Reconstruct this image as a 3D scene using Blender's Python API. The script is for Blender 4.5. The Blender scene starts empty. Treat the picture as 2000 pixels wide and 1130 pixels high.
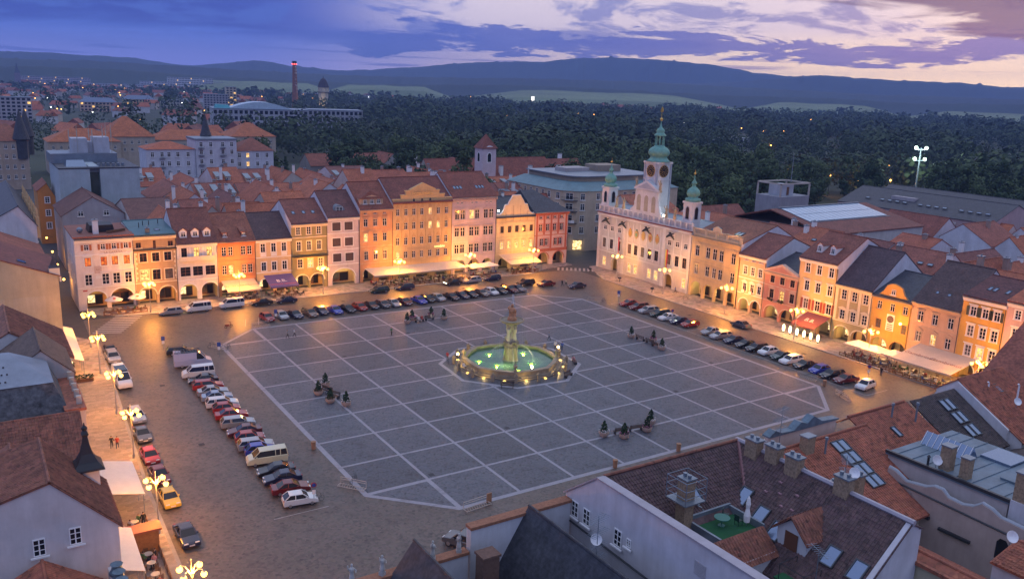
import bpy, math, random
import numpy as np
from mathutils import Vector, Matrix
R = math.radians
rnd = random.Random(7)
scene = bpy.context.scene
COL = scene.collection

# ------------------------------------------------------------------ camera
CAM = Vector((-35.78, -76.09, 46.42))
YAW, PITCH, ROLL = R(33.126), R(13.417), R(2.047)
_f = Vector((math.sin(YAW)*math.cos(PITCH), math.cos(YAW)*math.cos(PITCH), -math.sin(PITCH)))
_r = _f.cross(Vector((0, 0, 1))).normalized(); _u = _r.cross(_f)
_r2 = _r*math.cos(ROLL)+_u*math.sin(ROLL); _u2 = _u*math.cos(ROLL)-_r*math.sin(ROLL)
cd = bpy.data.cameras.new('camera'); cam = bpy.data.objects.new('camera', cd); COL.objects.link(cam)
mw = Matrix(((_r2.x, _u2.x, -_f.x, CAM.x), (_r2.y, _u2.y, -_f.y, CAM.y), (_r2.z, _u2.z, -_f.z, CAM.z), (0, 0, 0, 1)))
cam.matrix_world = mw
cd.sensor_width = 36; cd.lens = 36*1658/2000; cd.clip_start = 0.5; cd.clip_end = 60000
scene.camera = cam

# ------------------------------------------------------------------ world
SUN_AZ = R(60)          # azimuth of the sunset glow, from +Y (south) towards +X (west)
world = bpy.data.worlds.new('World'); scene.world = world; world.use_nodes = True
nt = world.node_tree; N = nt.nodes; Lk = nt.links
for n in list(N): N.remove(n)
def nd(t, **k):
    n = N.new(t)
    for a, b in k.items(): setattr(n, a, b)
    return n
def mth(op, a, b=None, c=None, clamp=False):
    n = nd('ShaderNodeMath', operation=op, use_clamp=clamp)
    for i, x in enumerate((a, b, c)):
        if x is None: continue
        if isinstance(x, (int, float)): n.inputs[i].default_value = x
        else: Lk.new(x, n.inputs[i])
    return n.outputs[0]
def mixc(f, a, b, bt='MIX'):
    n = nd('ShaderNodeMix', data_type='RGBA', blend_type=bt)
    for s, x in ((n.inputs[0], f), (n.inputs[6], a), (n.inputs[7], b)):
        if isinstance(x, (int, float)): s.default_value = x
        elif isinstance(x, tuple): s.default_value = (*x, 1)
        else: Lk.new(x, s)
    return n.outputs[2]
def smooth(x, lo, hi):
    n = nd('ShaderNodeMapRange', interpolation_type='SMOOTHSTEP')
    Lk.new(x, n.inputs[0])
    for i, v in ((1, lo), (2, hi), (3, 0.0), (4, 1.0)):
        if isinstance(v, (int, float)): n.inputs[i].default_value = v
        else: Lk.new(v, n.inputs[i])
    return n.outputs[0]
tc = nd('ShaderNodeTexCoord'); sep = nd('ShaderNodeSeparateXYZ'); Lk.new(tc.outputs['Generated'], sep.inputs[0])
X, Y, Z = sep.outputs
az = mth('DEGREES' if False else 'MULTIPLY', mth('ARCTAN2', X, Y), 57.29578)      # degrees, 0 = south, 90 = west
el = mth('MULTIPLY', mth('ARCSINE', Z), 57.29578)
def noise(sx, sy, sc, det=6, rough=.55, dist=0.0, off=0.0):
    cb = nd('ShaderNodeCombineXYZ')
    Lk.new(mth('MULTIPLY', az, sx), cb.inputs[0]); Lk.new(mth('MULTIPLY', el, sy), cb.inputs[1]); cb.inputs[2].default_value = off
    n = nd('ShaderNodeTexNoise'); n.inputs['Scale'].default_value = sc; n.inputs['Detail'].default_value = det
    n.inputs['Roughness'].default_value = rough; n.inputs['Distortion'].default_value = dist
    Lk.new(cb.outputs[0], n.inputs['Vector']); return n.outputs[0]
# distance in azimuth from the glow (degrees)
dz = mth('ABSOLUTE', mth('SUBTRACT', az, 60.0))
dz = mth('MINIMUM', dz, mth('SUBTRACT', 360.0, dz))
glow = mth('SUBTRACT', 1.0, smooth(dz, 5.0, 46.0))
def sub(a, b): return mth('SUBTRACT', a, b)
def mul(a, b): return mth('MULTIPLY', a, b)
def add(a, b): return mth('ADD', a, b)
# clear sky behind the clouds: blue away from the glow, cream to pink towards it, pale overhead
low = mixc(glow, (.26, .30, .86), (2.6, 1.8, .85))
mid = mixc(glow, (.09, .18, .70), (1.25, .98, .70))
clear = mixc(smooth(el, 0.6, 3.0), low, mid)
pale = mul(sub(1.0, smooth(mth('ABSOLUTE', sub(az, 42.0)), 10.0, 26.0)), smooth(el, 2.6, 4.2))
clear = mixc(mul(pale, .9), clear, (.74, .64, .74))
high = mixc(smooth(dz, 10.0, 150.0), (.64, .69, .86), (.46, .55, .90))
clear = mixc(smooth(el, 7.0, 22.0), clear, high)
# cloud bank: long blue layer rising gently to the right, ragged edges
n1 = noise(.085, .50, 1.5, 10, .66, .8)
n1b = noise(.30, 1.3, 1.5, 8, .65, .4, 5.0)
bc = add(mul(sub(az, 25.0), .008), 2.75)
bd = mth('ABSOLUTE', sub(el, bc))
bank = sub(1.0, smooth(add(bd, add(mul(sub(n1, .5), 4.6), mul(sub(n1b, .5), 1.6))), .5, .8))
bank = mul(bank, smooth(az, 17.0, 24.0))
# towers of cloud rising from the bank into the pale part
n2 = noise(.13, .42, 1.3, 9, .62, .6, 7.0)
tower = mul(mul(smooth(add(n2, mul(n1b, .25)), .60, .72), smooth(el, 2.4, 3.0)), sub(1.0, smooth(el, 9.0, 14.0)))
# thin streaks low over the hills
n5 = noise(.06, 1.9, 1.6, 8, .6, .3, 23.0)
streak = mul(smooth(n5, .55, .66), sub(1.0, smooth(el, 2.4, 3.6)))
# heavy sheet over the west
n3 = noise(.06, .40, 1.2, 9, .62, .7, 11.0)
sheet = smooth(add(add(el, mul(sub(n3, .5), 6.0)), mul(sub(az, 58.0), .16)), 4.2, 5.0)
sheet = mul(mul(sheet, smooth(az, 42.0, 54.0)), sub(1.0, smooth(el, 12.0, 20.0)))
# even blue veil over the left
n4 = noise(.05, .40, 1.2, 7, .6, .5, 19.0)
lb = mul(sub(1.0, smooth(az, 14.0, 30.0)), smooth(add(el, mul(sub(n4, .5), 5.0)), 1.6, 3.2)); lb = mul(lb, sub(1.0, smooth(el, 9.0, 16.0)))
cl = mixc(glow, (.06, .13, .54), (.13, .17, .46))
c = mixc(mul(lb, .92), clear, mixc(n4, (.010, .036, .30), (.048, .09, .50)))
c = mixc(mul(streak, .75), c, mixc(glow, (.10, .15, .56), (.40, .28, .44)))
c = mixc(mul(tower, .75), c, cl)
c = mixc(mul(bank, .93), c, mixc(n1b, (.05, .10, .46), cl))
c = mixc(mul(sheet, .90), c, mixc(n3, (.016, .014, .085), (.085, .070, .21)))
# broken cloud continuing overhead
n6 = noise(.03, .05, 1.6, 8, .6, .6, 31.0)
c = mixc(mul(mul(smooth(n6, .5, .64), smooth(el, 9.0, 16.0)), .5), c, (.26, .30, .60))
sky = nd('ShaderNodeTexSky', sky_type='NISHITA', sun_disc=False, sun_elevation=R(1.5), sun_rotation=SUN_AZ, air_density=1.2, dust_density=2.0, ozone_density=3.0)
c = mixc(1.0, c, mixc(1.0, sky.outputs[0], (.03, .03, .03), 'MULTIPLY'), 'ADD')
# below the horizon: dark ground tone (never seen, keeps upward light low)
c = mixc(smooth(el, -2.0, -.2), (.03, .035, .05), c)
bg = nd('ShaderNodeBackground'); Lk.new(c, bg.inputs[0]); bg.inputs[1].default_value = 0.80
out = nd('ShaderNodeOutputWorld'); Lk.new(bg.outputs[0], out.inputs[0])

# ------------------------------------------------------------------ sun (just below the clouds, very weak)
sl = bpy.data.lights.new('sun', 'SUN'); sl.energy = 0.10; sl.angle = R(20); sl.color = (1.0, .72, .62)
so = bpy.data.objects.new('sun', sl); COL.objects.link(so)
_d = Vector((math.sin(SUN_AZ)*math.cos(R(6)), math.cos(SUN_AZ)*math.cos(R(6)), math.sin(R(6))))
so.rotation_euler = _d.to_track_quat('Z', 'Y').to_euler(); so.location = (200, 150, 120)

vs = scene.view_settings; vs.view_transform = 'Standard'; vs.look = 'None'; vs.exposure = 0.58; vs.gamma = 1.0; vs.use_curve_mapping = False
cy = scene.cycles
cy.use_denoising = True; cy.max_bounces = 5; cy.diffuse_bounces = 3; cy.glossy_bounces = 3; cy.transmission_bounces = 3; cy.volume_bounces = 0
cy.sample_clamp_indirect = 4.0; cy.caustics_reflective = False; cy.caustics_refractive = False; cy.use_light_tree = True

# ------------------------------------------------------------------ materials
MATS = {}
def M(name, col=(.5, .5, .5), rough=.8, var=.12, sc=.6, bump=0.0, metal=0.0, stripe=0.0, emit=None, estr=0.0, fine=0.0):
    if name in MATS: return MATS[name]
    m = bpy.data.materials.new(name); m.use_nodes = True; t = m.node_tree; n = t.nodes; l = t.links
    b = n['Principled BSDF']; b.inputs['Roughness'].default_value = rough; b.inputs['Metallic'].default_value = metal
    b.inputs['Base Color'].default_value = (*col, 1)
    if emit:
        b.inputs['Emission Color'].default_value = (*emit, 1); b.inputs['Emission Strength'].default_value = estr
    if var > 0:
        co = n.new('ShaderNodeTexCoord'); no = n.new('ShaderNodeTexNoise'); no.inputs['Scale'].default_value = sc; no.inputs['Detail'].default_value = 8; no.inputs['Roughness'].default_value = .65
        l.new(co.outputs['Object'], no.inputs['Vector'])
        cr = n.new('ShaderNodeValToRGB'); cr.color_ramp.elements[0].position = .3; cr.color_ramp.elements[1].position = .7
        cr.color_ramp.elements[0].color = (*[c*(1-var) for c in col], 1); cr.color_ramp.elements[1].color = (*[min(1, c*(1+var)) for c in col], 1)
        l.new(no.outputs[0], cr.inputs[0]); colout = cr.outputs[0]
        h = no.outputs[0]
        if fine > 0:
            vo = n.new('ShaderNodeTexVoronoi'); vo.inputs['Scale'].default_value = fine; l.new(co.outputs['Object'], vo.inputs['Vector'])
            mx = n.new('ShaderNodeMix'); mx.data_type = 'RGBA'; mx.blend_type = 'MULTIPLY'; mx.inputs[0].default_value = .55
            l.new(colout, mx.inputs[6]); l.new(vo.outputs['Color'], mx.inputs[7]); 
            hs = n.new('ShaderNodeHueSaturation'); hs.inputs['Saturation'].default_value = .12; hs.inputs['Value'].default_value = 1.75
            l.new(vo.outputs['Color'], hs.inputs['Color']); l.new(hs.outputs[0], mx.inputs[7]); colout = mx.outputs[2]
        if stripe > 0:        # courses of tiles, one every `stripe` metres of height
            sp = n.new('ShaderNodeSeparateXYZ'); l.new(co.outputs['Object'], sp.inputs[0])
            dv = n.new('ShaderNodeMath'); dv.operation = 'DIVIDE'; l.new(sp.outputs[2], dv.inputs[0]); dv.inputs[1].default_value = stripe
            fr = n.new('ShaderNodeMath'); fr.operation = 'FRACT'; l.new(dv.outputs[0], fr.inputs[0])
            n2 = n.new('ShaderNodeTexNoise'); n2.inputs['Scale'].default_value = 3.0; n2.inputs['Detail'].default_value = 2; l.new(co.outputs['Object'], n2.inputs['Vector'])
            c2 = n.new('ShaderNodeValToRGB'); c2.color_ramp.elements[0].color = (.72, .72, .72, 1); c2.color_ramp.elements[1].color = (1.2, 1.2, 1.2, 1); c2.color_ramp.elements[0].position = .35; c2.color_ramp.elements[1].position = .65
            l.new(n2.outputs[0], c2.inputs[0])
            mx = n.new('ShaderNodeMix'); mx.data_type = 'RGBA'; mx.blend_type = 'MULTIPLY'; mx.inputs[0].default_value = 1
            l.new(colout, mx.inputs[6]); l.new(c2.outputs[0], mx.inputs[7]); colout = mx.outputs[2]; h = fr.outputs[0]
        l.new(colout, b.inputs['Base Color'])
        if bump > 0:
            bp = n.new('ShaderNodeBump'); bp.inputs['Strength'].default_value = bump; bp.inputs['Distance'].default_value = .06
            l.new(h, bp.inputs['Height']); l.new(bp.outputs[0], b.inputs['Normal'])
    MATS[name] = m; return m
def EM(name, col, s):
    if name in MATS: return MATS[name]
    m = bpy.data.materials.new(name); m.use_nodes = True; n = m.node_tree.nodes; n.clear()
    e = n.new('ShaderNodeEmission'); e.inputs[0].default_value = (*col, 1); e.inputs[1].default_value = s
    o = n.new('ShaderNodeOutputMaterial'); m.node_tree.links.new(e.outputs[0], o.inputs[0]); MATS[name] = m; return m
def plaster(col):
    nm = 'plaster_%d_%d_%d' % tuple(int(c*1000) for c in col)
    if nm in MATS: return MATS[nm]
    m = M(nm, col, .88, .13, .35, .15); t = m.node_tree; n = t.nodes; l = t.links; b = n['Principled BSDF']; src = b.inputs['Base Color'].links[0].from_socket
    co = n.new('ShaderNodeTexCoord'); mp = n.new('ShaderNodeMapping'); mp.inputs['Scale'].default_value = (.8, .8, .12); no = n.new('ShaderNodeTexNoise'); no.inputs['Scale'].default_value = 1.0; no.inputs['Detail'].default_value = 7; no.inputs['Roughness'].default_value = .7
    cr = n.new('ShaderNodeValToRGB'); cr.color_ramp.elements[0].position = .34; cr.color_ramp.elements[1].position = .60; cr.color_ramp.elements[0].color = (.66, .62, .58, 1); cr.color_ramp.elements[1].color = (1, 1, 1, 1); mx = n.new('ShaderNodeMix'); mx.data_type = 'RGBA'; mx.blend_type = 'MULTIPLY'; mx.inputs[0].default_value = .38
    l.new(co.outputs['Object'], mp.inputs[0]); l.new(mp.outputs[0], no.inputs['Vector']); l.new(no.outputs[0], cr.inputs[0]); l.new(src, mx.inputs[6]); l.new(cr.outputs[0], mx.inputs[7]); l.new(mx.outputs[2], b.inputs['Base Color']); return m
def rooftile(col): return M('roof_tile_%d_%d_%d' % tuple(int(c*1000) for c in col), col, .8, .28, .5, .5, stripe=.24)
def weather(m, lo=.82, hi=1.15, stain=.72):      # each piece its own tone, plus dark spills and patches with soft shapes
    t = m.node_tree; n = t.nodes; l = t.links; b = n['Principled BSDF']; src = b.inputs['Base Color'].links[0].from_socket; oi = n.new('ShaderNodeObjectInfo'); mr = n.new('ShaderNodeMapRange'); mr.inputs[3].default_value = lo; mr.inputs[4].default_value = hi; l.new(oi.outputs['Random'], mr.inputs[0])
    ge = n.new('ShaderNodeNewGeometry'); no = n.new('ShaderNodeTexNoise'); no.inputs['Scale'].default_value = .35; no.inputs['Detail'].default_value = 9; no.inputs['Roughness'].default_value = .7; l.new(ge.outputs['Position'], no.inputs['Vector']); cr = n.new('ShaderNodeValToRGB'); cr.color_ramp.elements[0].position = .36; cr.color_ramp.elements[1].position = .47; cr.color_ramp.elements[0].color = (stain,)*3+(1,); cr.color_ramp.elements[1].color = (1, 1, 1, 1); l.new(no.outputs[0], cr.inputs[0])
    a = n.new('ShaderNodeMix'); a.data_type = 'RGBA'; a.blend_type = 'MULTIPLY'; a.inputs[0].default_value = 1; l.new(src, a.inputs[6]); l.new(cr.outputs[0], a.inputs[7]); c = n.new('ShaderNodeVectorMath'); c.operation = 'SCALE'; l.new(a.outputs[2], c.inputs[0]); l.new(mr.outputs[0], c.inputs['Scale']); l.new(c.outputs[0], b.inputs['Base Color']); return m
WHITE = M('white_paint', (.78, .77, .75), .6, .05); CREAM = M('cream_paint', (.72, .64, .48), .7, .08)
GLASS = M('window_glass', (.012, .014, .02), .06, 0); GLASS2 = M('curtained_glass', (.10, .095, .09), .25, .5, 2.0)
def LW_(name, a, b, s):      # lit room seen through a pane: lamps, curtains and furniture as soft patches
    if name in MATS: return MATS[name]
    m = EM(name, a, s); n = m.node_tree.nodes; e = [x for x in n if x.type == 'EMISSION'][0]; co = n.new('ShaderNodeTexCoord'); oi = n.new('ShaderNodeObjectInfo'); ad = n.new('ShaderNodeVectorMath'); ad.operation = 'ADD'; no = n.new('ShaderNodeTexNoise'); no.inputs['Scale'].default_value = 2.2; no.inputs['Detail'].default_value = 3; cr = n.new('ShaderNodeValToRGB'); cr.color_ramp.elements[0].position = .34; cr.color_ramp.elements[1].position = .66; cr.color_ramp.elements[0].color = (*b, 1); cr.color_ramp.elements[1].color = (*a, 1)
    l = m.node_tree.links; l.new(co.outputs['Object'], ad.inputs[0]); l.new(oi.outputs['Location'], ad.inputs[1]); l.new(ad.outputs[0], no.inputs['Vector']); l.new(no.outputs[0], cr.inputs[0]); l.new(cr.outputs[0], e.inputs[0]); return m
LIT = LW_('lit_window', (1.0, .62, .20), (.28, .11, .02), 1.5); LITR = LW_('red_lit_window', (1.0, .26, .05), (.35, .03, .01), 1.0); LITW = LW_('shop_window_light', (1.0, .76, .34), (.20, .10, .03), 1.7)
PANES = {'d': GLASS, 'c': GLASS2, 'l': LIT, 'r': LITR, 'w': LITW}
STONE = M('stone_trim', (.50, .45, .38), .85, .15, 1.0, .2); DARKMETAL = M('dark_metal', (.03, .032, .036), .45, .1); GREYMETAL = M('zinc_sheet', (.22, .26, .30), .45, .15, .8, metal=.5)
WOOD = M('brown_wood', (.16, .075, .03), .6, .25, 3); SLATE = M('slate_roof', (.045, .047, .06), .55, .3, .7, .4, stripe=.22)
COPPER = M('green_copper', (.14, .34, .27), .6, .22, 1.5, .2); GOLD = M('gilded_metal', (.75, .48, .12), .3, .1, metal=.9)
RED_T = (.42, .12, .055); BROWN_T = (.26, .085, .05); DARK_T = (.085, .05, .045); ORANGE_T = (.40, .125, .05)

# ------------------------------------------------------------------ mesh builder
class MB:
    def __init__(s): s.v = []; s.f = []; s.m = []
    def add(s, pts, faces, mi=0):
        o = len(s.v); s.v += [tuple(p) for p in pts]
        for f in faces: s.f.append(tuple(i+o for i in f)); s.m.append(mi)
        return s
    def poly(s, pts, mi=0): return s.add(pts, [tuple(range(len(pts)))], mi)
    def box(s, x0, x1, y0, y1, z0, z1, mi=0):
        return s.add([(x0, y0, z0), (x1, y0, z0), (x1, y1, z0), (x0, y1, z0), (x0, y0, z1), (x1, y0, z1), (x1, y1, z1), (x0, y1, z1)],
                     [(0, 3, 2, 1), (4, 5, 6, 7), (0, 1, 5, 4), (1, 2, 6, 5), (2, 3, 7, 6), (3, 0, 4, 7)], mi)
    def hexa(s, bot, top, mi=0):
        n = len(bot); return s.add(list(bot)+list(top), [tuple(range(n))[::-1], tuple(range(n, 2*n))]+[(i, (i+1) % n, n+(i+1) % n, n+i) for i in range(n)], mi)
    def prism(s, prof, ax, a, b, mi=0):      # profile (p,q) extruded along axis ax from a to b
        def P(p, q, t): return {'x': (t, p, q), 'y': (p, t, q), 'z': (p, q, t)}[ax]
        return s.hexa([P(p, q, a) for p, q in prof], [P(p, q, b) for p, q in prof], mi)
    def cyl(s, cx, cy, z0, z1, r0, r1=None, n=10, mi=0):
        r1 = r0 if r1 is None else r1
        A = [(math.cos(2*math.pi*i/n), math.sin(2*math.pi*i/n)) for i in range(n)]
        return s.hexa([(cx+r0*c, cy+r0*q, z0) for c, q in A], [(cx+r1*c, cy+r1*q, z1) for c, q in A], mi)
    def lathe(s, cx, cy, prof, n=12, mi=0, ph=0.0):
        pts = []; F = []
        for r, z in prof:
            for i in range(n):
                a = 2*math.pi*i/n+ph; pts.append((cx+r*math.cos(a), cy+r*math.sin(a), z))
        for k in range(len(prof)-1):
            for i in range(n):
                j = (i+1) % n; F.append((k*n+i, k*n+j, (k+1)*n+j, (k+1)*n+i))
        F.append(tuple(range(n))[::-1]); F.append(tuple(range((len(prof)-1)*n, len(prof)*n)))
        return s.add(pts, F, mi)
    def tube(s, path, r, n=6, mi=0):
        path = [Vector(p) for p in path]; pts = []; F = []
        for k, p in enumerate(path):
            t = (path[min(k+1, len(path)-1)]-path[max(k-1, 0)]).normalized()
            a = t.cross(Vector((0, 0, 1)) if abs(t.z) < .9 else Vector((1, 0, 0))).normalized(); b = t.cross(a)
            rr = r[k] if isinstance(r, (list, tuple)) else r
            for i in range(n):
                q = 2*math.pi*i/n; pts.append(p+a*math.cos(q)*rr+b*math.sin(q)*rr)
        for k in range(len(path)-1):
            for i in range(n):
                j = (i+1) % n; F.append((k*n+i, k*n+j, (k+1)*n+j, (k+1)*n+i))
        F.append(tuple(range(n))[::-1]); F.append(tuple(range((len(path)-1)*n, len(path)*n)))
        return s.add(pts, F, mi)
    def ball(s, c, r, mi=0, n=8, m=5, sz=1.0):
        prof = [(r*math.sin(math.pi*k/m), c[2]-sz*r*math.cos(math.pi*k/m)) for k in range(m+1)]
        prof[0] = (.001, prof[0][1]); prof[-1] = (.001, prof[-1][1])
        return s.lathe(c[0], c[1], prof, n, mi)
    def mesh(s, name, mats):
        me = bpy.data.meshes.new(name); me.from_pydata(s.v, [], s.f)
        for m in (mats if isinstance(mats, (list, tuple)) else [mats]): me.materials.append(m)
        me.polygons.foreach_set('material_index', s.m); me.update(); return me
    def build(s, name, mats, parent=None, loc=None, rz=0, smooth=False):
        me = s.mesh(name, mats)
        if smooth: me.polygons.foreach_set('use_smooth', [True]*len(me.polygons))
        return inst(me, name, parent, loc, rz)
def inst(me, name, parent=None, loc=None, rz=0, mats=None):
    o = bpy.data.objects.new(name, me); COL.objects.link(o)
    if parent: o.parent = parent
    if loc is not None: o.location = loc
    if rz: o.rotation_euler = (0, 0, rz)
    if mats:
        for i, m in mats.items(): o.material_slots[i].link = 'OBJECT'; o.material_slots[i].material = m
    return o
USED = {}
def tag(o, label, cat, group=None):
    o['label'] = label; o['category'] = cat
    if group: o['group'] = group
    return o
def thing(name, label, cat, loc=(0, 0, 0), rz=0, group=None):
    o = bpy.data.objects.new(name, None); COL.objects.link(o); o.empty_display_size = .5
    o.location = loc; o.rotation_euler = (0, 0, rz); return tag(o, label, cat, group)
def struct(o): o['kind'] = 'structure'; return o
def stuff(o): o['kind'] = 'stuff'; return o
def copy_thing(root, loc, rz, label=None, group=None, scale=None):
    r = root.copy(); COL.objects.link(r); r.location = loc; r.rotation_euler = (0, 0, rz)
    if scale: r.scale = (scale,)*3 if isinstance(scale, (int, float)) else scale
    if label: r['label'] = label
    if group: r['group'] = group
    for ch in list(root.children):
        c = ch.copy(); COL.objects.link(c); c.parent = r
        for g in list(ch.children):
            d = g.copy(); COL.objects.link(d); d.parent = c
    return r
def point(parent, loc, watts, col, rad=.15, name='lamp_light'):
    l = bpy.data.lights.new(name, 'POINT'); l.energy = watts; l.color = col; l.shadow_soft_size = rad
    o = bpy.data.objects.new(name, l); COL.objects.link(o); o.parent = parent; o.location = loc; return o
SODIUM = (1.0, .35, .04); WARM = (1.0, .66, .30)
ORD = ['first', 'second', 'third', 'fourth', 'fifth', 'sixth', 'seventh', 'eighth', 'ninth', 'tenth', 'eleventh', 'twelfth', 'thirteenth', 'fourteenth', 'fifteenth', 'sixteenth', 'seventeenth', 'eighteenth', 'nineteenth', 'twentieth', 'twenty-first', 'twenty-second', 'twenty-third', 'twenty-fourth']
def text_mesh(txt, size, mat, parent, loc, rot, name='lettering', ext=.02, sx=1.0):
    c = bpy.data.curves.new('t', 'FONT'); c.body = txt; c.size = size; c.align_x = 'CENTER'; c.align_y = 'CENTER'; c.extrude = ext; c.resolution_u = 2
    o = bpy.data.objects.new('t', c); COL.objects.link(o)
    dg = bpy.context.evaluated_depsgraph_get(); me = bpy.data.meshes.new_from_object(o.evaluated_get(dg)); bpy.data.objects.remove(o)
    me.materials.clear(); me.materials.append(mat)
    t = inst(me, name, parent, loc); t.rotation_euler = rot; t.scale = (sx, 1, 1); return t
# ================================================================== ground, plaza, roads
FIELD = M('meadow_ground', (.045, .055, .03), .95, .35, .004)
mb = MB(); mb.poly([(-20000, -3000, -.05), (20000, -3000, -.05), (20000, 24000, -.05), (-20000, 24000, -.05)]); struct(mb.build('ground', FIELD))
ASPH = M('asphalt', (.06, .058, .056), .75, .2, .5, .2)
mb = MB(); mb.poly([(-160, -110, 0), (270, -110, 0), (270, 150, 0), (160, 300, 0), (-160, 330, 0)]); struct(mb.build('street_surface', ASPH))
COBBLE = M('cobble_setts', (.092, .072, .058), .5, .16, .12, .35, fine=3.4)
mb = MB(); mb.poly([(-22.5, -23.5, .004), (98, -23.5, .004), (98, 99.5, .004), (-19, 99.5, .004)]); struct(mb.build('road', COBBLE))
GRANITE = M('pale_granite', (.29, .285, .31), .6, .12, 1.5, .1); PANEL = M('plaza_setts', (.080, .084, .096), .58, .10, .12, .3, fine=4.0)
weather(PANEL); weather(COBBLE, 1, 1, .70); weather(GRANITE, 1, 1, .72)
plaza = bpy.data.objects.new('plaza', None); COL.objects.link(plaza); struct(plaza)
mb = MB(); mb.poly([(p[0], p[1], .012) for p in [(7.6, -.45), (72.4, -.45), (80.45, 7.6), (80.45, 72.4), (72.4, 80.45), (7.6, 80.45), (-.45, 72.4), (-.45, 7.6)]]); mb.build('granite_banding', GRANITE, plaza)
FC = (40.5, 40.5)
def octo(r, ph=18): return [(FC[0]+r*math.cos(R(ph+45*k)), FC[1]+r*math.sin(R(ph+45*k))) for k in range(8)]
pm = MB().poly([(.2, .2, .022), (7.8, .2, .022), (7.8, 7.8, .022), (.2, 7.8, .022)]).mesh('paving_panel', PANEL)
corner = {(0, 0): [(7.6, .4), (7.6, 7.6), (.4, 7.6)], (9, 0): [(.4, .4), (7.6, 7.6), (.4, 7.6)], (9, 9): [(.4, .4), (7.6, .4), (.4, 7.6)], (0, 9): [(.4, .4), (7.6, .4), (7.6, 7.6)]}
for i in range(10):
    for j in range(10):
        if (i, j) in corner:
            MB().poly([(p[0], p[1], .022) for p in corner[i, j]]).build('paving_panel', PANEL, plaza, (8*i, 8*j, 0))
        else: inst(pm, 'paving_panel', plaza, (8*i, 8*j, 0))
mb = MB(); mb.poly([(*p, .030) for p in octo(12.4)]); mb.build('fountain_apron_band', GRANITE, plaza)
mb = MB(); mb.poly([(*p, .036) for p in octo(11.7)]); mb.build('fountain_apron', PANEL, plaza)
# pavements
SLAB = M('pavement_slab', (.26, .215, .18), .7, .22, .8, .15, fine=1.1); KERB = M('kerb_stone', (.27, .26, .25), .7, .15, 1)
def pavement(name, pts, kerbs):
    mb = MB(); mb.hexa([(*p, 0) for p in pts], [(*p, .13) for p in pts]); o = struct(mb.build(name, SLAB))
    for a, b in kerbs:
        a = Vector(a); b = Vector(b); d = (b-a).normalized(); n = Vector((-d.y, d.x))*.18
        k = MB(); k.hexa([(*p, 0) for p in (a-n, b-n, b+n, a+n)], [(*p, .14) for p in (a-n, b-n, b+n, a+n)]); k.build('kerb', KERB, o)
pavement('pavement_south', [(-11, 99.2), (84, 99.2), (90, 102), (101, 104), (101, 108), (-18, 108), (-17, 103)], [((-11, 99.2), (84, 99.2)), ((84, 99.2), (90, 102)), ((-17, 103), (-11, 99.2))])
pavement('pavement_west', [(97.5, -24), (107, -24), (107, 100.5), (104, 100.5), (100, 92), (97.5, 86)], [((97.5, 86), (97.5, -24)), ((100, 92), (97.5, 86))])
pe = [(-29, -34), (-22.4, -34), (-21.3, 22), (-19.3, 62), (-18.6, 84), (-24, 92), (-28.5, 92)]
pavement('pavement_east', pe, [((-22.4, -34), (-21.3, 22)), ((-21.3, 22), (-19.3, 62)), ((-19.3, 62), (-18.6, 84))])
pavement('pavement_north', [(-22.5, -24), (97, -24), (97, -16.5), (-16, -16.5)], [((-16, -16.5), (97, -16.5))])
# flagstones of the east pavement: nearest 300 one by one, the rest joined
pv = bpy.data.objects['pavement_east']
sm = [M('flagstone_%d' % k, (.27*s, .215*s, .175*s), .68, .2, 1.3, .15) for k, s in enumerate((.85, 1.0, 1.12, .94))]
smesh = [MB().box(0, 1.27, 0, .60, .128, .140+.003*(k % 2)).mesh('flagstone', sm[k]) for k in range(4)]
rest = MB(); cnt = 0
for j in range(150):
    y = -33+j*.64; xr = -22.4+(y+34)/56*1.1-.25 if y < 22 else -21.3+(y-22)/40*2-.25
    for k in range(6):
        x = xr-1.3*(k+1)-(.0 if j % 2 else .65)+.65*.0
        if x < -28.6 or y > 62: continue
        if y > -14 and cnt < 300: inst(smesh[rnd.randrange(4)], 'flagstone', pv, (x, y, 0)); cnt += 1
        else: rest.box(x, x+1.27, y, y+.60, .128, .141, rnd.randrange(4))
stuff(rest.build('flagstones', sm, pv))
# road paint
PAINT = M('road_paint', (.38, .36, .34), .7, .2, 2)
def stripes(name, label, o, du, dv, n, w, L, cat='road marking'):
    e = thing(name, label, cat)
    for k in range(n):
        c = Vector(o)+Vector(du)*k; d = Vector(dv).normalized(); s = Vector((-d.y, d.x))*w/2
        MB().poly([(*(c-s), .012), (*(c+d*L-s), .012), (*(c+d*L+s), .012), (*(c+s), .012)][::-1]).build('stripe', PAINT, e)
stripes('zebra_crossing', 'white striped zebra crossing before the white corner restaurant', (-18.6, 90), (.58, 1.12), (.93, -.37), 10, .55, 5.0)
stripes('zebra_crossing', 'white striped zebra crossing in front of the town hall corner', (93.4, 100.0), (.95, -.62), (.60, .80), 10, .55, 3.6)
def pline(name, label, segs, w=.12):
    e = thing(name, label, 'road marking')
    for a, b in segs:
        a = Vector(a); b = Vector(b); d = (b-a).normalized(); s = Vector((-d.y, d.x))*w/2
        MB().poly([(*(a-s), .012), (*(b-s), .012), (*(b+s), .012), (*(a+s), .012)]).build('line', PAINT, e)
pline('parking_lines', 'thin white bay lines left of the cars parked below the south facades', [((7, 82.5), (8.5, 87.5)), ((9.6, 82.5), (11, 87.5)), ((72.8, 82.5), (72.8, 87.5))])
pline('parking_lines', 'white bay lines around the car row below the town hall', [((83.5, 66), (89, 66)), ((83.5, 66), (83.5, 1)), ((83.5, 1), (89, 1)), ((83.5, 42), (89, 42))])
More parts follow.
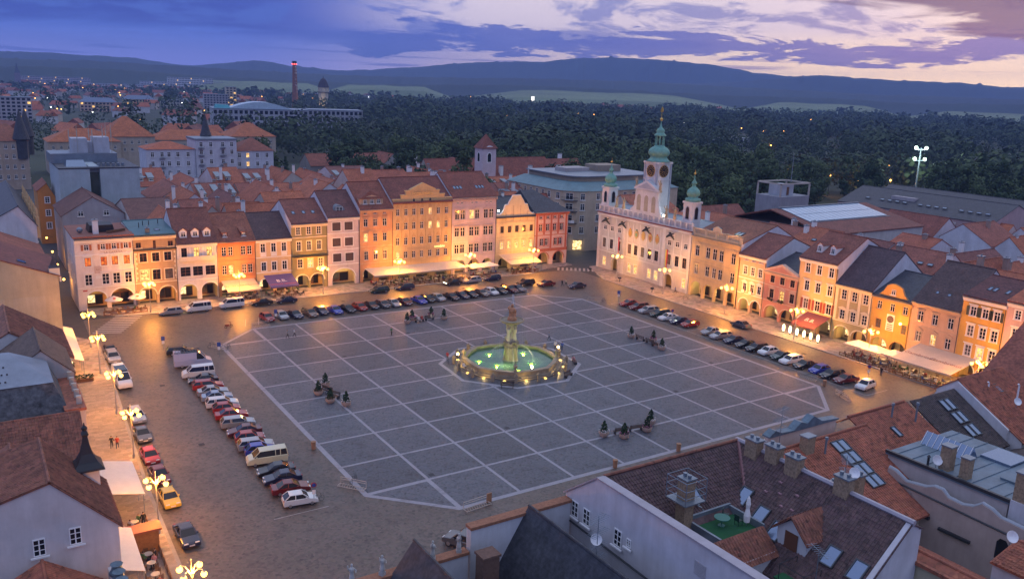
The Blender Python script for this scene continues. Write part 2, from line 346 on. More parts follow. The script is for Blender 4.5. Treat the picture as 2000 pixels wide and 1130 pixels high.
pline('parking_lines', 'white bay line ending the car row beside the lone white hatchback', [((-11, 7.4), (-4.8, 7.4))], .1)
# wall ends of distant plain: fields and tree belts are built later
DR = M('iron_drain', (.02, .02, .022), .6, .1)
for k, (x, y) in enumerate([(8, 8), (24, 16), (56, 16), (72, 24), (16, 56), (32, 64), (64, 56), (56, 72), (-14, 30), (-14, 55), (92, 20), (92, 50), (30, 92), (60, 92), (20, -9)]): tag(MB().box(-.35, .35, -.35, .35, .0, .028).build('drain_cover', DR, None, (x+.9, y+.9, 0)), 'square iron drain cover set in the paving of the square', 'drain cover', 'drain covers in the paving')
# ================================================================== houses
WINC = {}
def win_mesh(w, h, st):
    """st: pane layout and trim code, e.g. 'x' cross, '6' six panes, '2' double leaf; + 'p' pediment, 'h' hood, 'a' arched, 's' shutters, 'n' no surround"""
    k = (round(w, 2), round(h, 2), st)
    if k in WINC: return WINC[k]
    m = MB(); a, b = w/2, h/2; t = .075
    for x0, x1, z0, z1 in ((-a, -a+t, -b, b), (a-t, a, -b, b), (-a+t, a-t, -b, -b+t), (-a+t, a-t, b-t, b)): m.box(x0, x1, .06, .16, z0, z1, 0)
    m.box(-.045, .045, .07, .15, -b+t, b-t, 0)
    if '6' in st:
        for q in (-.33, .33): m.box(-a+t, -.045, .08, .14, q*b-.03, q*b+.03, 0); m.box(.045, a-t, .08, .14, q*b-.03, q*b+.03, 0)
    else:
        m.box(-a+t, -.045, .08, .14, .28*b, .28*b+.07, 0); m.box(.045, a-t, .08, .14, .28*b, .28*b+.07, 0)
    if 'n' not in st:
        s = .17
        for x0, x1, z0, z1 in ((-a-s, -a, -b-.02, b+s), (a, a+s, -b-.02, b+s), (-a, a, b, b+s)): m.box(x0, x1, -.06, .0, z0, z1, 1)
    m.box(-a-.22, a+.22, -.13, .03, -b-.14, -b-.02, 1)
    if 'h' in st: m.box(-a-.3, a+.3, -.24, -.06, b+.28, b+.44, 1)
    if 'p' in st: m.prism([(-a-.35, b+.26), (a+.35, b+.26), (a+.35, b+.36), (0, b+.82), (-a-.35, b+.36)], 'y', -.22, -.05, 1)
    if 'k' in st: m.prism([(-a-.35, b+.24), (a+.35, b+.24), (a+.3, b+.4), (a*.5, b+.62), (0, b+.70), (-a*.5, b+.62), (-a-.3, b+.4)], 'y', -.2, -.05, 1)
    if 's' in st:
        for q in (-1, 1): m.box(q*(a+.12)-.0 if q > 0 else -a-.12-w*.48, q*(a+.12)+w*.48 if q > 0 else -a-.12, -.09, -.04, -b, b, 2)
    pane = MB(); pane.box(-a+.02, a-.02, .10, .12, -b+.02, b-.02)
    WINC[k] = (m, pane, {}, {}); return WINC[k]
def window(parent, u, z, w, h, st='x', pane='d', trim=WHITE, frame=WHITE, shut=WOOD, v=0.0):
    m, p, mm, pp = win_mesh(w, h, st); kk = (trim.name, frame.name, shut.name)
    if kk not in mm: mm[kk] = m.mesh('window', [frame, trim, shut])
    if pane not in pp: pp[pane] = p.mesh('pane', PANES[pane])
    o = inst(mm[kk], 'window', parent, (u, v, z)); inst(pp[pane], 'pane', o); return o
def front(mb, w, z0, z1, holes, arches, mi=0, v=0.0, rev=.28, rmi=None):
    """front wall in the plane y=v with rectangular openings (u0,u1,za,zb) and round-arched ones (uc,width,spring,top)"""
    rmi = mi if rmi is None else rmi
    H = list(holes)+[(a[0]-a[1]/2, a[0]+a[1]/2, z0, a[3]) for a in arches]
    us = sorted({0.0, w, *[h[0] for h in H], *[h[1] for h in H]}); zs = sorted({z0, z1, *[h[2] for h in H], *[h[3] for h in H]})
    us = [x for x in us if 0 <= x <= w]; zs = [x for x in zs if z0 <= x <= z1]
    for i in range(len(us)-1):
        run = None
        for j in range(len(zs)-1):
            uc, zc = (us[i]+us[i+1])/2, (zs[j]+zs[j+1])/2
            if any(h[0] < uc < h[1] and h[2] < zc < h[3] for h in H):
                if run is not None: mb.poly([(us[i], v, run), (us[i+1], v, run), (us[i+1], v, zs[j]), (us[i], v, zs[j])], mi); run = None
            elif run is None: run = zs[j]
        if run is not None: mb.poly([(us[i], v, run), (us[i+1], v, run), (us[i+1], v, z1), (us[i], v, z1)], mi)
    for a, b, c, d in holes:
        for q in (((a, v, c), (a, v, d), (a, v+rev, d), (a, v+rev, c)), ((b, v, d), (b, v, c), (b, v+rev, c), (b, v+rev, d)), ((a, v, d), (b, v, d), (b, v+rev, d), (a, v+rev, d)), ((b, v, c), (a, v, c), (a, v+rev, c), (b, v+rev, c))): mb.poly(q, rmi)
    for uc, aw, sp, top in arches:
        n = 12; r = aw/2; arc = [(uc-r*math.cos(math.pi*k/n), sp+(top-.12-sp)*math.sin(math.pi*k/n)) for k in range(n+1)]
        d = .75
        for k in range(n):
            (a, za), (b, zb) = arc[k], arc[k+1]
            mb.poly([(a, v, za), (b, v, zb), (b, v, top), (a, v, top)], mi); mb.poly([(a, v, za), (a, v+d, za), (b, v+d, zb), (b, v, zb)], rmi)
        for q in (-1, 1): mb.poly([(uc+q*r, v, z0), (uc+q*r, v+d, z0), (uc+q*r, v+d, sp), (uc+q*r, v, sp)][::q], rmi)
        # moulded archivolt, proud of the wall
        for k in range(n):
            t0, t1 = math.pi*k/n, math.pi*(k+1)/n; hh = top-.12-sp
            P = lambda t, e: (uc-(r+e)*math.cos(t), sp+(hh+e)*math.sin(t))
            (a, b), (c, d2), (e, f), (g, h) = P(t0, 0.02), P(t1, 0.02), P(t1, .24), P(t0, .24)
            mb.hexa([(a, v-.05, b), (c, v-.05, d2), (e, v-.05, f), (g, v-.05, h)], [(a, v+.02, b), (c, v+.02, d2), (e, v+.02, f), (g, v+.02, h)], 1)
def chimney(parent, u, v, z0, z1, w=.7, d=.9, mat=None, n=2):
    mb = MB(); mb.box(u-w/2, u+w/2, v-d/2, v+d/2, z0, z1-.15, 0); mb.box(u-w/2-.1, u+w/2+.1, v-d/2-.1, v+d/2+.1, z1-.15, z1, 1)
    for k in range(n): mb.cyl(u, v+(k-(n-1)/2)*.35, z1, z1+.25, .1, .1, 8, 1)
    return mb.build('chimney', [mat or WHITE, GREYMETAL], parent)
def skylight(parent, u, v, z, w, h, slope, lit=False):
    c, s = math.cos(slope), math.sin(slope); o = bpy.data.objects.new('skylight', SKYL['f']); COL.objects.link(o); o.parent = parent
    o.location = (u, v, z); o.rotation_euler = (slope, 0, 0); o.scale = (w, h, 1); g = inst(SKYL['l' if lit else 'g'], 'pane', o); return o
_m = MB()
for a in ((-.5, -.42, -.5, .5), (.42, .5, -.5, .5), (-.42, .42, -.5, -.44), (-.42, .42, .44, .5)): _m.box(*a, .0, .14)
SKYGLASS = M('skylight_glass', (.20, .26, .36), .12, 0, metal=.6)
SKYL = {'f': _m.mesh('skylight', M('dark_flashing', (.05, .055, .06), .5, .1)), 'g': MB().box(-.42, .42, -.44, .44, .02, .09).mesh('pane', SKYGLASS), 'l': MB().box(-.42, .42, -.44, .44, .02, .09).mesh('pane', LIT)}
def dormer(parent, u, v, z, w, h, kind, rmat, wallm, slope, lit=False):
    """v,z = foot of its front on the roof; runs back until it meets the slope"""
    t = math.tan(slope); mb = MB(); a = w/2
    if kind == 'gable':
        L = h/t; mb.prism([(-a, 0), (a, 0), (a, h), (0, h+w*.45), (-a, h)], 'y', 0, .01, 0)
        mb.add([(-a, 0, 0), (-a, 0, h), (-a, L, h)], [(0, 1, 2)], 0); mb.add([(a, 0, 0), (a, L, h), (a, 0, h)], [(0, 1, 2)], 0)
        L2 = (h+w*.45)/t; o = .15
        for q in (-1, 1): mb.hexa([(0, -o, h+w*.45), (q*(a+o), -o, h-.08), (q*(a+o), L, h-.08), (0, L2, h+w*.45)], [(0, -o, h+w*.45+.1), (q*(a+o), -o, h+.02), (q*(a+o), L, h+.02), (0, L2, h+w*.45+.1)], 1)
    else:  # shed
        L = (h+.1)/t*2.2
        mb.poly([(-a, 0, 0), (a, 0, 0), (a, 0, h), (-a, 0, h)], 0)
        L = h/(t-.25) if t > .35 else h*4
        mb.add([(-a, 0, 0), (-a, 0, h), (-a, L, h+.25*L)], [(0, 1, 2)], 0); mb.add([(a, 0, 0), (a, L, h+.25*L), (a, 0, h)], [(0, 1, 2)], 0)
        mb.hexa([(-a-.1, -.2, h-.03), (a+.1, -.2, h-.03), (a+.1, L, h+.25*L), (-a-.1, L, h+.25*L)], [(-a-.1, -.2, h+.09), (a+.1, -.2, h+.09), (a+.1, L, h+.25*L+.12), (-a-.1, L, h+.25*L+.12)], 1)
    d = mb.build('dormer', [wallm, rmat], parent, (u, v, z))
    if h > .7: window(d, 0, h*.52, min(w*.62, 1.0), h*.72, 'xn', 'l' if lit else 'd', v=-.18)
    return d
FIREWALL = plaster((.62, .62, .66))
class House:
    def __init__(s, name, label, loc, rz, w, col, trim=None, cat='house', group=None):
        s.e = thing(name, label, cat, loc, rz, group); s.w = w; s.pm = plaster(col); s.tm = trim or WHITE; s.holes = []; s.wins = []; s.arches = []; s.col = col
    def row(s, z, h, w, us, st='x', pane='d', frame=WHITE, shut=WOOD, trim=None):
        for k, u in enumerate(us):
            p = pane[k % len(pane)]
            s.holes.append((u-w/2, u+w/2, z-h/2, z+h/2)); s.wins.append((u, z, w, h, st, p, trim or s.tm, frame, shut))
        return s
    def arc(s, *a): s.arches += a; return s
    def body(s, eave, depth, ridge=None, rdepth=None, back_eave=None, roof=RED_T, over=.45, cornice=True, top=None, roofmat=None, sides=True, hip=0, belts=(), arcade_lit=True, acol=(.62, .50, .28), alight=55):
        w = s.w; mb = MB(); top = top or eave
        front(mb, w, 0, top, s.holes, s.arches)
        rd = rdepth or depth/2; be = back_eave if back_eave is not None else eave; rz_ = ridge or eave
        s.slope = math.atan2(rz_-eave, rd); s.eave = eave; s.rd = rd; s.ridge = rz_
        for x, q in ((0, 1), (w, -1)):
            prof = [(0, 0), (depth, 0), (depth, be), (rd, rz_ if not hip else eave), (0, eave)]
            if abs(rz_-eave) < .01 or hip: prof = [(0, 0), (depth, 0), (depth, be), (0, eave)]
            mb.poly([(x, a, b) for a, b in prof][::-q], 2)
        mb.poly([(0, depth, 0), (w, depth, 0), (w, depth, be), (0, depth, be)][::-1], 2)
        # back of the ground-floor arcade
        if s.arches:
            ad = 3.2; zt = max(a[3] for a in s.arches)+.25
            mb.poly([(.3, ad, 0), (w-.3, ad, 0), (w-.3, ad, zt), (.3, ad, zt)], 3); mb.poly([(.3, .75, zt), (w-.3, .75, zt), (w-.3, ad, zt), (.3, ad, zt)][::-1], 3)
            for x in (.3, w-.3): mb.poly([(x, .75, 0), (x, ad, 0), (x, ad, zt), (x, .75, zt)], 3)
        s.wall = mb.build('wall', [s.pm, s.tm, FIREWALL, plaster(acol)], s.e)
        if s.arches:
            for k, a in enumerate(s.arches):
                shop = MB(); ww = a[1]*.8; shop.box(a[0]-ww/2, a[0]+ww/2, 3.02, 3.16, .35, 2.55, 0); sh = shop.build('shopfront', WOOD, s.e)
                MB().box(a[0]-ww/2+.12, a[0]-.06, 2.98, 3.03, .8, 2.35).build('pane', LITW if (arcade_lit and (k+int(w)) % 2 == 0) else GLASS2, sh); MB().box(a[0]+.06, a[0]+ww/2-.12, 2.98, 3.03, .45, 2.35).build('pane', GLASS, sh)
                if arcade_lit and k % 2 == 0:
                    lm = MB(); lm.ball((a[0], 1.9, zt-.35), .16); lm.cyl(a[0], 1.9, zt-.2, zt, .03); lo = lm.build('arcade_lamp', EM('arcade_globe', (1, .75, .35), 6), s.e)
                    point(lo, (a[0], 1.9, zt-.75), alight, (1.0, .72, .28), .2, 'arcade_light')
        # roof
        rm = roofmat or rooftile(roof); mb = MB(); o = over; th = .22
        if ridge and ridge > eave+.05:
            sl = (ridge-eave)/rd; ez = eave-o*sl*.6
            if not hip:
                mb.hexa([(-.02, -o, ez), (w+.02, -o, ez), (w+.02, rd, ridge), (-.02, rd, ridge)], [(-.02, -o, ez+th), (w+.02, -o, ez+th), (w+.02, rd, ridge+th), (-.02, rd, ridge+th)])
                sl2 = (ridge-be)/(depth-rd)
                mb.hexa([(-.02, rd, ridge), (w+.02, rd, ridge), (w+.02, depth+o, be-o*sl2*.6), (-.02, depth+o, be-o*sl2*.6)], [(-.02, rd, ridge+th), (w+.02, rd, ridge+th), (w+.02, depth+o, be-o*sl2*.6+th), (-.02, depth+o, be-o*sl2*.6+th)])
            else:
                A = [(-o, -o, ez), (w+o, -o, ez), (w+o, depth+o, ez), (-o, depth+o, ez)]; hl = hip if isinstance(hip, (tuple, list)) else (hip, hip)
                r0, r1 = (hl[0], rd, ridge), (w-hl[1], rd, ridge)
                mb.add([*A, r0, r1], [(0, 1, 5, 4), (1, 2, 5), (2, 3, 4, 5), (3, 0, 4), (3, 2, 1, 0)])
        else:
            mb.box(-.02, w+.02, -o, depth+.1, eave, eave+.2)
        s.roof = mb.build('roof', rm, s.e)
        if ridge and not hip and ridge > eave+.05:
            MB().tube([(0, rd, ridge+th+.02), (w, rd, ridge+th+.02)], .14, 6).build('ridge_tiles', rm, s.roof)
        if cornice:
            c = MB(); c.box(-.03, w+.03, -.34, -.003, eave-.62, eave-.28); c.box(-.03, w+.03, -.18, -.003, eave-.9, eave-.62); c.build('cornice', s.tm, s.e)
            g = MB(); g.box(0, w, -.6, -.45, eave-.27, eave-.12); g.build('gutter', GREYMETAL, s.roof)
        for z in belts: MB().box(-.01, w+.01, -.10, -.003, z-.09, z+.09).build('string_course', s.tm, s.e)
        d = MB(); d.cyl(w-.12, -.12, 0, eave-.3, .06, .06, 6); d.build('downpipe', DARKMETAL, s.e)
        for u, z, ww, h, st, p, t, f, sh in s.wins: window(s.e, u, z, ww, h, st, p, t, f, sh)
        return s
    def dorm(s, us, kind='gable', w=1.3, h=1.3, f=.28, lit=False, wall=None):
        v = s.rd*f; z = s.eave+(s.ridge-s.eave)*f+.18
        for u in us: dormer(s.roof, u, v, z, w, h, kind, s.roof.data.materials[0], wall or WHITE, s.slope, lit)
        return s
    def sky(s, us, f=.45, w=.8, h=1.2):
        v = s.rd*f; z = s.eave+(s.ridge-s.eave)*f+.22
        for u in us: skylight(s.roof, u, v, z, w, h, s.slope)
        return s
    def chim(s, *pos):
        for u, v, hh in pos:
            zr = s.ridge-abs(v-s.rd)*math.tan(s.slope); chimney(s.roof, u, v, zr-.5, zr+hh)
        return s

# ---------------------------------------------------------------- south side, left to right
SY = 107.0
def SH(name, label, x0, w, col, trim=None, cat='house'): return House(name, label, (x0, SY, 0), 0, w, col, trim, cat)
W_B = M('brown_window_frame', (.13, .055, .03), .55, .1)
h = SH('corner_restaurant', 'white corner restaurant with red-lit first-floor windows and two arcade arches', -18.8, 10.7, (.74, .68, .64))
h.row(12.7, 1.15, .85, (2.1, 5.1, 7.1, 9.3), 'xns', 'd', shut=M('orange_shutter', (.35, .12, .04), .6, .1)).row(9.8, 1.75, 1.15, (2.2, 5.1, 7.1, 9.3), 'hk', 'r', frame=W_B).row(6.15, 2.2, 1.3, (2.1, 5.2, 7.2, 9.4), '6h').arc((3.3, 3.7, 2.1, 3.9), (8.0, 4.2, 2.1, 4.1))
h.body(14.5, 15, None, roofmat=M('dark_roof_sheet', (.035, .04, .055), .5, .25, .6), belts=(11.2, 4.6), acol=(.5, .36, .18), alight=40)
MB().box(-.25, 10.9, -.45, 15.2, 14.7, 14.95).build('roof_edge', M('rusty_edge', (.24, .08, .05), .7, .2), h.roof)
MB().prism([(3.2, 14.9), (8.0, 14.9), (7.7, 16.4), (3.5, 16.4)], 'y', 4.0, 9.0).build('roof_hood', M('black_sheet', (.012, .013, .016), .5, .1), h.roof)
chimney(h.roof, 4.3, 2.6, 14.7, 17.8, 1.0, 1.0, WHITE, 2); 
mb = MB(); mb.ball((1.6, 4.2, 15.6), .6); mb.build('roof_vent', GREYMETAL, h.roof)
for k in range(5): MB().box(6.2+.7*k, 7.2+.7*k, 2.0+.5*k, 2.2+.5*k, 15.0, 15.5).build('roof_plank', WOOD, h.roof)
for k in range(5): window(h.e, 0, 0, .9, 1.6, '6', 'd', v=0).matrix_local = Matrix.Translation((-.02, 14-2.6*k, 9.6 if k % 2 else 6.0)) @ Matrix.Rotation(-math.pi/2, 4, 'Z')
text_mesh('LA CABAÑA', .62, M('painted_lettering', (.30, .20, .16), .8, 0), h.e, (6.9, -.07, 11.5), (math.pi/2, 0, 0)); MB().box(4.6, 9.2, -.06, -.004, 11.15, 11.85).build('name_board', plaster((.66, .62, .58)), h.e)
MB().box(3.25, 4.55, -.08, -.004, 7.4, 8.9).build('sign_board', plaster((.55, .45, .42)), h.e); text_mesh('bar', .55, M('painted_lettering', (.3, .2, .16)), h.e, (3.9, -.10, 8.2), (math.pi/2, 0, 0)); MB().box(3.4, 4.5, -.07, -.004, 6.3, 6.9).build('sign_board', WHITE, h.e)
MB().box(.9, 1.7, -.06, -.004, 3.9, 4.15).build('street_sign', M('red_enamel', (.35, .03, .03), .4, 0), h.e)
h = SH('tan_house', 'tan house with sawtooth stone quoins and green copper roof between two white houses', -8.1, 8.2, (.42, .30, .18), CREAM)
h.row(12.5, 1.1, 1.0, (.95, 7.1), 'xn', frame=W_B).row(12.5, 1.7, .55, (4.0,), 'xn', frame=W_B).row(9.9, 1.8, 1.4, (1.7, 4.1, 6.45), 'x', frame=W_B).row(6.2, 2.1, 1.55, (1.8, 4.1, 6.5), 'x', 'ldc', frame=W_B).arc((2.2, 3.3, 2.0, 3.7), (6.0, 3.2, 2.0, 3.7))
h.body(14.5, 14, 15.4, 13, 15.2, roofmat=M('teal_sheet_roof', (.05, .13, .15), .5, .2, .6), belts=(4.6,))
MB().box(-.05, 8.25, -.3, -.004, 11.35, 11.6).build('ledge', DARKMETAL, h.e)
q = MB()
for k in range(12):
    for s_ in (0, 8.2): 
        ww = .55 if k % 2 else .3; q.box(s_ if s_ == 0 else 8.2-ww, ww if s_ == 0 else 8.2, -.05, -.004, 5.0+.5*k, 5.46+.5*k)
q.build('quoins', CREAM, h.e)
for u, v in ((2.2, 6), (3.3, 8), (4.5, 8), (6.5, 9)): MB().cyl(u, v, 14.9, 16.2, .08).build('vent_pipe', DARKMETAL, h.roof)
h.sky((5.2,), .25, 1.0, 1.4); chimney(h.roof, 3.0, 1.2, 14.4, 15.8, .8, .6, plaster((.4, .28, .18)))
h = SH('white_balcony_house', 'white house with three white dormers and long stone balcony beside the orange house', .1, 8.3, (.74, .70, .67))
h.row(10.3, 2.0, 1.15, (1.5, 4.0, 6.6), 'x', 'dll', frame=W_B).row(6.25, 2.0, 2.0, (1.6, 4.1, 6.65), '6', frame=W_B).arc((2.1, 3.4, 2.0, 3.65), (6.4, 3.4, 2.0, 3.65))
h.body(12.3, 16, 18.3, 8, roof=DARK_T and (.21, .075, .05), belts=(4.4,), alight=110).dorm((1.7, 4.1, 6.5), 'gable', 1.5, 1.35, .13)
mb = MB(); mb.box(.4, 7.8, -.9, -.004, 8.55, 8.8); mb.box(.4, 7.8, -.9, -.75, 8.8, 9.55); mb.build('balcony', CREAM, h.e)
for u in (.3, 2.75, 5.3, 7.9): MB().box(u-.2, u+.2, -.07, -.004, 9.2, 11.5).build('pilaster', WHITE, h.e)
chimney(h.roof, .5, 9, 17, 20.2); chimney(h.roof, 7.6, 10, 16.6, 19.4)
h = SH('orange_house', 'orange house with two shed dormers above the pale beer awning', 8.4, 8.1, (.56, .27, .12), plaster((.50, .20, .10)))
h.row(9.95, 1.9, 1.0, (1.3, 2.7, 5.4, 6.75), '6').row(5.9, 1.95, 1.0, (1.3, 2.65, 5.5, 6.8), '6', 'dlcd').arc((2.1, 3.0, 1.9, 3.3), (6.1, 3.0, 1.9, 3.3))
h.body(12.2, 16, 16.9, 8, roof=(.26, .09, .05), belts=(7.9, 4.4)).dorm((1.8, 5.8), 'shed', 1.1, .95, .1, wall=rooftile((.26, .09, .05)))
h.chim((7.2, 9, 1.0))
h = SH('cream_house', 'cream yellow house with six tall windows behind the purple B.B. awning', 16.5, 8.0, (.66, .50, .28), WHITE)
h.row(10.1, 1.95, 1.05, (1.6, 3.95, 6.3), 'x').row(5.95, 1.95, 1.05, (1.7, 4.0, 6.35), 'x', 'd').arc((2.2, 3.2, 1.9, 3.3), (6.0, 3.2, 1.9, 3.3))
h.body(12.2, 16, 16.6, 8, roof=(.10, .055, .05), belts=(8.0, 4.6))
for u in (1.65, 4.0, 6.3): MB().box(u-.65, u+.65, -.05, -.004, 8.2, 8.95).build('stucco_panel', WHITE, h.e)
h = SH('olive_house', 'olive green house with iron balcony over two arcade arches', 24.5, 8.4, (.30, .27, .13), CREAM)
h.row(13.4, 1.7, 1.0, (1.6, 4.05, 6.4), '6').row(9.95, 2.1, 1.0, (1.7, 4.05, 6.4), 'x').row(5.95, 2.0, 1.1, (1.9, 4.3, 6.75), '6', 'dlc').arc((2.3, 3.0, 1.9, 3.4), (5.9, 3.2, 1.9, 3.5))
h.body(15.15, 16, 19.3, 8, roof=(.22, .075, .05), belts=(11.9,), alight=130).sky((1.6, 4.0, 6.2), .4, .75, 1.1)
mb = MB(); mb.box(.2, 8.2, -1.1, -.004, 7.55, 7.7); mb.box(.2, 8.2, -1.1, -1.05, 8.65, 8.72)
for k in range(41): mb.box(.2+k*.2, .23+k*.2, -1.09, -1.06, 7.7, 8.65)
mb.build('balcony', DARKMETAL, h.e)
h = SH('lilac_shuttered_house', 'pale lilac house with dark closed shutters and one wide arch', 32.9, 7.8, (.64, .56, .55), WHITE)
SHUT = M('dark_shutter', (.075, .05, .045), .6, .2, 3)
h.row(13.9, 1.9, 2.0, (2.2, 5.15), '6', 'd', frame=SHUT).row(10.25, 1.9, 2.0, (2.2, 5.2), '6', 'd', frame=SHUT).row(6.65, 1.9, 2.0, (2.3, 5.3), '6', 'd', frame=SHUT).arc((3.9, 5.6, 1.9, 4.1))
for k in range(6):
    z = (13.9, 10.25, 6.65)[k//2]; u = (2.2, 5.2)[k % 2]
    MB().box(u-.96, u-.02, .04, .10, z-.93, z+.93).build('shutter', SHUT, h.e); MB().box(u+.02, u+.96, .04, .10, z-.93, z+.93).build('shutter', SHUT, h.e)
h.body(16.15, 16, 21.0, 8, roof=(.15, .06, .05), belts=(15.3, 12.3, 8.5, 5.0), alight=150, acol=(.70, .58, .34))
mb = MB(); n = 8; prof = [(-1.4*math.cos(math.pi*k/n), 1.5*math.sin(math.pi*k/n)) for k in range(n+1)]; mb.prism(prof, 'y', 0, 3.0); d = mb.build('eyebrow_dormer', [GREYMETAL], h.roof, (3.5, 1.5, 17.1)); window(d, 0, .6, 1.6, 1.0, '6n', 'd', v=-.18)
h = SH('salmon_house', 'salmon orange house with hipped dormer of three windows left of the hotel', 40.8, 8.4, (.62, .34, .17), plaster((.60, .40, .24)))
h.row(16.7, .85, .8, (1.4, 3.85, 6.25), 'x', 'ddc').row(14.3, 1.7, 1.0, (1.5, 3.9, 6.3), 'xh').row(10.8, 1.9, 1.0, (1.5, 3.9, 6.35), 'xh', 'ldd').row(6.5, 2.1, 1.0, (1.6, 4.0, 6.4), 'xp').arc((2.2, 2.8, 1.9, 3.7), (6.1, 2.8, 1.9, 3.7))
h.body(17.6, 16, 22.8, 8, roof=(.24, .075, .045), belts=(12.5, 8.7, 4.7))
mb = MB(); mb.poly([(-2.9, 0, 0), (2.9, 0, 0), (2.9, 0, 1.5), (0, 0, 2.3), (-2.9, 0, 1.5)][::1], 0)
for q in (-1, 1): mb.poly([(q*2.9, 0, 0), (q*2.9, 3.5, 1.5), (q*2.9, 0, 1.5)][::q], 0)
mb.add([(-3.1, -.3, 1.45), (3.1, -.3, 1.45), (0, .9, 3.2), (0, 4.9, 3.25), (-3.1, 3.7, 1.6), (3.1, 3.7, 1.6)], [(0, 1, 2), (1, 5, 3, 2), (0, 2, 3, 4)], 1)
d = mb.build('dormer', [plaster((.60, .40, .24)), h.roof.data.materials[0]], h.roof, (3.4, .9, 18.4))
for u in (-1.7, 0, 1.7): window(d, u, .75, .85, .95, 'xn', 'd', v=-.18)
# hotel with stepped gable
HT = plaster((.60, .42, .20)); h = SH('hotel', 'tall yellow hotel with stepped gable and pointed window hoods', 49.2, 16.0, (.62, .44, .22), HT, 'hotel')
US = (1.3, 3.45, 5.55, 7.7, 9.95, 12.2, 14.4)
h.row(16.35, 1.6, .9, US, 'x', 'ddddldd').row(13.0, 1.7, .9, US, 'x', 'ddddlld').row(9.3, 1.8, .9, US, 'x', 'd').row(5.95, 1.7, .9, US, 'x', 'lddcddd').arc((3.0, 3.2, 1.8, 3.4), (8.0, 3.4, 1.8, 3.4), (13.0, 3.2, 1.8, 3.4))
h.body(18.6, 16, 23.6, 8, roof=(.20, .065, .045), belts=(4.5, 8.2), top=18.9, cornice=False)
mb = MB()
for a, b, z in ((0, 2.2, 19.3), (2.2, 3.4, 20.3), (3.4, 12.4, 21.3), (12.4, 13.8, 20.3), (13.8, 16, 19.4)): mb.box(a, b, 0.0, .6, 18.9, z); mb.box(a-.12, b+.12, -.12, .7, z, z+.2)
mb.prism([(4.4, 21.5), (11.4, 21.5), (11.4, 21.75), (7.9, 23.3), (4.4, 21.75)], 'y', -.08, .6); mb.build('stepped_gable', HT, h.e)
for u in US:
    for z in (16.35, 13.0, 9.3): MB().prism([(u-.45, z+1.0), (u+.45, z+1.0), (u+.45, z+1.2), (u, z+2.0), (u-.45, z+1.2)], 'y', -.07, -.004).build('pointed_hood', plaster((.56, .37, .18)), h.e)
for u in (5.5, 7.7, 9.9): MB().cyl(0, 0, -.05, .06, .42, .42, 10).build('oval_window', DARKMETAL, h.e).matrix_local = Matrix.Translation((u, 0, 19.0)) @ Matrix.Rotation(math.pi/2, 4, 'X') @ Matrix.Diagonal((.7, 1.3, 1, 1))
for u in (2.4, 4.5, 6.6, 8.85, 11.1, 13.3): MB().box(u-.14, u+.14, -.09, -.004, 8.5, 18.6).build('pilaster', HT, h.e)
text_mesh('HOTEL DVOŘÁK', .75, M('gilt_lettering', (.80, .58, .20), .4, 0), h.e, (7.9, -.12, 20.7), (math.pi/2, 0, 0)); MB().box(.5, 15.6, -.09, -.004, 6.95, 8.0).build('name_band', plaster((.55, .40, .22)), h.e)
text_mesh('GRANDHOTEL', .62, M('faded_lettering', (.42, .30, .16), .8, 0), h.e, (6.2, -.11, 7.45), (math.pi/2, 0, 0), sx=1.2); text_mesh('DVOŘÁK', .62, EM('lit_lettering', (1, .75, .25), 2.2), h.e, (12.6, -.14, 7.45), (math.pi/2, 0, 0), sx=1.15)
h = SH('lilac_hotel_house', 'tall lilac pink house with paired round-headed windows and bracketed cornice', 65.2, 12.9, (.60, .49, .50), plaster((.58, .46, .42)))
for z in (14.9, 10.6, 6.3): h.row(z, 2.3, 1.25, [c+q for c in (2.3, 6.45, 10.6) for q in (-.8, .8)], 'k' if z > 14 else 'h', 'ddlddd' if z > 14 else 'd')
h.row(17.95, .6, .6, [c+q for c in (2.2, 6.35, 10.6) for q in (-.6, .6)], 'xn').arc((2.5, 3.0, 1.9, 3.5), (6.5, 3.2, 1.9, 3.6), (10.5, 3.0, 1.9, 3.5))
h.body(19.35, 16, 24.5, 8, roof=(.22, .07, .045), belts=(16.9, 12.7, 8.4, 4.6))
for k in range(26): MB().box(.25+.5*k, .45+.5*k, -.5, -.01, 18.45, 18.75).build('bracket', plaster((.58, .46, .42)), h.e)
h.sky((2.0, 2.9, 3.8, 8.4, 9.3, 10.2), .35, .7, 1.2)
# baroque gabled house
h = SH('baroque_gable_house', 'cream house with curved baroque gable and glowing first-floor windows', 78.1, 12.1, (.68, .57, .34), plaster((.60, .48, .30)))
UU = (1.9, 4.15, 6.4, 8.7, 10.95); h.row(10.45, 1.7, 1.0, UU, 'x', 'd', frame=W_B).row(6.4, 1.9, 1.05, UU, 'xk', 'l').arc((2.6, 3.2, 1.8, 3.2), (9.4, 3.2, 1.8, 3.2))
h.body(13.6, 18, 17.6, 9, roofmat=SLATE, top=13.6, belts=(12.3, 8.5, 4.5), cornice=False)
g = [(.1, 13.6), (.1, 14.5), (1.1, 14.3), (1.7, 14.7), (2.3, 15.5), (2.7, 16.8), (3.6, 16.9), (4.0, 17.8), (4.6, 18.6), (4.9, 19.2), (7.3, 19.2), (7.6, 18.6), (8.2, 17.8), (8.6, 16.9), (9.5, 16.8), (9.9, 15.5), (10.5, 14.7), (11.1, 14.3), (12.0, 14.5), (12.0, 13.6)]
MB().prism(g, 'y', 0, .5).build('curved_gable', h.pm, h.e); gl = MB()
for a, b in zip(g[1:-2], g[2:-1]): gl.tube([(a[0], .2, a[1]), (b[0], .2, b[1])], .16, 6)
gl.build('gable_coping', WHITE, h.e)
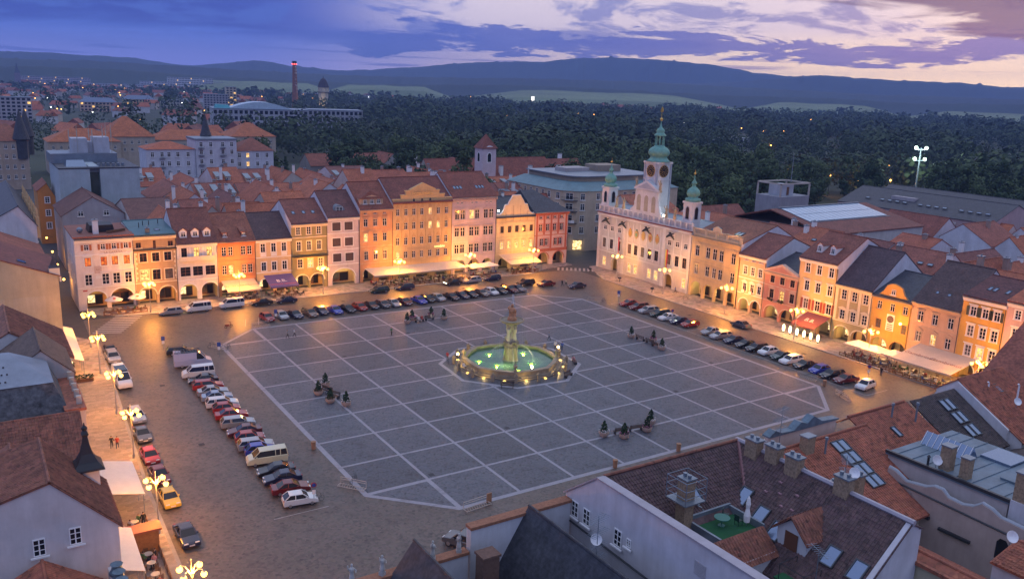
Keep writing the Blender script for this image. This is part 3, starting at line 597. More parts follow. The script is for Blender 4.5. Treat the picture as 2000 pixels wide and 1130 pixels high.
for u in (2.9, 5.2, 7.4, 9.6): MB().box(u-.09, u+.09, -.07, -.004, 12.6, 16.6 if 2.9 < u < 9 else 15.0).build('pilaster', plaster((.55, .42, .26)), h.e)
mb = MB(); mb.box(2.9, 3.3, 4, 4.4, 15.5, 17.5); chimney(h.roof, 1.2, 6, 15, 17.8); chimney(h.roof, 7.4, 9, 16.8, 18.8, .6, .6)
fl = thing('roof_floodlight', 'small bright floodlight behind the curved gable', 'floodlight', (79.6, SY+1.6, 15.2)); MB().box(-.3, .3, -.15, .15, -.2, .2).build('housing', DARKMETAL, fl); MB().box(-.26, .26, -.2, -.155, -.16, .16).build('lens', EM('floodlight_lens', (.85, 1.0, .9), 12), fl); point(fl, (.2, -.6, .5), 90, (.85, 1, .9), .2)
h = SH('red_pilaster_house', 'pink corner house with red pilasters on open arches and grey hipped roof', 90.2, 10.9, (.66, .50, .44), plaster((.50, .15, .08)))
h.row(13.0, .9, .9, (1.9, 4.15, 6.4, 8.65), 'x').row(10.2, 1.9, 1.05, (1.9, 4.15, 6.45, 8.7), 'x').row(6.3, 1.9, 1.05, (2.4, 3.9, 6.9, 8.4), 'x').arc((3.1, 3.6, 1.6, 3.6), (8.1, 3.6, 1.6, 3.6))
h.body(14.5, 16, 19.4, 8, roofmat=SLATE, hip=(.2, 6.5), belts=(8.2,), alight=30)
for u, z0, z1 in ((.7, 4.6, 13.9), (3.0, 8.4, 13.9), (5.3, 4.6, 13.9), (7.6, 8.4, 13.9), (10.2, 4.6, 13.9)): MB().box(u-.28, u+.28, -.08, -.004, z0, z1).build('pilaster', h.tm, h.e)
MB().box(0, 10.9, -.06, -.004, 13.55, 13.95).build('frieze', h.tm, h.e); MB().box(.01, 10.9, -.05, -.003, 3.75, 4.55).build('arcade_band', h.tm, h.e)
for k in range(6): window(h.e, 0, 0, 1.0, 1.7, 'x', 'd').matrix_local = Matrix.Translation((10.92, 2.5+4.5*(k % 3), 6.3 if k < 3 else 10.2)) @ Matrix.Rotation(math.pi/2, 4, 'Z')
# ---------------------------------------------------------------- west side, left to right
WX = 106.0
def WH(name, label, y0, w, col, trim=None, cat='house'): return House(name, label, (WX, y0, 0), -math.pi/2, w, col, trim, cat)
# town hall
THW = M('town_hall_white', (.60, .60, .59), .7, .12, .5); TW = (.50, .50, .49); th = WH('town_hall', 'white baroque town hall with three green copper onion towers and clocks', 100.0, 35.0, TW, THW, 'town hall')
BR = M('bronze_dark', (.035, .035, .032), .5, .2)
R3 = (2.9, 5.85, 8.85, 13.1, 15.5, 18.1, 20.7, 23.2, 27.7, 30.4, 33.0)
th.row(7.15, 2.5, 1.35, R3, 'h', 'cddcdcddcdd', frame=W_B).row(11.2, 1.25, 1.25, (2.9, 5.75, 8.75, 27.5, 30.2, 33.0), 'x', 'd').row(2.3, 2.3, 1.2, (3.3, 13.4, 15.8, 21.0, 23.5, 33.3), 'x', 'l').arc((7.5, 2.6, 2.3, 3.7), (27.9, 2.6, 2.3, 3.7))
th.body(14.9, 16, 16.4, 8, roofmat=GREYMETAL, cornice=False, over=.1, belts=(4.9,), alight=25)
MB().box(-.1, 35.1, -.5, -.004, 14.3, 14.9).build('cornice', THW, th.e); MB().box(-.12, 35.12, -.62, .3, 14.9, 15.12).build('red_coping', M('red_sheet', (.22, .05, .03), .6, .15), th.e)
mb = MB(); mb.box(0, 35, -.1, .15, 15.12, 15.4); mb.box(0, 35, -.15, .2, 16.75, 17.0)
for k in range(19): mb.box(k*34.5/18, k*34.5/18+.5, -.14, .19, 15.4, 16.75)
mb.build('attic', THW, th.e)
for k in range(18): MB().box(k*34.5/18+.62, k*34.5/18+1.8, -.06, .1, 15.55, 16.6).build('attic_panel', M('grey_panel', (.36, .38, .42), .8, .1), th.e)
for u in (.5, 10.7, 25.6, 34.5): MB().box(u-.45, u+.45, -.12, -.004, 0, 14.3).build('pilaster', THW, th.e)
for u in (4.4, 7.4, 12.1, 14.3, 16.8, 19.4, 22.0, 24.3, 29.1, 31.7): MB().box(u-.16, u+.16, -.09, -.004, 5.3, 14.0).build('pilaster', THW, th.e)
AR = [(.55, .30, .05), (.16, .32, .2), (.5, .35, .1), (.3, .1, .07), (.5, .22, .06)]
for k, u in enumerate((13.1, 15.5, 18.1, 20.7, 23.2)):
    mb = MB(); mb.prism([(-.7, .5), (-.45, .95), (0, 1.25), (.45, .95), (.7, .5), (.62, -.35), (0, -1.05), (-.62, -.35)], 'y', -.14, -.004, 0); mb.prism([(-.35, .45), (.35, .45), (.32, -.2), (0, -.55), (-.32, -.2)], 'y', -.2, -.14, 1)
    mb.ball((0, -.1, 1.2), .25, 1); mb.build('coat_of_arms', [M('arms_gold', (.45, .33, .12), .5, .3, 6), M('arms_%d' % k, AR[k], .6, .3, 5)], th.e, (u, 0, 11.1))
def gargoyle(u):
    mb = MB(); mb.tube([(0, 0, 12.2), (0, -.6, 12.7), (0, -1.1, 13.25), (0, -1.7, 13.4), (0, -2.3, 13.15), (0, -2.7, 12.95)], [.16, .2, .3, .34, .26, .1], 8); mb.hexa([(-.1, -1.0, 13.4), (.1, -1.0, 13.4), (.1, -1.5, 13.6), (-.1, -1.5, 13.6)], [(-.8, -.6, 13.9), (-.6, -.6, 13.95), (-.6, -1.3, 14.0), (-.8, -1.3, 13.9)]); mb.hexa([(-.1, -1.0, 13.4), (.1, -1.0, 13.4), (.1, -1.5, 13.6), (-.1, -1.5, 13.6)], [(.6, -.6, 13.9), (.8, -.6, 13.95), (.8, -1.3, 14.0), (.6, -1.3, 13.9)])
    mb.tube([(0, -.05, 12.9), (0, -1.0, 13.0)], .05, 5); mb.build('dragon_gargoyle', BR, th.e, (u, 0, 0))
for u in (4.6, 11.2, 20.4, 29.0): gargoyle(u)
# central gable
g = [(12.6, 17), (13.0, 17.6), (13.6, 18.0), (14.0, 19.0), (14.1, 22.6), (22.3, 22.6), (22.4, 19.0), (22.8, 18.0), (23.4, 17.6), (23.8, 17)]
gab = MB().prism(g, 'y', -.05, .7).build('gable', THW, th.e)
MB().prism([(13.6, 22.7), (22.8, 22.7), (22.8, 23.05), (18.2, 25.2), (13.6, 23.05)], 'y', -.35, .9).build('pediment', THW, gab); MB().prism([(14.9, 23.1), (21.5, 23.1), (18.2, 24.6)], 'y', -.40, -.352).build('pediment_field', M('grey_panel', (.36, .38, .42)), gab)
for u, p in ((15.5, 'l'), (18.2, 'c'), (20.9, 'l')):
    mb = MB(); mb.prism([(-.7, -1.9), (.7, -1.9), (.7, 1.4), (.45, 1.9), (0, 2.1), (-.45, 1.9), (-.7, 1.4)], 'y', -.1, -.052); mb.build('gable_window', M('gable_glow', (.34, .32, .24), .5, .2), gab, (u, 0, 19.4))
for u in (14.5, 16.8, 19.6, 21.9): MB().box(u-.2, u+.2, -.16, -.052, 17.2, 22.5).build('pilaster', THW, gab)
for q, u0 in ((-1, 12.6), (1, 23.8)):
    mb = MB(); mb.tube([(u0, .3, 17.2), (u0-q*.7, .3, 17.9), (u0-q*1.2, .3, 19.2), (u0-q*1.5, .3, 20.6)], [.5, .4, .35, .2], 8); mb.build('volute', THW, gab)
# towers
def onion(mb, cx, cy, z, r, h, lantern=True):
    mb.lathe(cx, cy, [(r*1.15, z), (r*1.2, z+.1*h), (r*.85, z+.12*h), (r*.72, z+.15*h), (r*.95, z+.22*h), (r*1.05, z+.30*h), (r*.95, z+.40*h), (r*.6, z+.48*h), (r*.3, z+.54*h), (r*.26, z+.62*h), (r*.42, z+.64*h), (r*.40, z+.69*h), (r*.18, z+.76*h), (r*.07, z+.85*h), (r*.03, z+.98*h)], 16)
def side_tower(u):
    mb = MB(); mb.box(u, u+2.9, .4, 3.3, 14.9, 21.3); mb.box(u-.22, u+3.12, .18, 3.52, 21.3, 21.75); mb.box(u-.1, u+3.0, .3, 3.4, 17.0, 17.3); t = mb.build('side_tower', THW, th.e)
    for a, b, rz in ((u+1.45, .38, 0), (u+2.92, 1.85, math.pi/2), (u-.02, 1.85, -math.pi/2)):
        w = MB(); pr = [(-.5, -1.4), (.5, -1.4), (.5, .9), (.3, 1.3), (0, 1.45), (-.3, 1.3), (-.5, .9)]; w.prism(pr, 'y', -.03, .02, 0); w.prism([(p*1.35, q*1.15) for p, q in pr], 'y', -.012, .015, 1); w.build('arched_window', [GLASS, M('grey_panel', (.36, .38, .42))], t, (a, b, 19.1), rz)
    d = MB(); onion(d, u+1.45, 1.85, 21.75, 1.5, 6.4); d.build('copper_dome', COPPER, t, smooth=True); b = MB(); b.ball((u+1.45, 1.85, 28.2), .3); b.tube([(u+1.45, 1.85, 28.2), (u+1.45, 1.85, 29.2)], .06, 5); b.build('gilded_finial', GOLD, t)
side_tower(.3); side_tower(30.8)
mb = MB(); mb.box(15.9, 20.3, .9, 5.3, 14.9, 29.3); mb.box(15.55, 20.65, .55, 5.65, 29.3, 29.75); mb.box(15.75, 20.45, .75, 5.45, 25.3, 25.6); ct = mb.build('clock_tower', THW, th.e)
for u in (15.9, 20.3):
    for v in (.9, 5.3): MB().box(u-.22, u+.22, v-.22, v+.22, 17, 29.3).build('corner_pilaster', M('grey_panel', (.36, .38, .42)), ct)
def clock(a, b, rz):
    m = MB(); n = 24
    def ring(r0, r1, y0, y1, mi):
        for k in range(n):
            t0, t1 = 2*math.pi*k/n, 2*math.pi*(k+1)/n; P = lambda r, t: (r*math.cos(t), r*math.sin(t))
            q = [P(r0, t0), P(r1, t0), P(r1, t1), P(r0, t1)]; m.hexa([(x, y0, z) for x, z in q], [(x, y1, z) for x, z in q], mi)
    m.prism([(1.45*math.cos(2*math.pi*k/n), 1.45*math.sin(2*math.pi*k/n)) for k in range(n)], 'y', -.05, 0, 0); ring(1.35, 1.5, -.09, -.01, 1); ring(.55, .62, -.07, -.05, 1)
    for k in range(12):
        t = math.pi*k/6; c, s = math.sin(t), math.cos(t); d = .09; m.hexa([(.85*c-d*s, -.08, .85*s+d*c), (.85*c+d*s, -.08, .85*s-d*c), (1.25*c+d*s, -.08, 1.25*s-d*c), (1.25*c-d*s, -.08, 1.25*s+d*c)], [(.85*c-d*s, -.05, .85*s+d*c), (.85*c+d*s, -.05, .85*s-d*c), (1.25*c+d*s, -.05, 1.25*s-d*c), (1.25*c-d*s, -.05, 1.25*s+d*c)], 1)
    o = m.build('clock_face', [M('clock_black', (.012, .012, .014), .4, 0), GOLD], ct, (a, b, 27.5), rz)
    for t, L, w in ((R(-115), .8, .09), (R(150), 1.15, .06)):
        c, s = math.sin(t), math.cos(t); MB().hexa([(-w*s, -.12, w*c), (w*s, -.12, -w*c), (L*c+w*.4*s, -.12, L*s-w*.4*c), (L*c-w*.4*s, -.12, L*s+w*.4*c)], [(-w*s, -.09, w*c), (w*s, -.09, -w*c), (L*c+w*.4*s, -.09, L*s-w*.4*c), (L*c-w*.4*s, -.09, L*s+w*.4*c)]).build('clock_hand', GOLD, o)
clock(18.1, .89, 0); clock(20.31, 3.1, math.pi/2); clock(15.89, 3.1, -math.pi/2)
d = MB(); d.lathe(18.1, 3.1, [(3.1, 29.75), (2.5, 30.1), (2.1, 30.6), (2.0, 30.9), (2.5, 31.4), (2.65, 31.9), (2.5, 32.5), (1.9, 33.1), (1.3, 33.4), (1.25, 33.6)], 16); d.lathe(18.1, 3.1, [(1.45, 35.9), (1.5, 36.1), (1.1, 36.5), (.9, 36.7), (1.05, 37.1), (.9, 37.5), (.4, 37.9), (.16, 38.6), (.05, 39.7)], 14); d.build('copper_dome', COPPER, ct, smooth=True)
d = MB()
for k in range(8): a = math.pi*k/4; d.cyl(18.1+1.05*math.cos(a), 3.1+1.05*math.sin(a), 33.5, 36.0, .15, .15, 6)
d.build('lantern', COPPER, ct); b = MB(); b.ball((18.1, 3.1, 39.9), .4); b.tube([(18.1, 3.1, 40), (18.1, 3.1, 41.6)], .07, 5); b.prism([(17.7, 41.6), (18.5, 41.6), (18.6, 42.1), (18.35, 42.6), (18.1, 42.9), (17.85, 42.6), (17.6, 42.1)], 'y', 3.05, 3.15); b.build('gilded_finial', GOLD, ct)
# attic statues
def statue_mesh():
    m = MB(); m.box(-.35, .35, -.35, .35, 0, .5); m.lathe(0, 0, [(.34, .5), (.38, .9), (.30, 1.4), (.26, 1.7), (.36, 2.05), (.33, 2.3), (.14, 2.5), (.12, 2.58), (.17, 2.7), (.15, 2.9), (.03, 3.0)], 9)
    m.tube([(.3, 0, 2.2), (.55, -.15, 1.9), (.4, -.35, 1.7)], [.12, .1, .08], 6); m.tube([(-.3, 0, 2.2), (-.55, -.1, 2.4), (-.6, -.1, 2.9)], [.12, .1, .08], 6); return m
SAND = M('sandstone', (.42, .33, .20), .85, .25, 2, .3); stm = statue_mesh().mesh('statue', SAND)
for k, (u, lab) in enumerate(((7.0, 'left outer'), (9.8, 'left inner'), (25.6, 'right inner'), (28.6, 'right outer'))): tag(inst(stm, 'statue', None, (WX-.0, 100-u, 17.0), -math.pi/2+.3*k), '%s of the four sandstone statues standing on the town hall attic' % lab, 'statue')
tag(inst(stm, 'statue', None, (WX+.3, 100-13.9, 22.65), -math.pi/2), 'pale statue on the left shoulder of the town hall pediment', 'statue'); tag(inst(stm, 'statue', None, (WX+.3, 100-22.5, 22.65), -math.pi/2), 'pale statue on the right shoulder of the town hall pediment', 'statue')
for u, cc in ((9.9, ((.6, .6, .6), (.5, .04, .04))), (28.0, ((.6, .5, .05), (.5, .04, .04)))):
    e = thing('flag', 'long hanging %s flag on the town hall front' % ('white and red' if u < 20 else 'yellow and red'), 'flag', (WX-.7, 100-u, 4.4), -math.pi/2)
    m = MB(); m.tube([(0, .6, 4.6), (0, -.6, 5.6)], .04, 5); m.build('pole', DARKMETAL, e)
    for k, c_ in enumerate(cc): MB().hexa([(-.35+.35*k, -.42, .2), (.35*k, -.5, .2), (.35*k, -.46, .2), (-.35+.35*k, -.38, .2)], [(-.35+.35*k, -.5, 5.3), (.35*k, -.42, 5.3), (.35*k, -.38, 5.3), (-.35+.35*k, -.46, 5.3)]).build('cloth', M('flag_%d_%d' % (u, k), c_, .8, .1), e)
# floodlights that wash the town hall (on the pavement masts in front of it)
def flood(loc, tgt, watts, label):
    e = thing('floodlight', label, 'floodlight', loc); m = MB(); m.cyl(0, 0, 0, .8, .06); m.box(-.3, .3, -.25, .25, .8, 1.2); m.build('housing', DARKMETAL, e)
    l = bpy.data.lights.new('flood_light', 'SPOT'); l.energy = watts; l.color = (.86, 1.0, .92); l.spot_size = R(95); l.spot_blend = .8; l.shadow_soft_size = .3
    o = bpy.data.objects.new('flood_light', l); COL.objects.link(o); o.parent = e; o.location = (0, 0, 1.35); d = Vector(tgt)-Vector(loc); o.rotation_euler = d.to_track_quat('-Z', 'Y').to_euler()
for k, y in enumerate((94, 82, 70)): flood((99.2, y, .14), (106.5, y, 15), 850, '%s floodlight on the pavement before the town hall' % ('left', 'middle', 'right')[k])
e = thing('floodlight', 'bright white lamp on the attic right of the town hall gable', 'floodlight', (WX-.1, 74.8, 17.0)); m = MB(); m.box(-.2, .2, -.25, .25, 0, .4); m.build('housing', DARKMETAL, e); MB().ball((-.3, 0, .45), .22).build('lens', EM('white_lamp', (1, .97, .85), 30), e); point(e, (.9, -.2, 1.6), 70, (.9, 1, .95), .2)
e = thing('floodlight', 'floodlight at the foot of the clock tower behind the gable', 'floodlight', (WX+3, 88.5, 16.8)); m = MB(); m.box(-.2, .2, -.25, .25, 0, .4); m.build('housing', DARKMETAL, e); point(e, (0, .3, 1.0), 220, (.88, 1, .95), .25)
e = thing('floodlight', 'floodlight on the roof between clock tower and right dome', 'floodlight', (WX+7, 73.0, 16.0)); m = MB(); m.box(-.2, .2, -.25, .25, 0, .4); m.build('housing', DARKMETAL, e); point(e, (0, 0, 1.2), 260, (.88, 1, .95), .25)
# neo-renaissance house with balustrade
h = WH('balustrade_house', 'yellow palace front with roof balustrade and open arcade right of the town hall', 65.0, 15.0, (.66, .50, .26), plaster((.60, .47, .28)))
h.row(11.0, 2.5, 1.25, (1.9, 5.3, 7.4, 9.4, 13.0), 'xp', 'd').row(6.7, 2.3, 1.2, (2.0, 5.5, 7.6, 9.5, 13.1), 'h', 'cdcdd').arc((2.4, 3.4, 2.2, 3.9), (6.2, 3.0, 2.2, 3.9), (9.6, 3.0, 2.2, 3.9), (13.0, 2.8, 2.2, 3.9))
h.body(14.6, 18, 18.0, 11, roof=(.24, .09, .05), over=-.4, belts=(12.9, 8.8, 4.7), alight=130)
mb = MB(); mb.box(0, 15, -.1, .2, 14.65, 14.9); mb.box(0, 15, -.15, .25, 16.0, 16.2)
for k in range(60): mb.cyl(.2+k*.25, .05, 14.9, 16.0, .07, .07, 6)
for u in (.3, 4.3, 7.5, 10.7, 14.7): mb.box(u-.3, u+.3, -.15, .25, 14.9, 16.3)
mb.build('balustrade', plaster((.60, .50, .34)), h.e); MB().prism([(6.2, 16.2), (8.8, 16.2), (8.6, 17.0), (7.5, 17.5), (6.4, 17.0)], 'y', -.1, .2).build('crest', plaster((.60, .50, .34)), h.e)
h.sky((3.0, 4.2, 10.2, 11.2), .35, .9, 1.8); e = thing('roof_lamp', 'yellow lamp shining on the tiles behind the balustrade', 'lamp', (WX+2.6, 54.2, 15.6)); MB().box(-.15, .15, -.15, .15, -.3, .1).build('housing', DARKMETAL, e); point(e, (0, 0, .7), 120, (1, .85, .4), .15)
h = WH('peach_house', 'narrow peach house with pedimented windows and two round red-rimmed signs', 50.2, 7.5, (.66, .46, .30), WHITE)
h.row(9.35, 1.8, 1.0, (1.9, 4.0, 6.1), '6').row(5.6, 1.8, 1.0, (2.1, 4.2, 6.2), 'xp').row(11.8, .5, .5, (1.7, 2.3, 3.7, 4.3, 5.7, 6.3), 'xn').arc((2.3, 2.7, 1.8, 3.2), (5.5, 2.7, 1.8, 3.2))
h.body(12.8, 18, 16.6, 8, roof=(.22, .075, .05), belts=(7.6, 4.2), alight=110)
for u in (2.1, 4.2):
    MB().lathe(0, 0, [(.45, -.04), (.5, .0), (.45, .04)], 14).build('round_sign', WHITE, h.e).matrix_local = Matrix.Translation((u-.1, -.35, 4.7)) @ Matrix.Rotation(math.pi/2, 4, 'X'); MB().lathe(0, 0, [(.5, -.05), (.56, 0), (.5, .05)], 14).build('sign_rim', M('red_enamel', (.35, .03, .03)), h.e).matrix_local = Matrix.Translation((u-.1, -.33, 4.7)) @ Matrix.Rotation(math.pi/2, 4, 'X')
h = WH('pink_pediment_house', 'small pink house with triangular pediment and flower boxes', 42.7, 8.7, (.60, .28, .20), plaster((.66, .46, .34)))
h.row(8.9, 1.5, 1.1, (2.0, 4.6, 7.2), 'x', frame=W_B).row(5.8, 1.9, 1.1, (2.1, 4.8, 7.4), 'xk', 'dld', frame=W_B).arc((2.4, 3.6, 1.5, 3.3), (6.4, 3.5, 1.4, 3.2))
h.body(10.6, 18, 13.4, 9, roofmat=SLATE, belts=(7.5, 4.2), alight=60)
MB().prism([(-.2, 10.4), (8.9, 10.4), (8.9, 10.7), (4.35, 12.5), (-.2, 10.7)], 'y', -.5, .6).build('pediment', h.tm, h.e); MB().prism([(1.3, 10.75), (7.4, 10.75), (4.35, 11.95)], 'y', -.54, -.502).build('pediment_field', h.pm, h.e)
for u in (2.1, 4.8): m = MB(); m.box(u-.6, u+.6, -.5, -.15, 4.5, 4.75); [m.ball((u+rnd.uniform(-.6, .6), -.35+rnd.uniform(-.15, .1), 4.7+rnd.uniform(-.3, .2)), .2, 1, 6, 4) for _ in range(12)]; m.build('flower_box', [WOOD, M('flower_foliage', (.06, .05, .02), .9, .4, 8)], h.e)
h = WH('yellow_dormer_house', 'tall yellow house with two gabled dormers above the lit B.B. terrace', 34.2, 9.1, (.68, .49, .24), WHITE)
h.row(13.05, 1.9, 1.1, (2.0, 4.75, 7.6), 'x').row(9.4, 2.0, 1.1, (2.2, 4.9, 7.7), 'xh').row(5.7, 2.1, 1.15, (2.4, 5.2, 7.9), 'xhs', 'cdd', shut=M('red_shutter', (.3, .07, .04))).arc((2.6, 3.4, 1.7, 3.3), (7.3, 2.9, 1.7, 3.5))
h.body(15.0, 18, 19.5, 8, roof=(.22, .075, .05)).dorm((3.0, 6.1), 'gable', 1.25, 1.5, .22)
h = WH('green_panel_house', 'beige house with pale pilasters, wavy window hoods and big dark roof', 25.1, 8.1, (.40, .34, .18), CREAM)
h.row(9.5, 1.9, 1.1, (1.9, 4.25, 6.7), '6').row(5.5, 1.9, 1.1, (2.0, 4.4, 6.9), '6k').arc((2.3, 3.2, 1.8, 3.3), (6.2, 3.3, 1.8, 3.2))
h.body(11.45, 18, 18.0, 8.5, roof=(.085, .055, .06), belts=(4.2,), alight=90)
for u in (.35, 3.1, 5.5, 7.8): MB().box(u-.28, u+.28, -.07, -.004, 4.4, 10.6).build('pilaster', CREAM, h.e)
h = WH('ochre_gable_house', 'weathered ochre house with curved gable and round white banner', 17.0, 8.0, (.58, .34, .08), plaster((.52, .32, .12)))
h.row(9.3, 1.5, .95, (1.6, 4.2, 6.8), 'xn', 'd').row(12.2, .95, .8, (4.1,), 'xn', 'd').row(5.8, 1.7, 1.05, (1.8, 7.0), 'x', 'c', frame=W_B).arc((2.4, 3.4, 1.6, 3.3), (6.2, 3.2, 1.6, 3.3))
h.holes = [q for q in h.holes if q[2] < 11]; wg = h.wins.pop(3)
h.body(11.0, 18, 14.5, 9, roofmat=SLATE, cornice=True, alight=90)
g = [(.2, 11), (1.2, 11.3), (2.0, 12.0), (2.5, 12.9), (2.6, 13.2), (3.2, 13.5), (4.1, 13.75), (5.0, 13.5), (5.6, 13.2), (5.7, 12.9), (6.2, 12.0), (7.0, 11.3), (7.9, 11)]
MB().prism(g, 'y', -.02, .5).build('curved_gable', h.pm, h.e); window(h.e, 4.1, 12.2, .8, .95, 'xn', 'd', v=-.2); m = MB()
for a, b in zip(g[:-1], g[1:]): m.tube([(a[0], .2, a[1]), (b[0], .2, b[1])], .14, 6)
m.build('gable_coping', plaster((.3, .22, .14)), h.e)
bn = MB(); bn.box(3.4, 5.0, -.12, -.06, 4.9, 8.0, 0); bn.build('banner', WHITE, h.e); MB().lathe(0, 0, [(.68, -.02), (.68, .02)], 20).build('banner_disc', M('banner_grey', (.12, .09, .08), .7, .5, 4), h.e).matrix_local = Matrix.Translation((4.2, -.14, 7.1)) @ Matrix.Rotation(math.pi/2, 4, 'X')
for z in (6.1, 5.75, 5.4, 5.1): MB().box(3.65, 4.75, -.135, -.122, z-.09, z+.07).build('banner_text_line', M('banner_ink', (.12, .09, .08), .7, 0), h.e)
lm = MB(); lm.ball((6.6, -.7, 6.9), .22); lo = lm.build('wall_lamp', EM('wall_globe', (1, .6, .15), 14), h.e); point(lo, (6.6, -1.2, 6.9), 60, SODIUM, .2)
h = WH('pink_tan_house', 'tan pink house with triangular window hoods and steep dark roof', 9.0, 9.0, (.56, .38, .26), plaster((.54, .40, .28)))
h.row(9.05, 1.9, 1.0, (1.8, 4.55, 7.4), 'xh').row(5.4, 1.9, 1.0, (1.9, 4.7, 7.4), 'xp', 'cld').row(11.05, .4, .5, (1.8, 4.5, 7.2), 'xn').arc((2.5, 3.0, 1.6, 3.2), (6.6, 3.0, 1.6, 3.2))
h.body(11.6, 18, 18.0, 9, roof=(.095, .06, .055), belts=(7.3, 4.2))
chimney(h.roof, 5.5, 10, 16.5, 20.0, .9, .9, plaster((.35, .25, .2))); h.sky((3.0, 5.2), .25, .6, .6)
h = WH('orange_yellow_house', 'bright yellow orange house with green shutters beside the last street lamp', 0.0, 7.3, (.66, .38, .08), WHITE)
h.row(12.2, 1.6, 1.0, (1.9, 3.95, 5.9), 'hs', 'd', shut=M('green_shutter', (.06, .07, .05))).row(8.8, 1.9, 1.05, (1.9, 4.0, 5.95), '6h', 'cdd').row(5.35, 1.9, 1.05, (2.0, 4.05, 6.1), '6h', 'cld').arc((2.2, 2.7, 1.6, 3.2), (5.4, 2.7, 1.6, 3.2))
h.body(14.65, 18, 17.2, 8, roof=(.13, .05, .045)).sky((2.5, 3.4, 5.5), .4, .6, 1.4)
h = WH('pink_end_house', 'plain pink house at the right edge of the west facades', -7.3, 9.0, (.60, .42, .38), WHITE)
h.row(13.3, 1.5, .95, (1.8, 4.6, 7.2), '6').row(10.2, 1.6, .95, (1.8, 4.6, 7.2), '6h').row(6.3, 1.7, .95, (1.8, 4.6, 7.2), '6h'); h.body(15.3, 18, 18.0, 9, roof=RED_T)

# curved corner building beyond the square's far corner
def corner_block():
    e = thing('corner_block', 'beige rounded corner block with balconies and blue-green sheet roof', 'building')
    pts = [(110, 152), (110, 127)]; cx, cy_, r = 118.0, 127.0, 8.0
    for k in range(1, 9): a = math.pi+math.pi/2*k/8; pts.append((cx+r*math.cos(a), cy_+r*math.sin(a)))
    pts += [(152, 119), (152, 150)]
    pm_ = plaster((.52, .42, .30)); m = MB(); m.hexa([(*p, 0) for p in pts], [(*p, 17.6) for p in pts]); m.build('wall', [pm_], e)
    c = Vector((130, 136)); f = lambda p, k: tuple(c+(Vector(p)-c)*k)
    m = MB(); m.hexa([(*f(p, 1.02), 17.6) for p in pts], [(*f(p, .80), 19.8) for p in pts]); m.build('roof', M('blue_green_sheet', (.12, .21, .23), .5, .2, .5), e)
    m = MB(); m.hexa([(*f(p, .74), 19.8) for p in pts], [(*f(p, .74), 21.2) for p in pts]); m.build('attic_storey', plaster((.34, .27, .2)), e); m = MB(); m.hexa([(*f(p, .78), 21.2) for p in pts], [(*f(p, .78), 21.5) for p in pts]); m.build('flat_roof', GREYMETAL, e)
    MB().box(132, 141, 134, 141, 21.5, 23.4).build('lift_house', plaster((.34, .27, .2)), e); MB().box(121, 130, 136, 142, 21.5, 22.6).build('roof_hut', plaster((.45, .40, .38)), e)
    def wn(x, y, ang, z, w=1.2, h=1.9, p='d'): o = window(e, 0, 0, w, h, 'xn', p, v=0); o.matrix_local = Matrix.Translation((x, y, z)) @ Matrix.Rotation(ang, 4, 'Z') @ Matrix.Translation((0, -.14, 0))
    for z in (6.2, 9.6, 13.0, 16.0):
        for k in range(7): wn(110, 129+3.2*k, -math.pi/2, z)
        for a in (195, 222, 250): A = R(a); wn(cx+r*math.cos(A), cy_+r*math.sin(A), A+math.pi/2, z, 2.2 if a == 222 else 1.3)
        for k in range(9): wn(120.5+3.4*k, 119, 0, z)
    for z in (8.3, 11.7, 14.9):
        m = MB(); P = [(cx+q*math.cos(R(a)), cy_+q*math.sin(R(a))) for q, s_ in ((8.0, 1), (9.0, -1)) for a in range(207, 240, 4)[::s_]]; m.hexa([(*p, z-.12) for p in P], [(*p, z) for p in P])
        for a in range(207, 240, 2): m.cyl(cx+8.9*math.cos(R(a)), cy_+8.9*math.sin(R(a)), z, z+.9, .025, .025, 4)
        m.tube([(cx+8.9*math.cos(R(a)), cy_+8.9*math.sin(R(a)), z+.9) for a in range(207, 240, 4)], .04, 5); m.build('balcony', DARKMETAL, e)
    B = lambda z: [(cx+8.95*math.cos(R(a)), cy_+8.95*math.sin(R(a)), z) for a in (212, 234)]+[(cx+9.05*math.cos(R(a)), cy_+9.05*math.sin(R(a)), z) for a in (234, 212)]
    MB().hexa(B(8.35), B(9.2)).build('balcony_banner', WHITE, e)
    for a, ww in ((203, 2.6), (243, 2.6)):
        A = R(a); o = MB().box(-ww/2, ww/2, -.06, .02, .5, 3.3).build('shop_window', LW_('shop_bright', (1, .72, .3), (.15, .08, .03), 1.8), e, (cx+8.05*math.cos(A), cy_+8.05*math.sin(A), 0), A+math.pi/2); m = MB(); m.box(-ww/2-.1, ww/2+.1, -.9, .02, 3.35, 3.45); m.build('canopy', DARKMETAL, o); point(o, (0, -1.2, 2.6), 60, (1, .78, .4), .2)
    for k in range(3): MB().box(109.92, 110.02, 129+4*k, 131.6+4*k, .5, 3.0).build('shop_window', LW_('shop_bright', (1, .72, .3), (.15, .08, .03), 1.8), e)
corner_block()
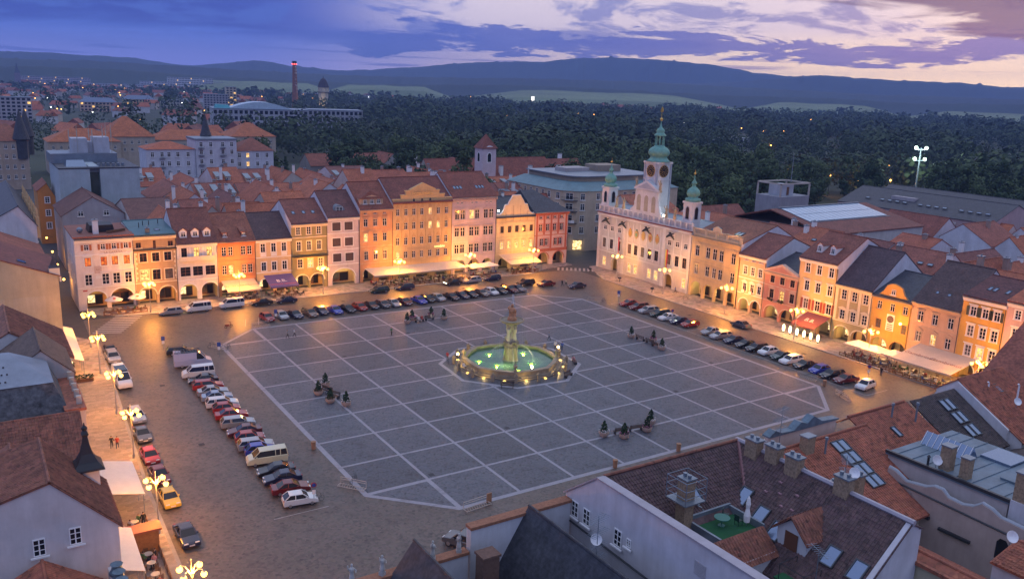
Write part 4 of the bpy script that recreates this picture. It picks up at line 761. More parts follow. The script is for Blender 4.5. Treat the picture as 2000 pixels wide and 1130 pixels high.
# ================================================================== street lamps
POLE = M('lamp_pole', (.42, .40, .36), .5, .1); GLOBE = EM('sodium_globe', (1.0, .56, .10), 5.0)
pole = MB(); pole.cyl(0, 0, 0, .5, .16, .14, 10); pole.cyl(0, 0, .5, 5.6, .085, .06, 8); pole.ball((0, 0, 5.6), .12); pole.cyl(0, 0, 5.6, 6.9, .045, .03, 6); pole.ball((0, 0, 6.95), .07)
pole_m = pole.mesh('pole', POLE)
arm = MB(); arm.tube([(.05, 0, 5.2), (.25, 0, 5.75), (.6, 0, 6.15), (1.0, 0, 6.2), (1.15, 0, 6.0)], .04, 6); arm.cyl(1.15, 0, 5.98, 6.08, .16, .1, 8); arm_m = arm.mesh('arm', POLE)
globe_m = MB().ball((1.15, 0, 5.76), .27, 0, 10, 7).mesh('globe', GLOBE)
def lamp(x, y, label, watts=5600, arms=(45, 135, 225, 315), z=.13):
    e = thing('street_lamp', label, 'street lamp', (x, y, z), 0, 'four-globe lamps around the square'); inst(pole_m, 'pole', e)
    for a in arms:
        q = inst(arm_m, 'arm', e, None, R(a)); inst(globe_m, 'globe', q)
    point(e, (0, 0, 5.75), watts, SODIUM, .35); return e
for k, (x, y, t) in enumerate([(-6.8, 99.9, 'the tan house and the umbrellas'), (11, 100.6, 'the orange house'), (29.2, 100.2, 'the olive balcony house'), (47.9, 100.4, 'the left end of the long hotel awning'), (67.1, 100.9, 'the two square umbrellas'), (85.5, 100.2, 'the baroque gable awning')]): lamp(x, y, 'four-globe street lamp on the pavement before %s' % t)
for k, (x, y, t) in enumerate([(100.8, 85.3, 'the left half of the town hall'), (100.6, 67.7, 'the right end of the town hall'), (100.3, 47.9, 'the peach house'), (98.6, 27.9, 'the lit B.B. terrace'), (98.8, 11.7, 'the ochre house and its umbrellas'), (98.3, -8.3, 'the bright yellow house, half hidden by near roofs')]): lamp(x, y, 'four-globe street lamp before %s' % t, 2600 if k < 2 else 5600)
for k, (x, y) in enumerate([(-20.0, 80.5), (-20.5, 65.4), (-20.9, 46.5), (-21.3, 30.5), (-22.2, 10.0), (-22.8, -8.5)]): lamp(x, y, 'four-globe street lamp, %s from the far end along the left pavement' % ORD[k], 3300)
# lamps in the side street
for k, (x, y) in enumerate([(-20.2, 118), (-19.9, 134), (-19.5, 150), (-19.1, 170), (-18, 205)]):
    e = thing('wall_lantern', 'orange lantern, %s from the square along the narrow side street' % ORD[k], 'lantern', (x, y, 0), 0, 'lanterns in the side street'); m = MB(); m.tube([(1.4, 0, 4.4), (.6, 0, 4.9), (0, 0, 4.6)], .04, 5); m.build('bracket', DARKMETAL, e); MB().ball((0, 0, 4.35), .25).build('globe', GLOBE, e); point(e, (-.5, 0, 4.0), 260, SODIUM, .2)

# ================================================================== fountain
FST = M('fountain_stone', (.27, .22, .15), .8, .3, 1.2, .3); PST = M('pale_fountain_stone', (.50, .44, .32), .8, .2, 2, .2); FDK = M('wet_stone', (.13, .11, .08), .5, .35, 1.5, .4)
fo = thing('fountain', 'octagonal stone fountain with lit green basin and carved central column', 'fountain', (FC[0], FC[1], 0))
def o8(r, n=16, ph=18): return [((r*(1.0 if k % 2 == 0 else .955))*math.cos(R(ph+360*k/n)), (r*(1.0 if k % 2 == 0 else .955))*math.sin(R(ph+360*k/n))) for k in range(n)]
def ringwall(r0, r1, z0, z1):
    m = MB(); a, b = o8(r0), o8(r1); n = len(a)
    for k in range(n):
        j = (k+1) % n; q = [a[k], a[j], b[j], b[k]]; m.hexa([(*p, z0) for p in q], [(*p, z1) for p in q])
    return m
for r0, r1, z0, z1, nm in ((8.6, 9.1, .04, .28, 'basin_step'), (7.7, 8.2, .28, 1.12, 'basin_wall'), (7.6, 8.4, 1.12, 1.32, 'basin_rim'), (7.6, 8.6, .04, .5, 'basin_foot')): ringwall(r0, r1, z0, z1).build(nm, FST, fo)
m = MB(); m.poly([(*p, .1) for p in o8(7.6)]); m.build('basin_floor', M('pool_floor', (.20, .34, .24), .7, .3, .6), fo)
wt = bpy.data.materials.new('fountain_water'); wt.use_nodes = True; nn = wt.node_tree.nodes; b_ = nn['Principled BSDF']; b_.inputs['Base Color'].default_value = (.34, .72, .50, 1); b_.inputs['Roughness'].default_value = .08; b_.inputs['Transmission Weight'].default_value = .85; b_.inputs['IOR'].default_value = 1.33
nz = nn.new('ShaderNodeTexNoise'); nz.inputs['Scale'].default_value = 2.5; bp = nn.new('ShaderNodeBump'); bp.inputs['Strength'].default_value = .35; wt.node_tree.links.new(nz.outputs[0], bp.inputs['Height']); wt.node_tree.links.new(bp.outputs[0], b_.inputs['Normal'])
m = MB(); m.poly([(*p, .86) for p in o8(7.68)]); m.build('water', wt, fo)
POOL = EM('pool_light', (.62, 1.0, .06), 2.6)
for a, r in ((25, 4.2), (115, 4.4), (205, 4.3), (295, 4.2), (165, 5.6), (250, 6.0)):
    x, y = r*math.cos(R(a)), r*math.sin(R(a)); m = MB(); m.cyl(x, y, .80, .90, .30, .26, 12); q = m.build('pool_lamp', POOL, fo); point(q, (x, y, 1.12), 110 if r < 5 else 60, (.50, 1.0, .06), .15)
point(fo, (-2.6, -2.9, 2.0), 260, (1, .80, .42), .2); point(fo, (2.9, -2.4, 2.0), 160, (1, .80, .42), .2)
m = MB(); m.lathe(0, 0, [(1.6, .1), (1.55, .6), (1.25, 1.0), (1.15, 3.0), (1.3, 3.2), (1.1, 3.6)], 16); m.build('column_base', FDK, fo)
m = MB(); r2 = random.Random(3)
for k in range(26): a = 2*math.pi*k/26; m.ball((1.0*math.cos(a), 1.0*math.sin(a), 3.7+r2.uniform(-.35, .45)), r2.uniform(.25, .42), 0, 7, 5)
m.build('rockwork', FDK, fo)
m = MB(); m.lathe(0, 0, [(.8, 3.6), (.5, 4.2), (.42, 5.4), (.5, 6.6), (.8, 7.3)], 12); m.build('column_shaft', PST, fo)
fig = MB(); fig.lathe(0, 0, [(.3, 4.0), (.34, 4.6), (.26, 5.1), (.24, 5.5), (.36, 6.1), (.34, 6.4), (.13, 6.6), (.18, 6.8), (.16, 7.05), (.03, 7.15)], 8); fig.tube([(.3, 0, 6.3), (.5, 0, 6.8), (.45, 0, 7.3)], [.12, .1, .09], 6); fig.tube([(-.3, 0, 6.3), (-.5, 0, 6.8), (-.45, 0, 7.3)], [.12, .1, .09], 6); fm = fig.mesh('atlas_figure', PST)
for a in (20, 110, 200, 290): inst(fm, 'atlas_figure', fo, (.72*math.cos(R(a)), .72*math.sin(R(a)), 0), R(a+90))
m = MB(); m.lathe(0, 0, [(.9, 7.3), (1.6, 7.45), (2.1, 7.75), (2.15, 7.95), (1.95, 8.0), (1.8, 7.85), (.3, 7.8)], 20); m.build('upper_bowl', FST, fo)
m = MB(); m.lathe(0, 0, [(.8, 7.8), (.75, 8.3), (.55, 8.6), (.5, 9.0), (.62, 9.5), (.5, 9.9), (.2, 10.1), (.25, 10.3), (.22, 10.55), (.05, 10.7)], 9); m.tube([(.4, 0, 9.6), (.8, .2, 9.4), (.9, .3, 8.9)], [.2, .17, .12], 6); m.ball((.6, .5, 8.6), .5, 0, 8, 6, .8); m.tube([(-.4, 0, 9.7), (-.7, .2, 10.0), (-.3, .4, 10.2)], [.2, .15, .1], 6); m.build('crowning_statue', M('copper_brown_statue', (.42, .20, .09), .7, .3, 3, .3), fo)
jet = bpy.data.materials.new('water_jet'); jet.use_nodes = True; b_ = jet.node_tree.nodes['Principled BSDF']; b_.inputs['Base Color'].default_value = (.85, .88, .92, 1); b_.inputs['Alpha'].default_value = .22; b_.inputs['Roughness'].default_value = .25
m = MB(); m.tube([(0, 0, 10.3), (0, 0, 11.6), (.02, 0, 12.2), (.06, 0, 12.35), (.12, 0, 12.2), (.3, .05, 11.2), (.55, .1, 9.6), (.8, .15, 8.1)], [.06, .1, .13, .12, .1, .09, .09, .1], 7); m.build('water_jet', jet, fo)
for k in range(10):
    a = 2*math.pi*k/10+.2; m = MB(); m.tube([(2.1*math.cos(a), 2.1*math.sin(a), 7.8), (2.3*math.cos(a), 2.3*math.sin(a), 6.8), (2.42*math.cos(a), 2.42*math.sin(a), 4.5), (2.48*math.cos(a), 2.48*math.sin(a), 1.2)], [.012, .014, .018, .022], 5); m.build('water_jet', jet, fo)
for k in range(4):
    a = R(65+90*k); m = MB(); m.tube([((1.5+t*2.6)*math.cos(a), (1.5+t*2.6)*math.sin(a), 3.3+.5*t-2.8*t*t) for t in (0, .2, .4, .6, .8, .95)], .05, 5); m.build('water_jet', jet, fo)
pm2 = MB(); pm2.box(-.22, .22, -.22, .22, .04, 1.15); pm2.box(-.28, .28, -.28, .28, 1.15, 1.3); pm2.ball((0, 0, 1.45), .16); pmesh = pm2.mesh('ring_post', FST)
ringp = [(9.75*math.cos(R(18+22.5*k)), 9.75*math.sin(R(18+22.5*k))) for k in range(16)]
CH = M('iron_chain', (.05, .04, .035), .6, .1)
for k, (x, y) in enumerate(ringp):
    inst(pmesh, 'ring_post', fo, (x, y, 0), R(18+22.5*k)); x2, y2 = ringp[(k+1) % 16]
    for zz in (.95, .6): m = MB(); m.tube([(x+(x2-x)*t, y+(y2-y)*t, zz-1.0*t*(1-t)) for t in (0, .15, .35, .5, .65, .85, 1)], .045, 5); m.build('chain', CH, fo)
for k in (2, 6, 10, 14): m = MB(); x, y = 8.0*math.cos(R(18+22.5*k)), 8.0*math.sin(R(18+22.5*k)); m.lathe(x, y, [(.3, 1.3), (.3, 1.6), (.16, 1.7), (.34, 2.2), (.4, 2.4), (.2, 2.5), (.1, 2.7)], 10); m.build('stone_vase', FST, fo)
UPL = EM('rim_uplight', (1, .62, .16), 2.5)
for k in range(16):
    a = R(18+22.5*k+11); x, y = 9.15*math.cos(a), 9.15*math.sin(a); q = MB().box(x-.18, x+.18, y-.18, y+.18, .05, .22).build('ground_uplight', UPL, fo)
    if k % 2 == 0: point(q, (x, y, .45), 42, (1, .66, .2), .12)
for a, t in ((160, 'left'), (352, 'right')):
    e = thing('lantern', 'glowing lantern on the %s side of the fountain ring' % t, 'lantern', (FC[0]+9.2*math.cos(R(a)), FC[1]+9.2*math.sin(R(a)), .04)); m = MB(); m.cyl(0, 0, 0, 1.9, .05); m.build('pole', DARKMETAL, e); MB().ball((0, 0, 2.1), .22).build('globe', EM('fountain_globe', (1, .66, .2), 20), e); point(e, (0, 0, 2.6), 140, (1, .62, .2), .2)

# ================================================================== cars
CARW = 1.72
def car_meshes(kind):
    P = {'hatch': dict(L=3.85, hood=.95, prof=[(.0, .28), (.02, .62), (.25, .78), (1.0, .92), (1.15, .95), (3.55, .98), (3.80, .90), (3.85, .55), (3.80, .28)], cab=[(1.0, .93), (1.65, 1.42), (3.1, 1.44), (3.72, .97)], wh=(.72, 3.12), r=.30),
         'sedan': dict(L=4.45, prof=[(.0, .28), (.02, .6), (.25, .74), (1.15, .90), (3.7, .95), (4.35, .93), (4.45, .60), (4.4, .28)], cab=[(1.2, .9), (1.95, 1.38), (3.0, 1.40), (3.75, .95)], wh=(.82, 3.55), r=.31),
         'wagon': dict(L=4.55, prof=[(.0, .28), (.02, .6), (.25, .76), (1.15, .92), (4.3, .98), (4.5, .92), (4.55, .55), (4.5, .28)], cab=[(1.15, .92), (1.85, 1.42), (4.05, 1.44), (4.48, .96)], wh=(.82, 3.6), r=.31),
         'van': dict(L=4.9, W=1.9, prof=[(.0, .35), (.02, .75), (.2, 1.0), (.8, 1.2), (4.8, 1.22), (4.9, 1.0), (4.88, .35)], cab=[(.75, 1.2), (1.5, 1.88), (4.72, 1.94), (4.84, 1.22)], wh=(.9, 3.9), r=.34),
         'suv': dict(L=4.5, W=1.85, prof=[(.0, .38), (.02, .75), (.25, .95), (1.2, 1.06), (4.3, 1.1), (4.5, 1.0), (4.5, .45), (4.45, .38)], cab=[(1.2, 1.06), (1.8, 1.62), (4.05, 1.66), (4.42, 1.1)], wh=(.85, 3.55), r=.37),
         'bigvan': dict(L=5.9, W=2.0, prof=[(.0, .4), (.02, .8), (.2, 1.1), (1.0, 1.35), (5.85, 1.4), (5.9, .5), (5.88, .4)], cab=[(.95, 1.35), (1.75, 2.3), (2.2, 2.55), (5.85, 2.6), (5.88, 1.4)], wh=(1.0, 4.7), r=.36)}[kind]
    W = P.get('W', CARW); L = P['L']; a = W/2
    body = MB(); pr = P['prof']
    def loft(stations, mi=0):
        n = len(stations[0]); pts = [p for s in stations for p in s]; F = [tuple(range(n)), tuple(range((len(stations)-1)*n, len(stations)*n))[::-1]]
        for k in range(len(stations)-1):
            for i in range(n): j = (i+1) % n; F.append((k*n+j, k*n+i, (k+1)*n+i, (k+1)*n+j))
        body.add(pts, F, mi)
    cx, cz = L/2, .6
    ins = lambda f: [(cx+(x-cx)*(1-.02*f), cz+(z-cz)*(1-.10*f)) for x, z in pr]
    loft([[(x, y, z) for x, z in ins(f)] for y, f in ((-a, 1), (-a+.10, 0), (a-.10, 0), (a, 1))])
    cb = P['cab']; ti = .17
    # painted roof and pillars
    zr = cb[1][1]; roof = [p for p in cb[1:-1]]
    body.hexa([(roof[0][0]-.02, -a+ti+.05, roof[0][1]-.02), (roof[-1][0]+.04, -a+ti+.05, roof[-1][1]-.02), (roof[-1][0]+.04, a-ti-.05, roof[-1][1]-.02), (roof[0][0]-.02, a-ti-.05, roof[0][1]-.02)], [(roof[0][0]+.1, -a+ti+.12, roof[0][1]+.05), (roof[-1][0]-.05, -a+ti+.12, roof[-1][1]+.05), (roof[-1][0]-.05, a-ti-.12, roof[-1][1]+.05), (roof[0][0]+.1, a-ti-.12, roof[0][1]+.05)])
    for s in (-1, 1):
        yb, yt = s*(a-.05), s*(a-ti-.03)
        xs = [(cb[0], cb[1]), (cb[-1], cb[-2])]; xm = (cb[1][0]*.42+cb[-2][0]*.58)
        for p, q in xs: body.tube([(p[0], yb, p[1]), (q[0], yt, q[1])], .055, 5)
        body.tube([(xm+.02, yb, cb[0][1]+.02), (xm, yt, cb[1][1])], .045, 5)
        if kind in ('bigvan', 'van', 'wagon'): x3 = cb[-2][0]-.75; body.tube([(x3, yb, cb[-1][1]), (x3, yt, cb[-2][1])], .05, 5)
    if kind == 'bigvan':
        for s in (-1, 1): body.hexa([(2.4, s*(a-.02), 1.38), (5.86, s*(a-.02), 1.38), (5.82, s*(a-ti), 2.5), (2.4, s*(a-ti), 2.5)], [(2.4, s*(a-.06), 1.38), (5.86, s*(a-.06), 1.38), (5.82, s*(a-ti-.04), 2.5), (2.4, s*(a-ti-.04), 2.5)])
    for s in (-1, 1): body.box(cb[0][0]+.25, cb[0][0]+.42, s*(a+.06)-.09, s*(a+.06)+.09, cb[0][1], cb[0][1]+.14)
    glass = MB(); bot = cb[0], cb[-1]; st = []
    lo = [(x, z) for x, z in cb]
    def ring(y, f): return [(x+(cx-x)*.02*f, y, z) for x, z in lo]
    n = len(lo); A = []
    for x, z in lo:
        t = (z-lo[0][1])/max(.01, zr-lo[0][1]); A.append((x, -(a-.07-ti*min(1, max(0, t))), z-.01*t))
    B = [(x, -y, z) for x, y, z in A]; glass.add(A+B, [tuple(range(n)), tuple(range(n, 2*n))[::-1]]+[(i+1, i, n+i, n+i+1) for i in range(n-1)])
    wheel = MB(); r = P['r']
    wheel.add([], []); k = 12
    for yo, rr, mi in ((0, r, 0), (-.012, r*.62, 1)):
        pts = []; F = []
        for y in (yo, .2): pts += [(rr*math.cos(2*math.pi*i/k), y, rr*math.sin(2*math.pi*i/k)) for i in range(k)]
        F = [tuple(range(k)), tuple(range(k, 2*k))[::-1]]+[(i, i+k, (i+1) % k+k, (i+1) % k) for i in range(k)]; wheel.add(pts, F, mi)
    hl = MB().box(-.03, .12, -.2, .2, -.08, .08); tl = MB().box(-.1, .03, -.13, .13, -.13, .13)
    paint0 = M('car_paint_base', (.3, .3, .3), .3, 0)
    return dict(body=body.mesh('body', paint0), glass=glass.mesh('windows', M('car_glass', (.015, .017, .022), .05, 0)), wheel=wheel.mesh('wheel', [M('tyre', (.02, .02, .02), .9, 0), M('rim', (.35, .35, .36), .35, 0, metal=.8)]),
                hl=hl.mesh('headlight', M('headlight_glass', (.7, .7, .68), .15, 0)), tl=tl.mesh('taillight', M('taillight_red', (.30, .012, .012), .3, 0)), pl=MB().box(-.01, .02, -.26, .26, -.06, .06).mesh('number_plate', WHITE), L=L, W=W, wh=P['wh'], r=r, pr=pr)
CARS = {k: car_meshes(k) for k in ('hatch', 'sedan', 'wagon', 'van', 'suv', 'bigvan')}
PAINTS = {'red': (.32, .02, .015), 'dark red': (.14, .012, .012), 'silver': (.38, .39, .40), 'white': (.66, .66, .64), 'black': (.012, .012, .014), 'navy': (.014, .018, .05), 'blue': (.03, .05, .34), 'dark green': (.012, .035, .025), 'grey': (.12, .12, .125), 'yellow': (.62, .42, .03), 'cream': (.58, .55, .36), 'lilac': (.46, .45, .56), 'pale blue': (.28, .36, .46), 'brown': (.14, .075, .045), 'maroon': (.085, .012, .016)}
def paint(c):
    m = M('car_paint_'+c.replace(' ', '_'), PAINTS[c], .28, 0); b = m.node_tree.nodes['Principled BSDF']; b.inputs['Coat Weight'].default_value = .6; b.inputs['Coat Roughness'].default_value = .08
    if c in ('silver', 'grey', 'pale blue'): b.inputs['Metallic'].default_value = .45
    return m
def car(x, y, ang, kind, colour, label, lights=False, group=None):
    """ang: heading of the nose, degrees from +X"""
    C = CARS[kind]; e = thing({'van': 'parked_van', 'bigvan': 'parked_van', 'suv': 'parked_car'}.get(kind, 'parked_car'), label, 'van' if 'van' in kind else 'car', (x, y, .012), R(ang+180), group)
    o = (-C['L']/2, 0, 0); a = C['W']/2
    inst(C['body'], 'body', e, o, 0, {0: paint(colour)}); inst(C['glass'], 'windows', e, o)
    for i, wx in enumerate(C['wh']):
        for s in (-1, 1):
            w = inst(C['wheel'], 'wheel', e, (o[0]+wx, s*(a-.01), C['r']), math.pi if s > 0 else 0)
    z0 = C['pr'][1][1]
    for s in (-1, 1):
        q = inst(C['hl'], 'headlight', e, (o[0]+.08, s*(a-.32), z0+.02), 0, {0: EM('headlight_on', (1, .9, .65), 12)} if lights else None); inst(C['tl'], 'taillight', e, (o[0]+C['L']-.06, s*(a-.2), .82 if kind not in ('van', 'bigvan') else 1.0))
    inst(C['pl'], 'number_plate', e, (o[0]-.012, 0, .45)); return e
SX = [12.0, 14.9, 17.5, 20.6, 23.1, 25.9, 28.6, 31.4, 34.1, 36.6, 39.1, 41.8, 45.2, 47.4, 49.9, 53.1, 55.7, 58.2, 60.9, 63.6, 66.0, 68.6, 71.0]
SC = [('hatch', 'red'), ('hatch', 'silver'), ('sedan', 'navy'), ('wagon', 'brown'), ('hatch', 'navy'), ('sedan', 'blue'), ('sedan', 'black'), ('hatch', 'red'), ('sedan', 'black'), ('hatch', 'grey'), ('sedan', 'silver'), ('sedan', 'maroon'), ('sedan', 'blue'), ('hatch', 'black'), ('hatch', 'silver'), ('sedan', 'black'), ('sedan', 'navy'), ('sedan', 'black'), ('sedan', 'brown'), ('hatch', 'white'), ('hatch', 'black'), ('suv', 'maroon'), ('sedan', 'navy')]
for k, (x, (kd, c_)) in enumerate(zip(SX, SC)): car(x, 85+rnd.uniform(-.25, .25), -90+rnd.uniform(-3, 3)+8, kd, c_, '%s %s, %s from the left in the row below the south facades' % (c_, {'hatch': 'hatchback', 'sedan': 'saloon', 'wagon': 'estate car', 'suv': 'people carrier'}[kd], ORD[k]), group='cars parked nose to the plaza')
for x, y, a, kd, c_, lab in [(-3.6, 97.3, 180, 'wagon', 'silver', 'silver estate car at the kerb before the tan house'), (1.8, 97.4, 180, 'van', 'white', 'small white van with side windows before the white balcony house'), (8.5, 97.6, 180, 'van', 'white', 'white minibus with red stripe before the orange house'), (14.5, 97.0, 180, 'sedan', 'black', 'black saloon at the kerb before the beer awning'), (19.7, 96.8, 180, 'sedan', 'navy', 'dark blue saloon at the kerb before the purple awning'), (41.2, 97.0, 180, 'wagon', 'dark green', 'dark green estate car at the kerb left of the long awning'), (47.6, 97.2, 180, 'wagon', 'navy', 'dark estate car at the kerb by the hotel lamp'), (60.2, 96.9, 180, 'sedan', 'black', 'black saloon with lit headlights before the long awning'), (65.5, 97, 180, 'wagon', 'silver', 'silver estate car at the kerb before the square umbrellas'), (71.1, 97, 180, 'wagon', 'navy', 'dark estate car at the kerb right of the square umbrellas'), (75.8, 89.0, 178, 'suv', 'black', 'black four-wheel drive at the right end of the south car row'), (80.1, 86.5, 180, 'sedan', 'dark red', 'dark red saloon standing right of the four-wheel drive'), (85.7, 81.6, 178, 'sedan', 'navy', 'dark saloon alone in the far corner before the town hall')]: car(x, y, a, kd, c_, lab, lights='lit head' in lab)
WY = [62.8, 59.6, 56.3, 53.1, 50.0, 46.9, 44.2, 38.2, 35.2, 31.9, 28.9, 26.3, 23.7, 20.7, 18.2, 15.2, 12.2, 9.5, 6.8]
WC = [('sedan', 'red'), ('wagon', 'dark red'), ('wagon', 'silver'), ('wagon', 'dark green'), ('sedan', 'white'), ('sedan', 'navy'), ('hatch', 'red'), ('sedan', 'silver'), ('wagon', 'silver'), ('sedan', 'navy'), ('sedan', 'black'), ('wagon', 'black'), ('hatch', 'white'), ('sedan', 'dark green'), ('wagon', 'white'), ('sedan', 'black'), ('hatch', 'blue'), ('wagon', 'black'), ('sedan', 'dark red')]
for k, (y, (kd, c_)) in enumerate(zip(WY, WC)): car(86.2+rnd.uniform(-.3, .3), y, 180+rnd.uniform(-3, 3)-6, kd, c_, '%s %s, %s from the far end of the right-hand car row' % (c_, {'hatch': 'hatchback', 'sedan': 'saloon', 'wagon': 'estate car'}[kd], ORD[k]), group='cars parked before the west facades')
car(86.4, 3.3, 187, 'hatch', 'white', 'white hatchback alone in the last bay of the right-hand row')
car(95.9, 39.2, 90, 'sedan', 'grey', 'grey saloon at the kerb before the pink pediment house')
EL = [(70.3, 0, 'wagon', 'black', 'black taxi with open door at the far end of the left-hand row'), (63.2, 0, 'bigvan', 'lilac', 'long pale lilac delivery van with ladder rack'), (57.4, 180, 'van', 'white', 'white panel van beside the long lilac van'), (54.1, 180, 'sedan', 'black', 'black saloon half hidden behind the white panel van'), (51.3, 0, 'wagon', 'red', 'bright red estate car next to the black saloon in the left row'), (48.4, 0, 'sedan', 'silver', 'silver coupe below the bright red estate'), (45.9, 0, 'sedan', 'pale blue', 'pale blue saloon between silver coupe and white estate'), (43.0, 0, 'wagon', 'white', 'white estate car with roof rails in the left row'), (40.6, 0, 'hatch', 'red', 'red hatchback just below the white estate'), (38.0, 0, 'sedan', 'red', 'red saloon above the silver estate in the left row'), (34.7, 0, 'wagon', 'silver', 'silver estate car showing its long window line'), (31.5, 180, 'sedan', 'maroon', 'dark maroon saloon in the middle of the left row'), (29.0, 0, 'hatch', 'red', 'red hatchback squeezed behind a silver estate'), (26.4, 0, 'wagon', 'silver', 'silver estate car above the cream van'), (24.5, 0, 'hatch', 'blue', 'blue hatchback hidden behind the cream van'), (21.6, 180, 'van', 'cream', 'cream yellow passenger van with dark windows'), (18.0, 180, 'sedan', 'black', 'black saloon just below the cream van'), (15.6, 180, 'sedan', 'navy', 'navy saloon above the dark red liftback'), (12.7, 0, 'sedan', 'dark red', 'dark red liftback next to the last white hatchback'), (9.5, 0, 'hatch', 'white', 'white hatchback at the near end of the left row')]
for y, a, kd, c_, lab in EL:
    e = car(-7.4 if kd != 'bigvan' else -6.9, y, a-8, kd, c_, lab, group='cars parked along the left of the plaza')
    if kd == 'bigvan':
        m = MB(); [m.box(-1.0+.45*k, -.94+.45*k, -.8, .8, 2.68, 2.74) for k in range(9)]; [m.box(-1.1, 2.9, s*.8-.03, s*.8+.03, 2.68, 2.76) for s in (-1, 1)]; m.build('ladder_rack', DARKMETAL, e)
for y, x, a, kd, c_, lab in [(76, -17.6, -88, 'sedan', 'black', 'dark saloon at the left kerb by the far awning'), (71.6, -17.8, -88, 'suv', 'silver', 'silver pickup at the left kerb below the dark saloon'), (59.0, -18.3, -88, 'bigvan', 'white', 'white minibus parked at the left kerb under a lamp'), (43.5, -18.8, -88, 'wagon', 'silver', 'silver car at the left kerb half behind a lamp'), (36.5, -19.3, -88, 'sedan', 'grey', 'grey saloon at the left kerb'), (29.0, -19.7, -88, 'hatch', 'red', 'red hatchback at the left kerb above another red car'), (23.2, -19.7, -88, 'sedan', 'dark red', 'dark red car at the left kerb above the yellow one'), (16.6, -19.9, -88, 'hatch', 'yellow', 'bright yellow coupe at the left kerb'), (7.6, -20.0, -88, 'sedan', 'navy', 'navy blue saloon nearest on the left roadway')]: car(x, y, a, kd, c_, lab)
car(4.2, -7.5, 118, 'suv', 'grey', 'grey people carrier with glass roof beside the near parapet'); car(51.5, -6.6, 8, 'hatch', 'red', 'red hatchback half hidden by the near red roof'); car(55.5, -7.6, 8, 'sedan', 'red', 'red saloon behind the near white parapet'); car(59.2, -6.0, 8, 'van', 'pale blue', 'pale blue car tucked behind the near white parapet')
e = thing('scooter', 'small motor scooter parked left of the south car row', 'motorcycle', (4.0, 83.0, .01), .4); m = MB()
for wx in (-.6, .6): m.tube([(wx+.26*math.cos(t*math.pi/5), 0, .27+.26*math.sin(t*math.pi/5)) for t in range(11)], .06, 6)
m.build('wheels', M('tyre', (.02, .02, .02)), e); m = MB(); m.tube([(.6, 0, .3), (.42, 0, .95), (.35, 0, 1.05)], .05, 6); m.hexa([(-.7, -.14, .4), (.2, -.14, .3), (.2, .14, .3), (-.7, .14, .4)], [(-.75, -.16, .75), (-.05, -.14, .72), (-.05, .14, .72), (-.75, .16, .75)]); m.tube([(.35, -.35, 1.08), (.35, .35, 1.08)], .03, 5); m.build('body', M('car_paint_dark_red', (.14, .012, .012)), e)

# ================================================================== planters, benches, bins, bicycle stands
POT = M('pale_terracotta', (.46, .33, .26), .8, .15, 2); LEAF = M('box_foliage', (.018, .045, .014), .9, .5, 9, .3)
def shrub_mesh(seed):
    q = random.Random(seed); m = MB()
    for k in range(150):
        t = q.random(); z = .75+1.5*t; r = (.40 if t < .6 else .40*(1-(t-.6)/.42))*math.sqrt(q.random()); a = q.uniform(0, 6.28); x, y = r*math.cos(a), r*math.sin(a); s = .13
        d = Vector((q.gauss(0, 1), q.gauss(0, 1), q.gauss(0, 1))).normalized(); u_ = d.orthogonal().normalized()*s; v_ = d.cross(u_).normalized()*s; c = Vector((x, y, z)); m.poly([c-u_, c+v_, c+u_, c-v_])
    return m.mesh('shrub', LEAF)
pot = MB(); pot.lathe(0, 0, [(.42, 0), (.62, .25), (.72, .55), (.75, .72), (.66, .72), (.6, .62)], 14); pot_m = pot.mesh('pot', POT)
fl_ = MB(); q = random.Random(5)
for k in range(90): a = q.uniform(0, 6.28); r = .35+.35*q.random(); fl_.ball((r*math.cos(a), r*math.sin(a), .72+q.uniform(-.05, .28)), .075, 0 if q.random() < .55 else 1, 5, 3)
fl_m = {c: fl_.mesh('flowers', [M('petal_'+c, col, .8, .1), LEAF]) for c, col in (('white', (.62, .60, .58)), ('pink', (.42, .14, .24)), ('red', (.12, .06, .03)))}
sh_m = [shrub_mesh(k) for k in range(3)]
PL = [((6.4, 41.2), 'red', 'left of the four by the fountain side bench'), ((8.6, 44.1), 'white', 'farthest of the left group'), ((6.8, 37.3), 'red', 'in the middle of the left group'), ((8.4, 35.1), 'white', 'nearest of the left group'), ((35.2, 8.2), 'white', 'left end of the near right group'), ((37.2, 6.3), 'pink', 'second of the near right group'), ((41.6, 6.6), 'pink', 'front right of the near right group'), ((43.9, 8.4), 'white', 'rear right of the near right group'), ((35.6, 70.9), 'white', 'leftmost of the far group'), ((37.5, 72.6), 'pink', 'second from the left of the far group'), ((42.0, 73.0), 'pink', 'third of the far group'), ((43.6, 70.5), 'white', 'rightmost of the far group'), ((70.1, 43.4), 'white', 'farthest of the right-hand group'), ((72.2, 39.4), 'pink', 'middle of the right-hand group'), ((70.1, 34.7), 'white', 'nearest of the right-hand group')]
for k, ((x, y), c_, t) in enumerate(PL):
    e = thing('planter', 'pot with clipped evergreen and %s flowers, %s' % (c_, t), 'planter', (x, y, .022), rnd.uniform(0, 6), 'planters on the plaza'); inst(pot_m, 'pot', e); inst(sh_m[k % 3], 'shrub', e, (0, 0, .0)); inst(fl_m[c_], 'flowers', e)
bs = MB(); [bs.box(-1.1, 1.1, -.24+.13*k, -.14+.13*k, .44, .49) for k in range(4)]; bk = MB(); [bk.box(-1.1, 1.1, .28, .32, .6+.15*k, .7+.15*k) for k in range(3)]; lg = MB(); lg.box(-.04, .04, -.25, .25, 0, .44); lg.box(-.04, .04, .24, .3, 0, 1.05)
BW = M('bench_wood', (.06, .035, .025), .6, .2); bs_m, bk_m, lg_m = bs.mesh('seat', BW), bk.mesh('backrest', BW), lg.mesh('leg', DARKMETAL)
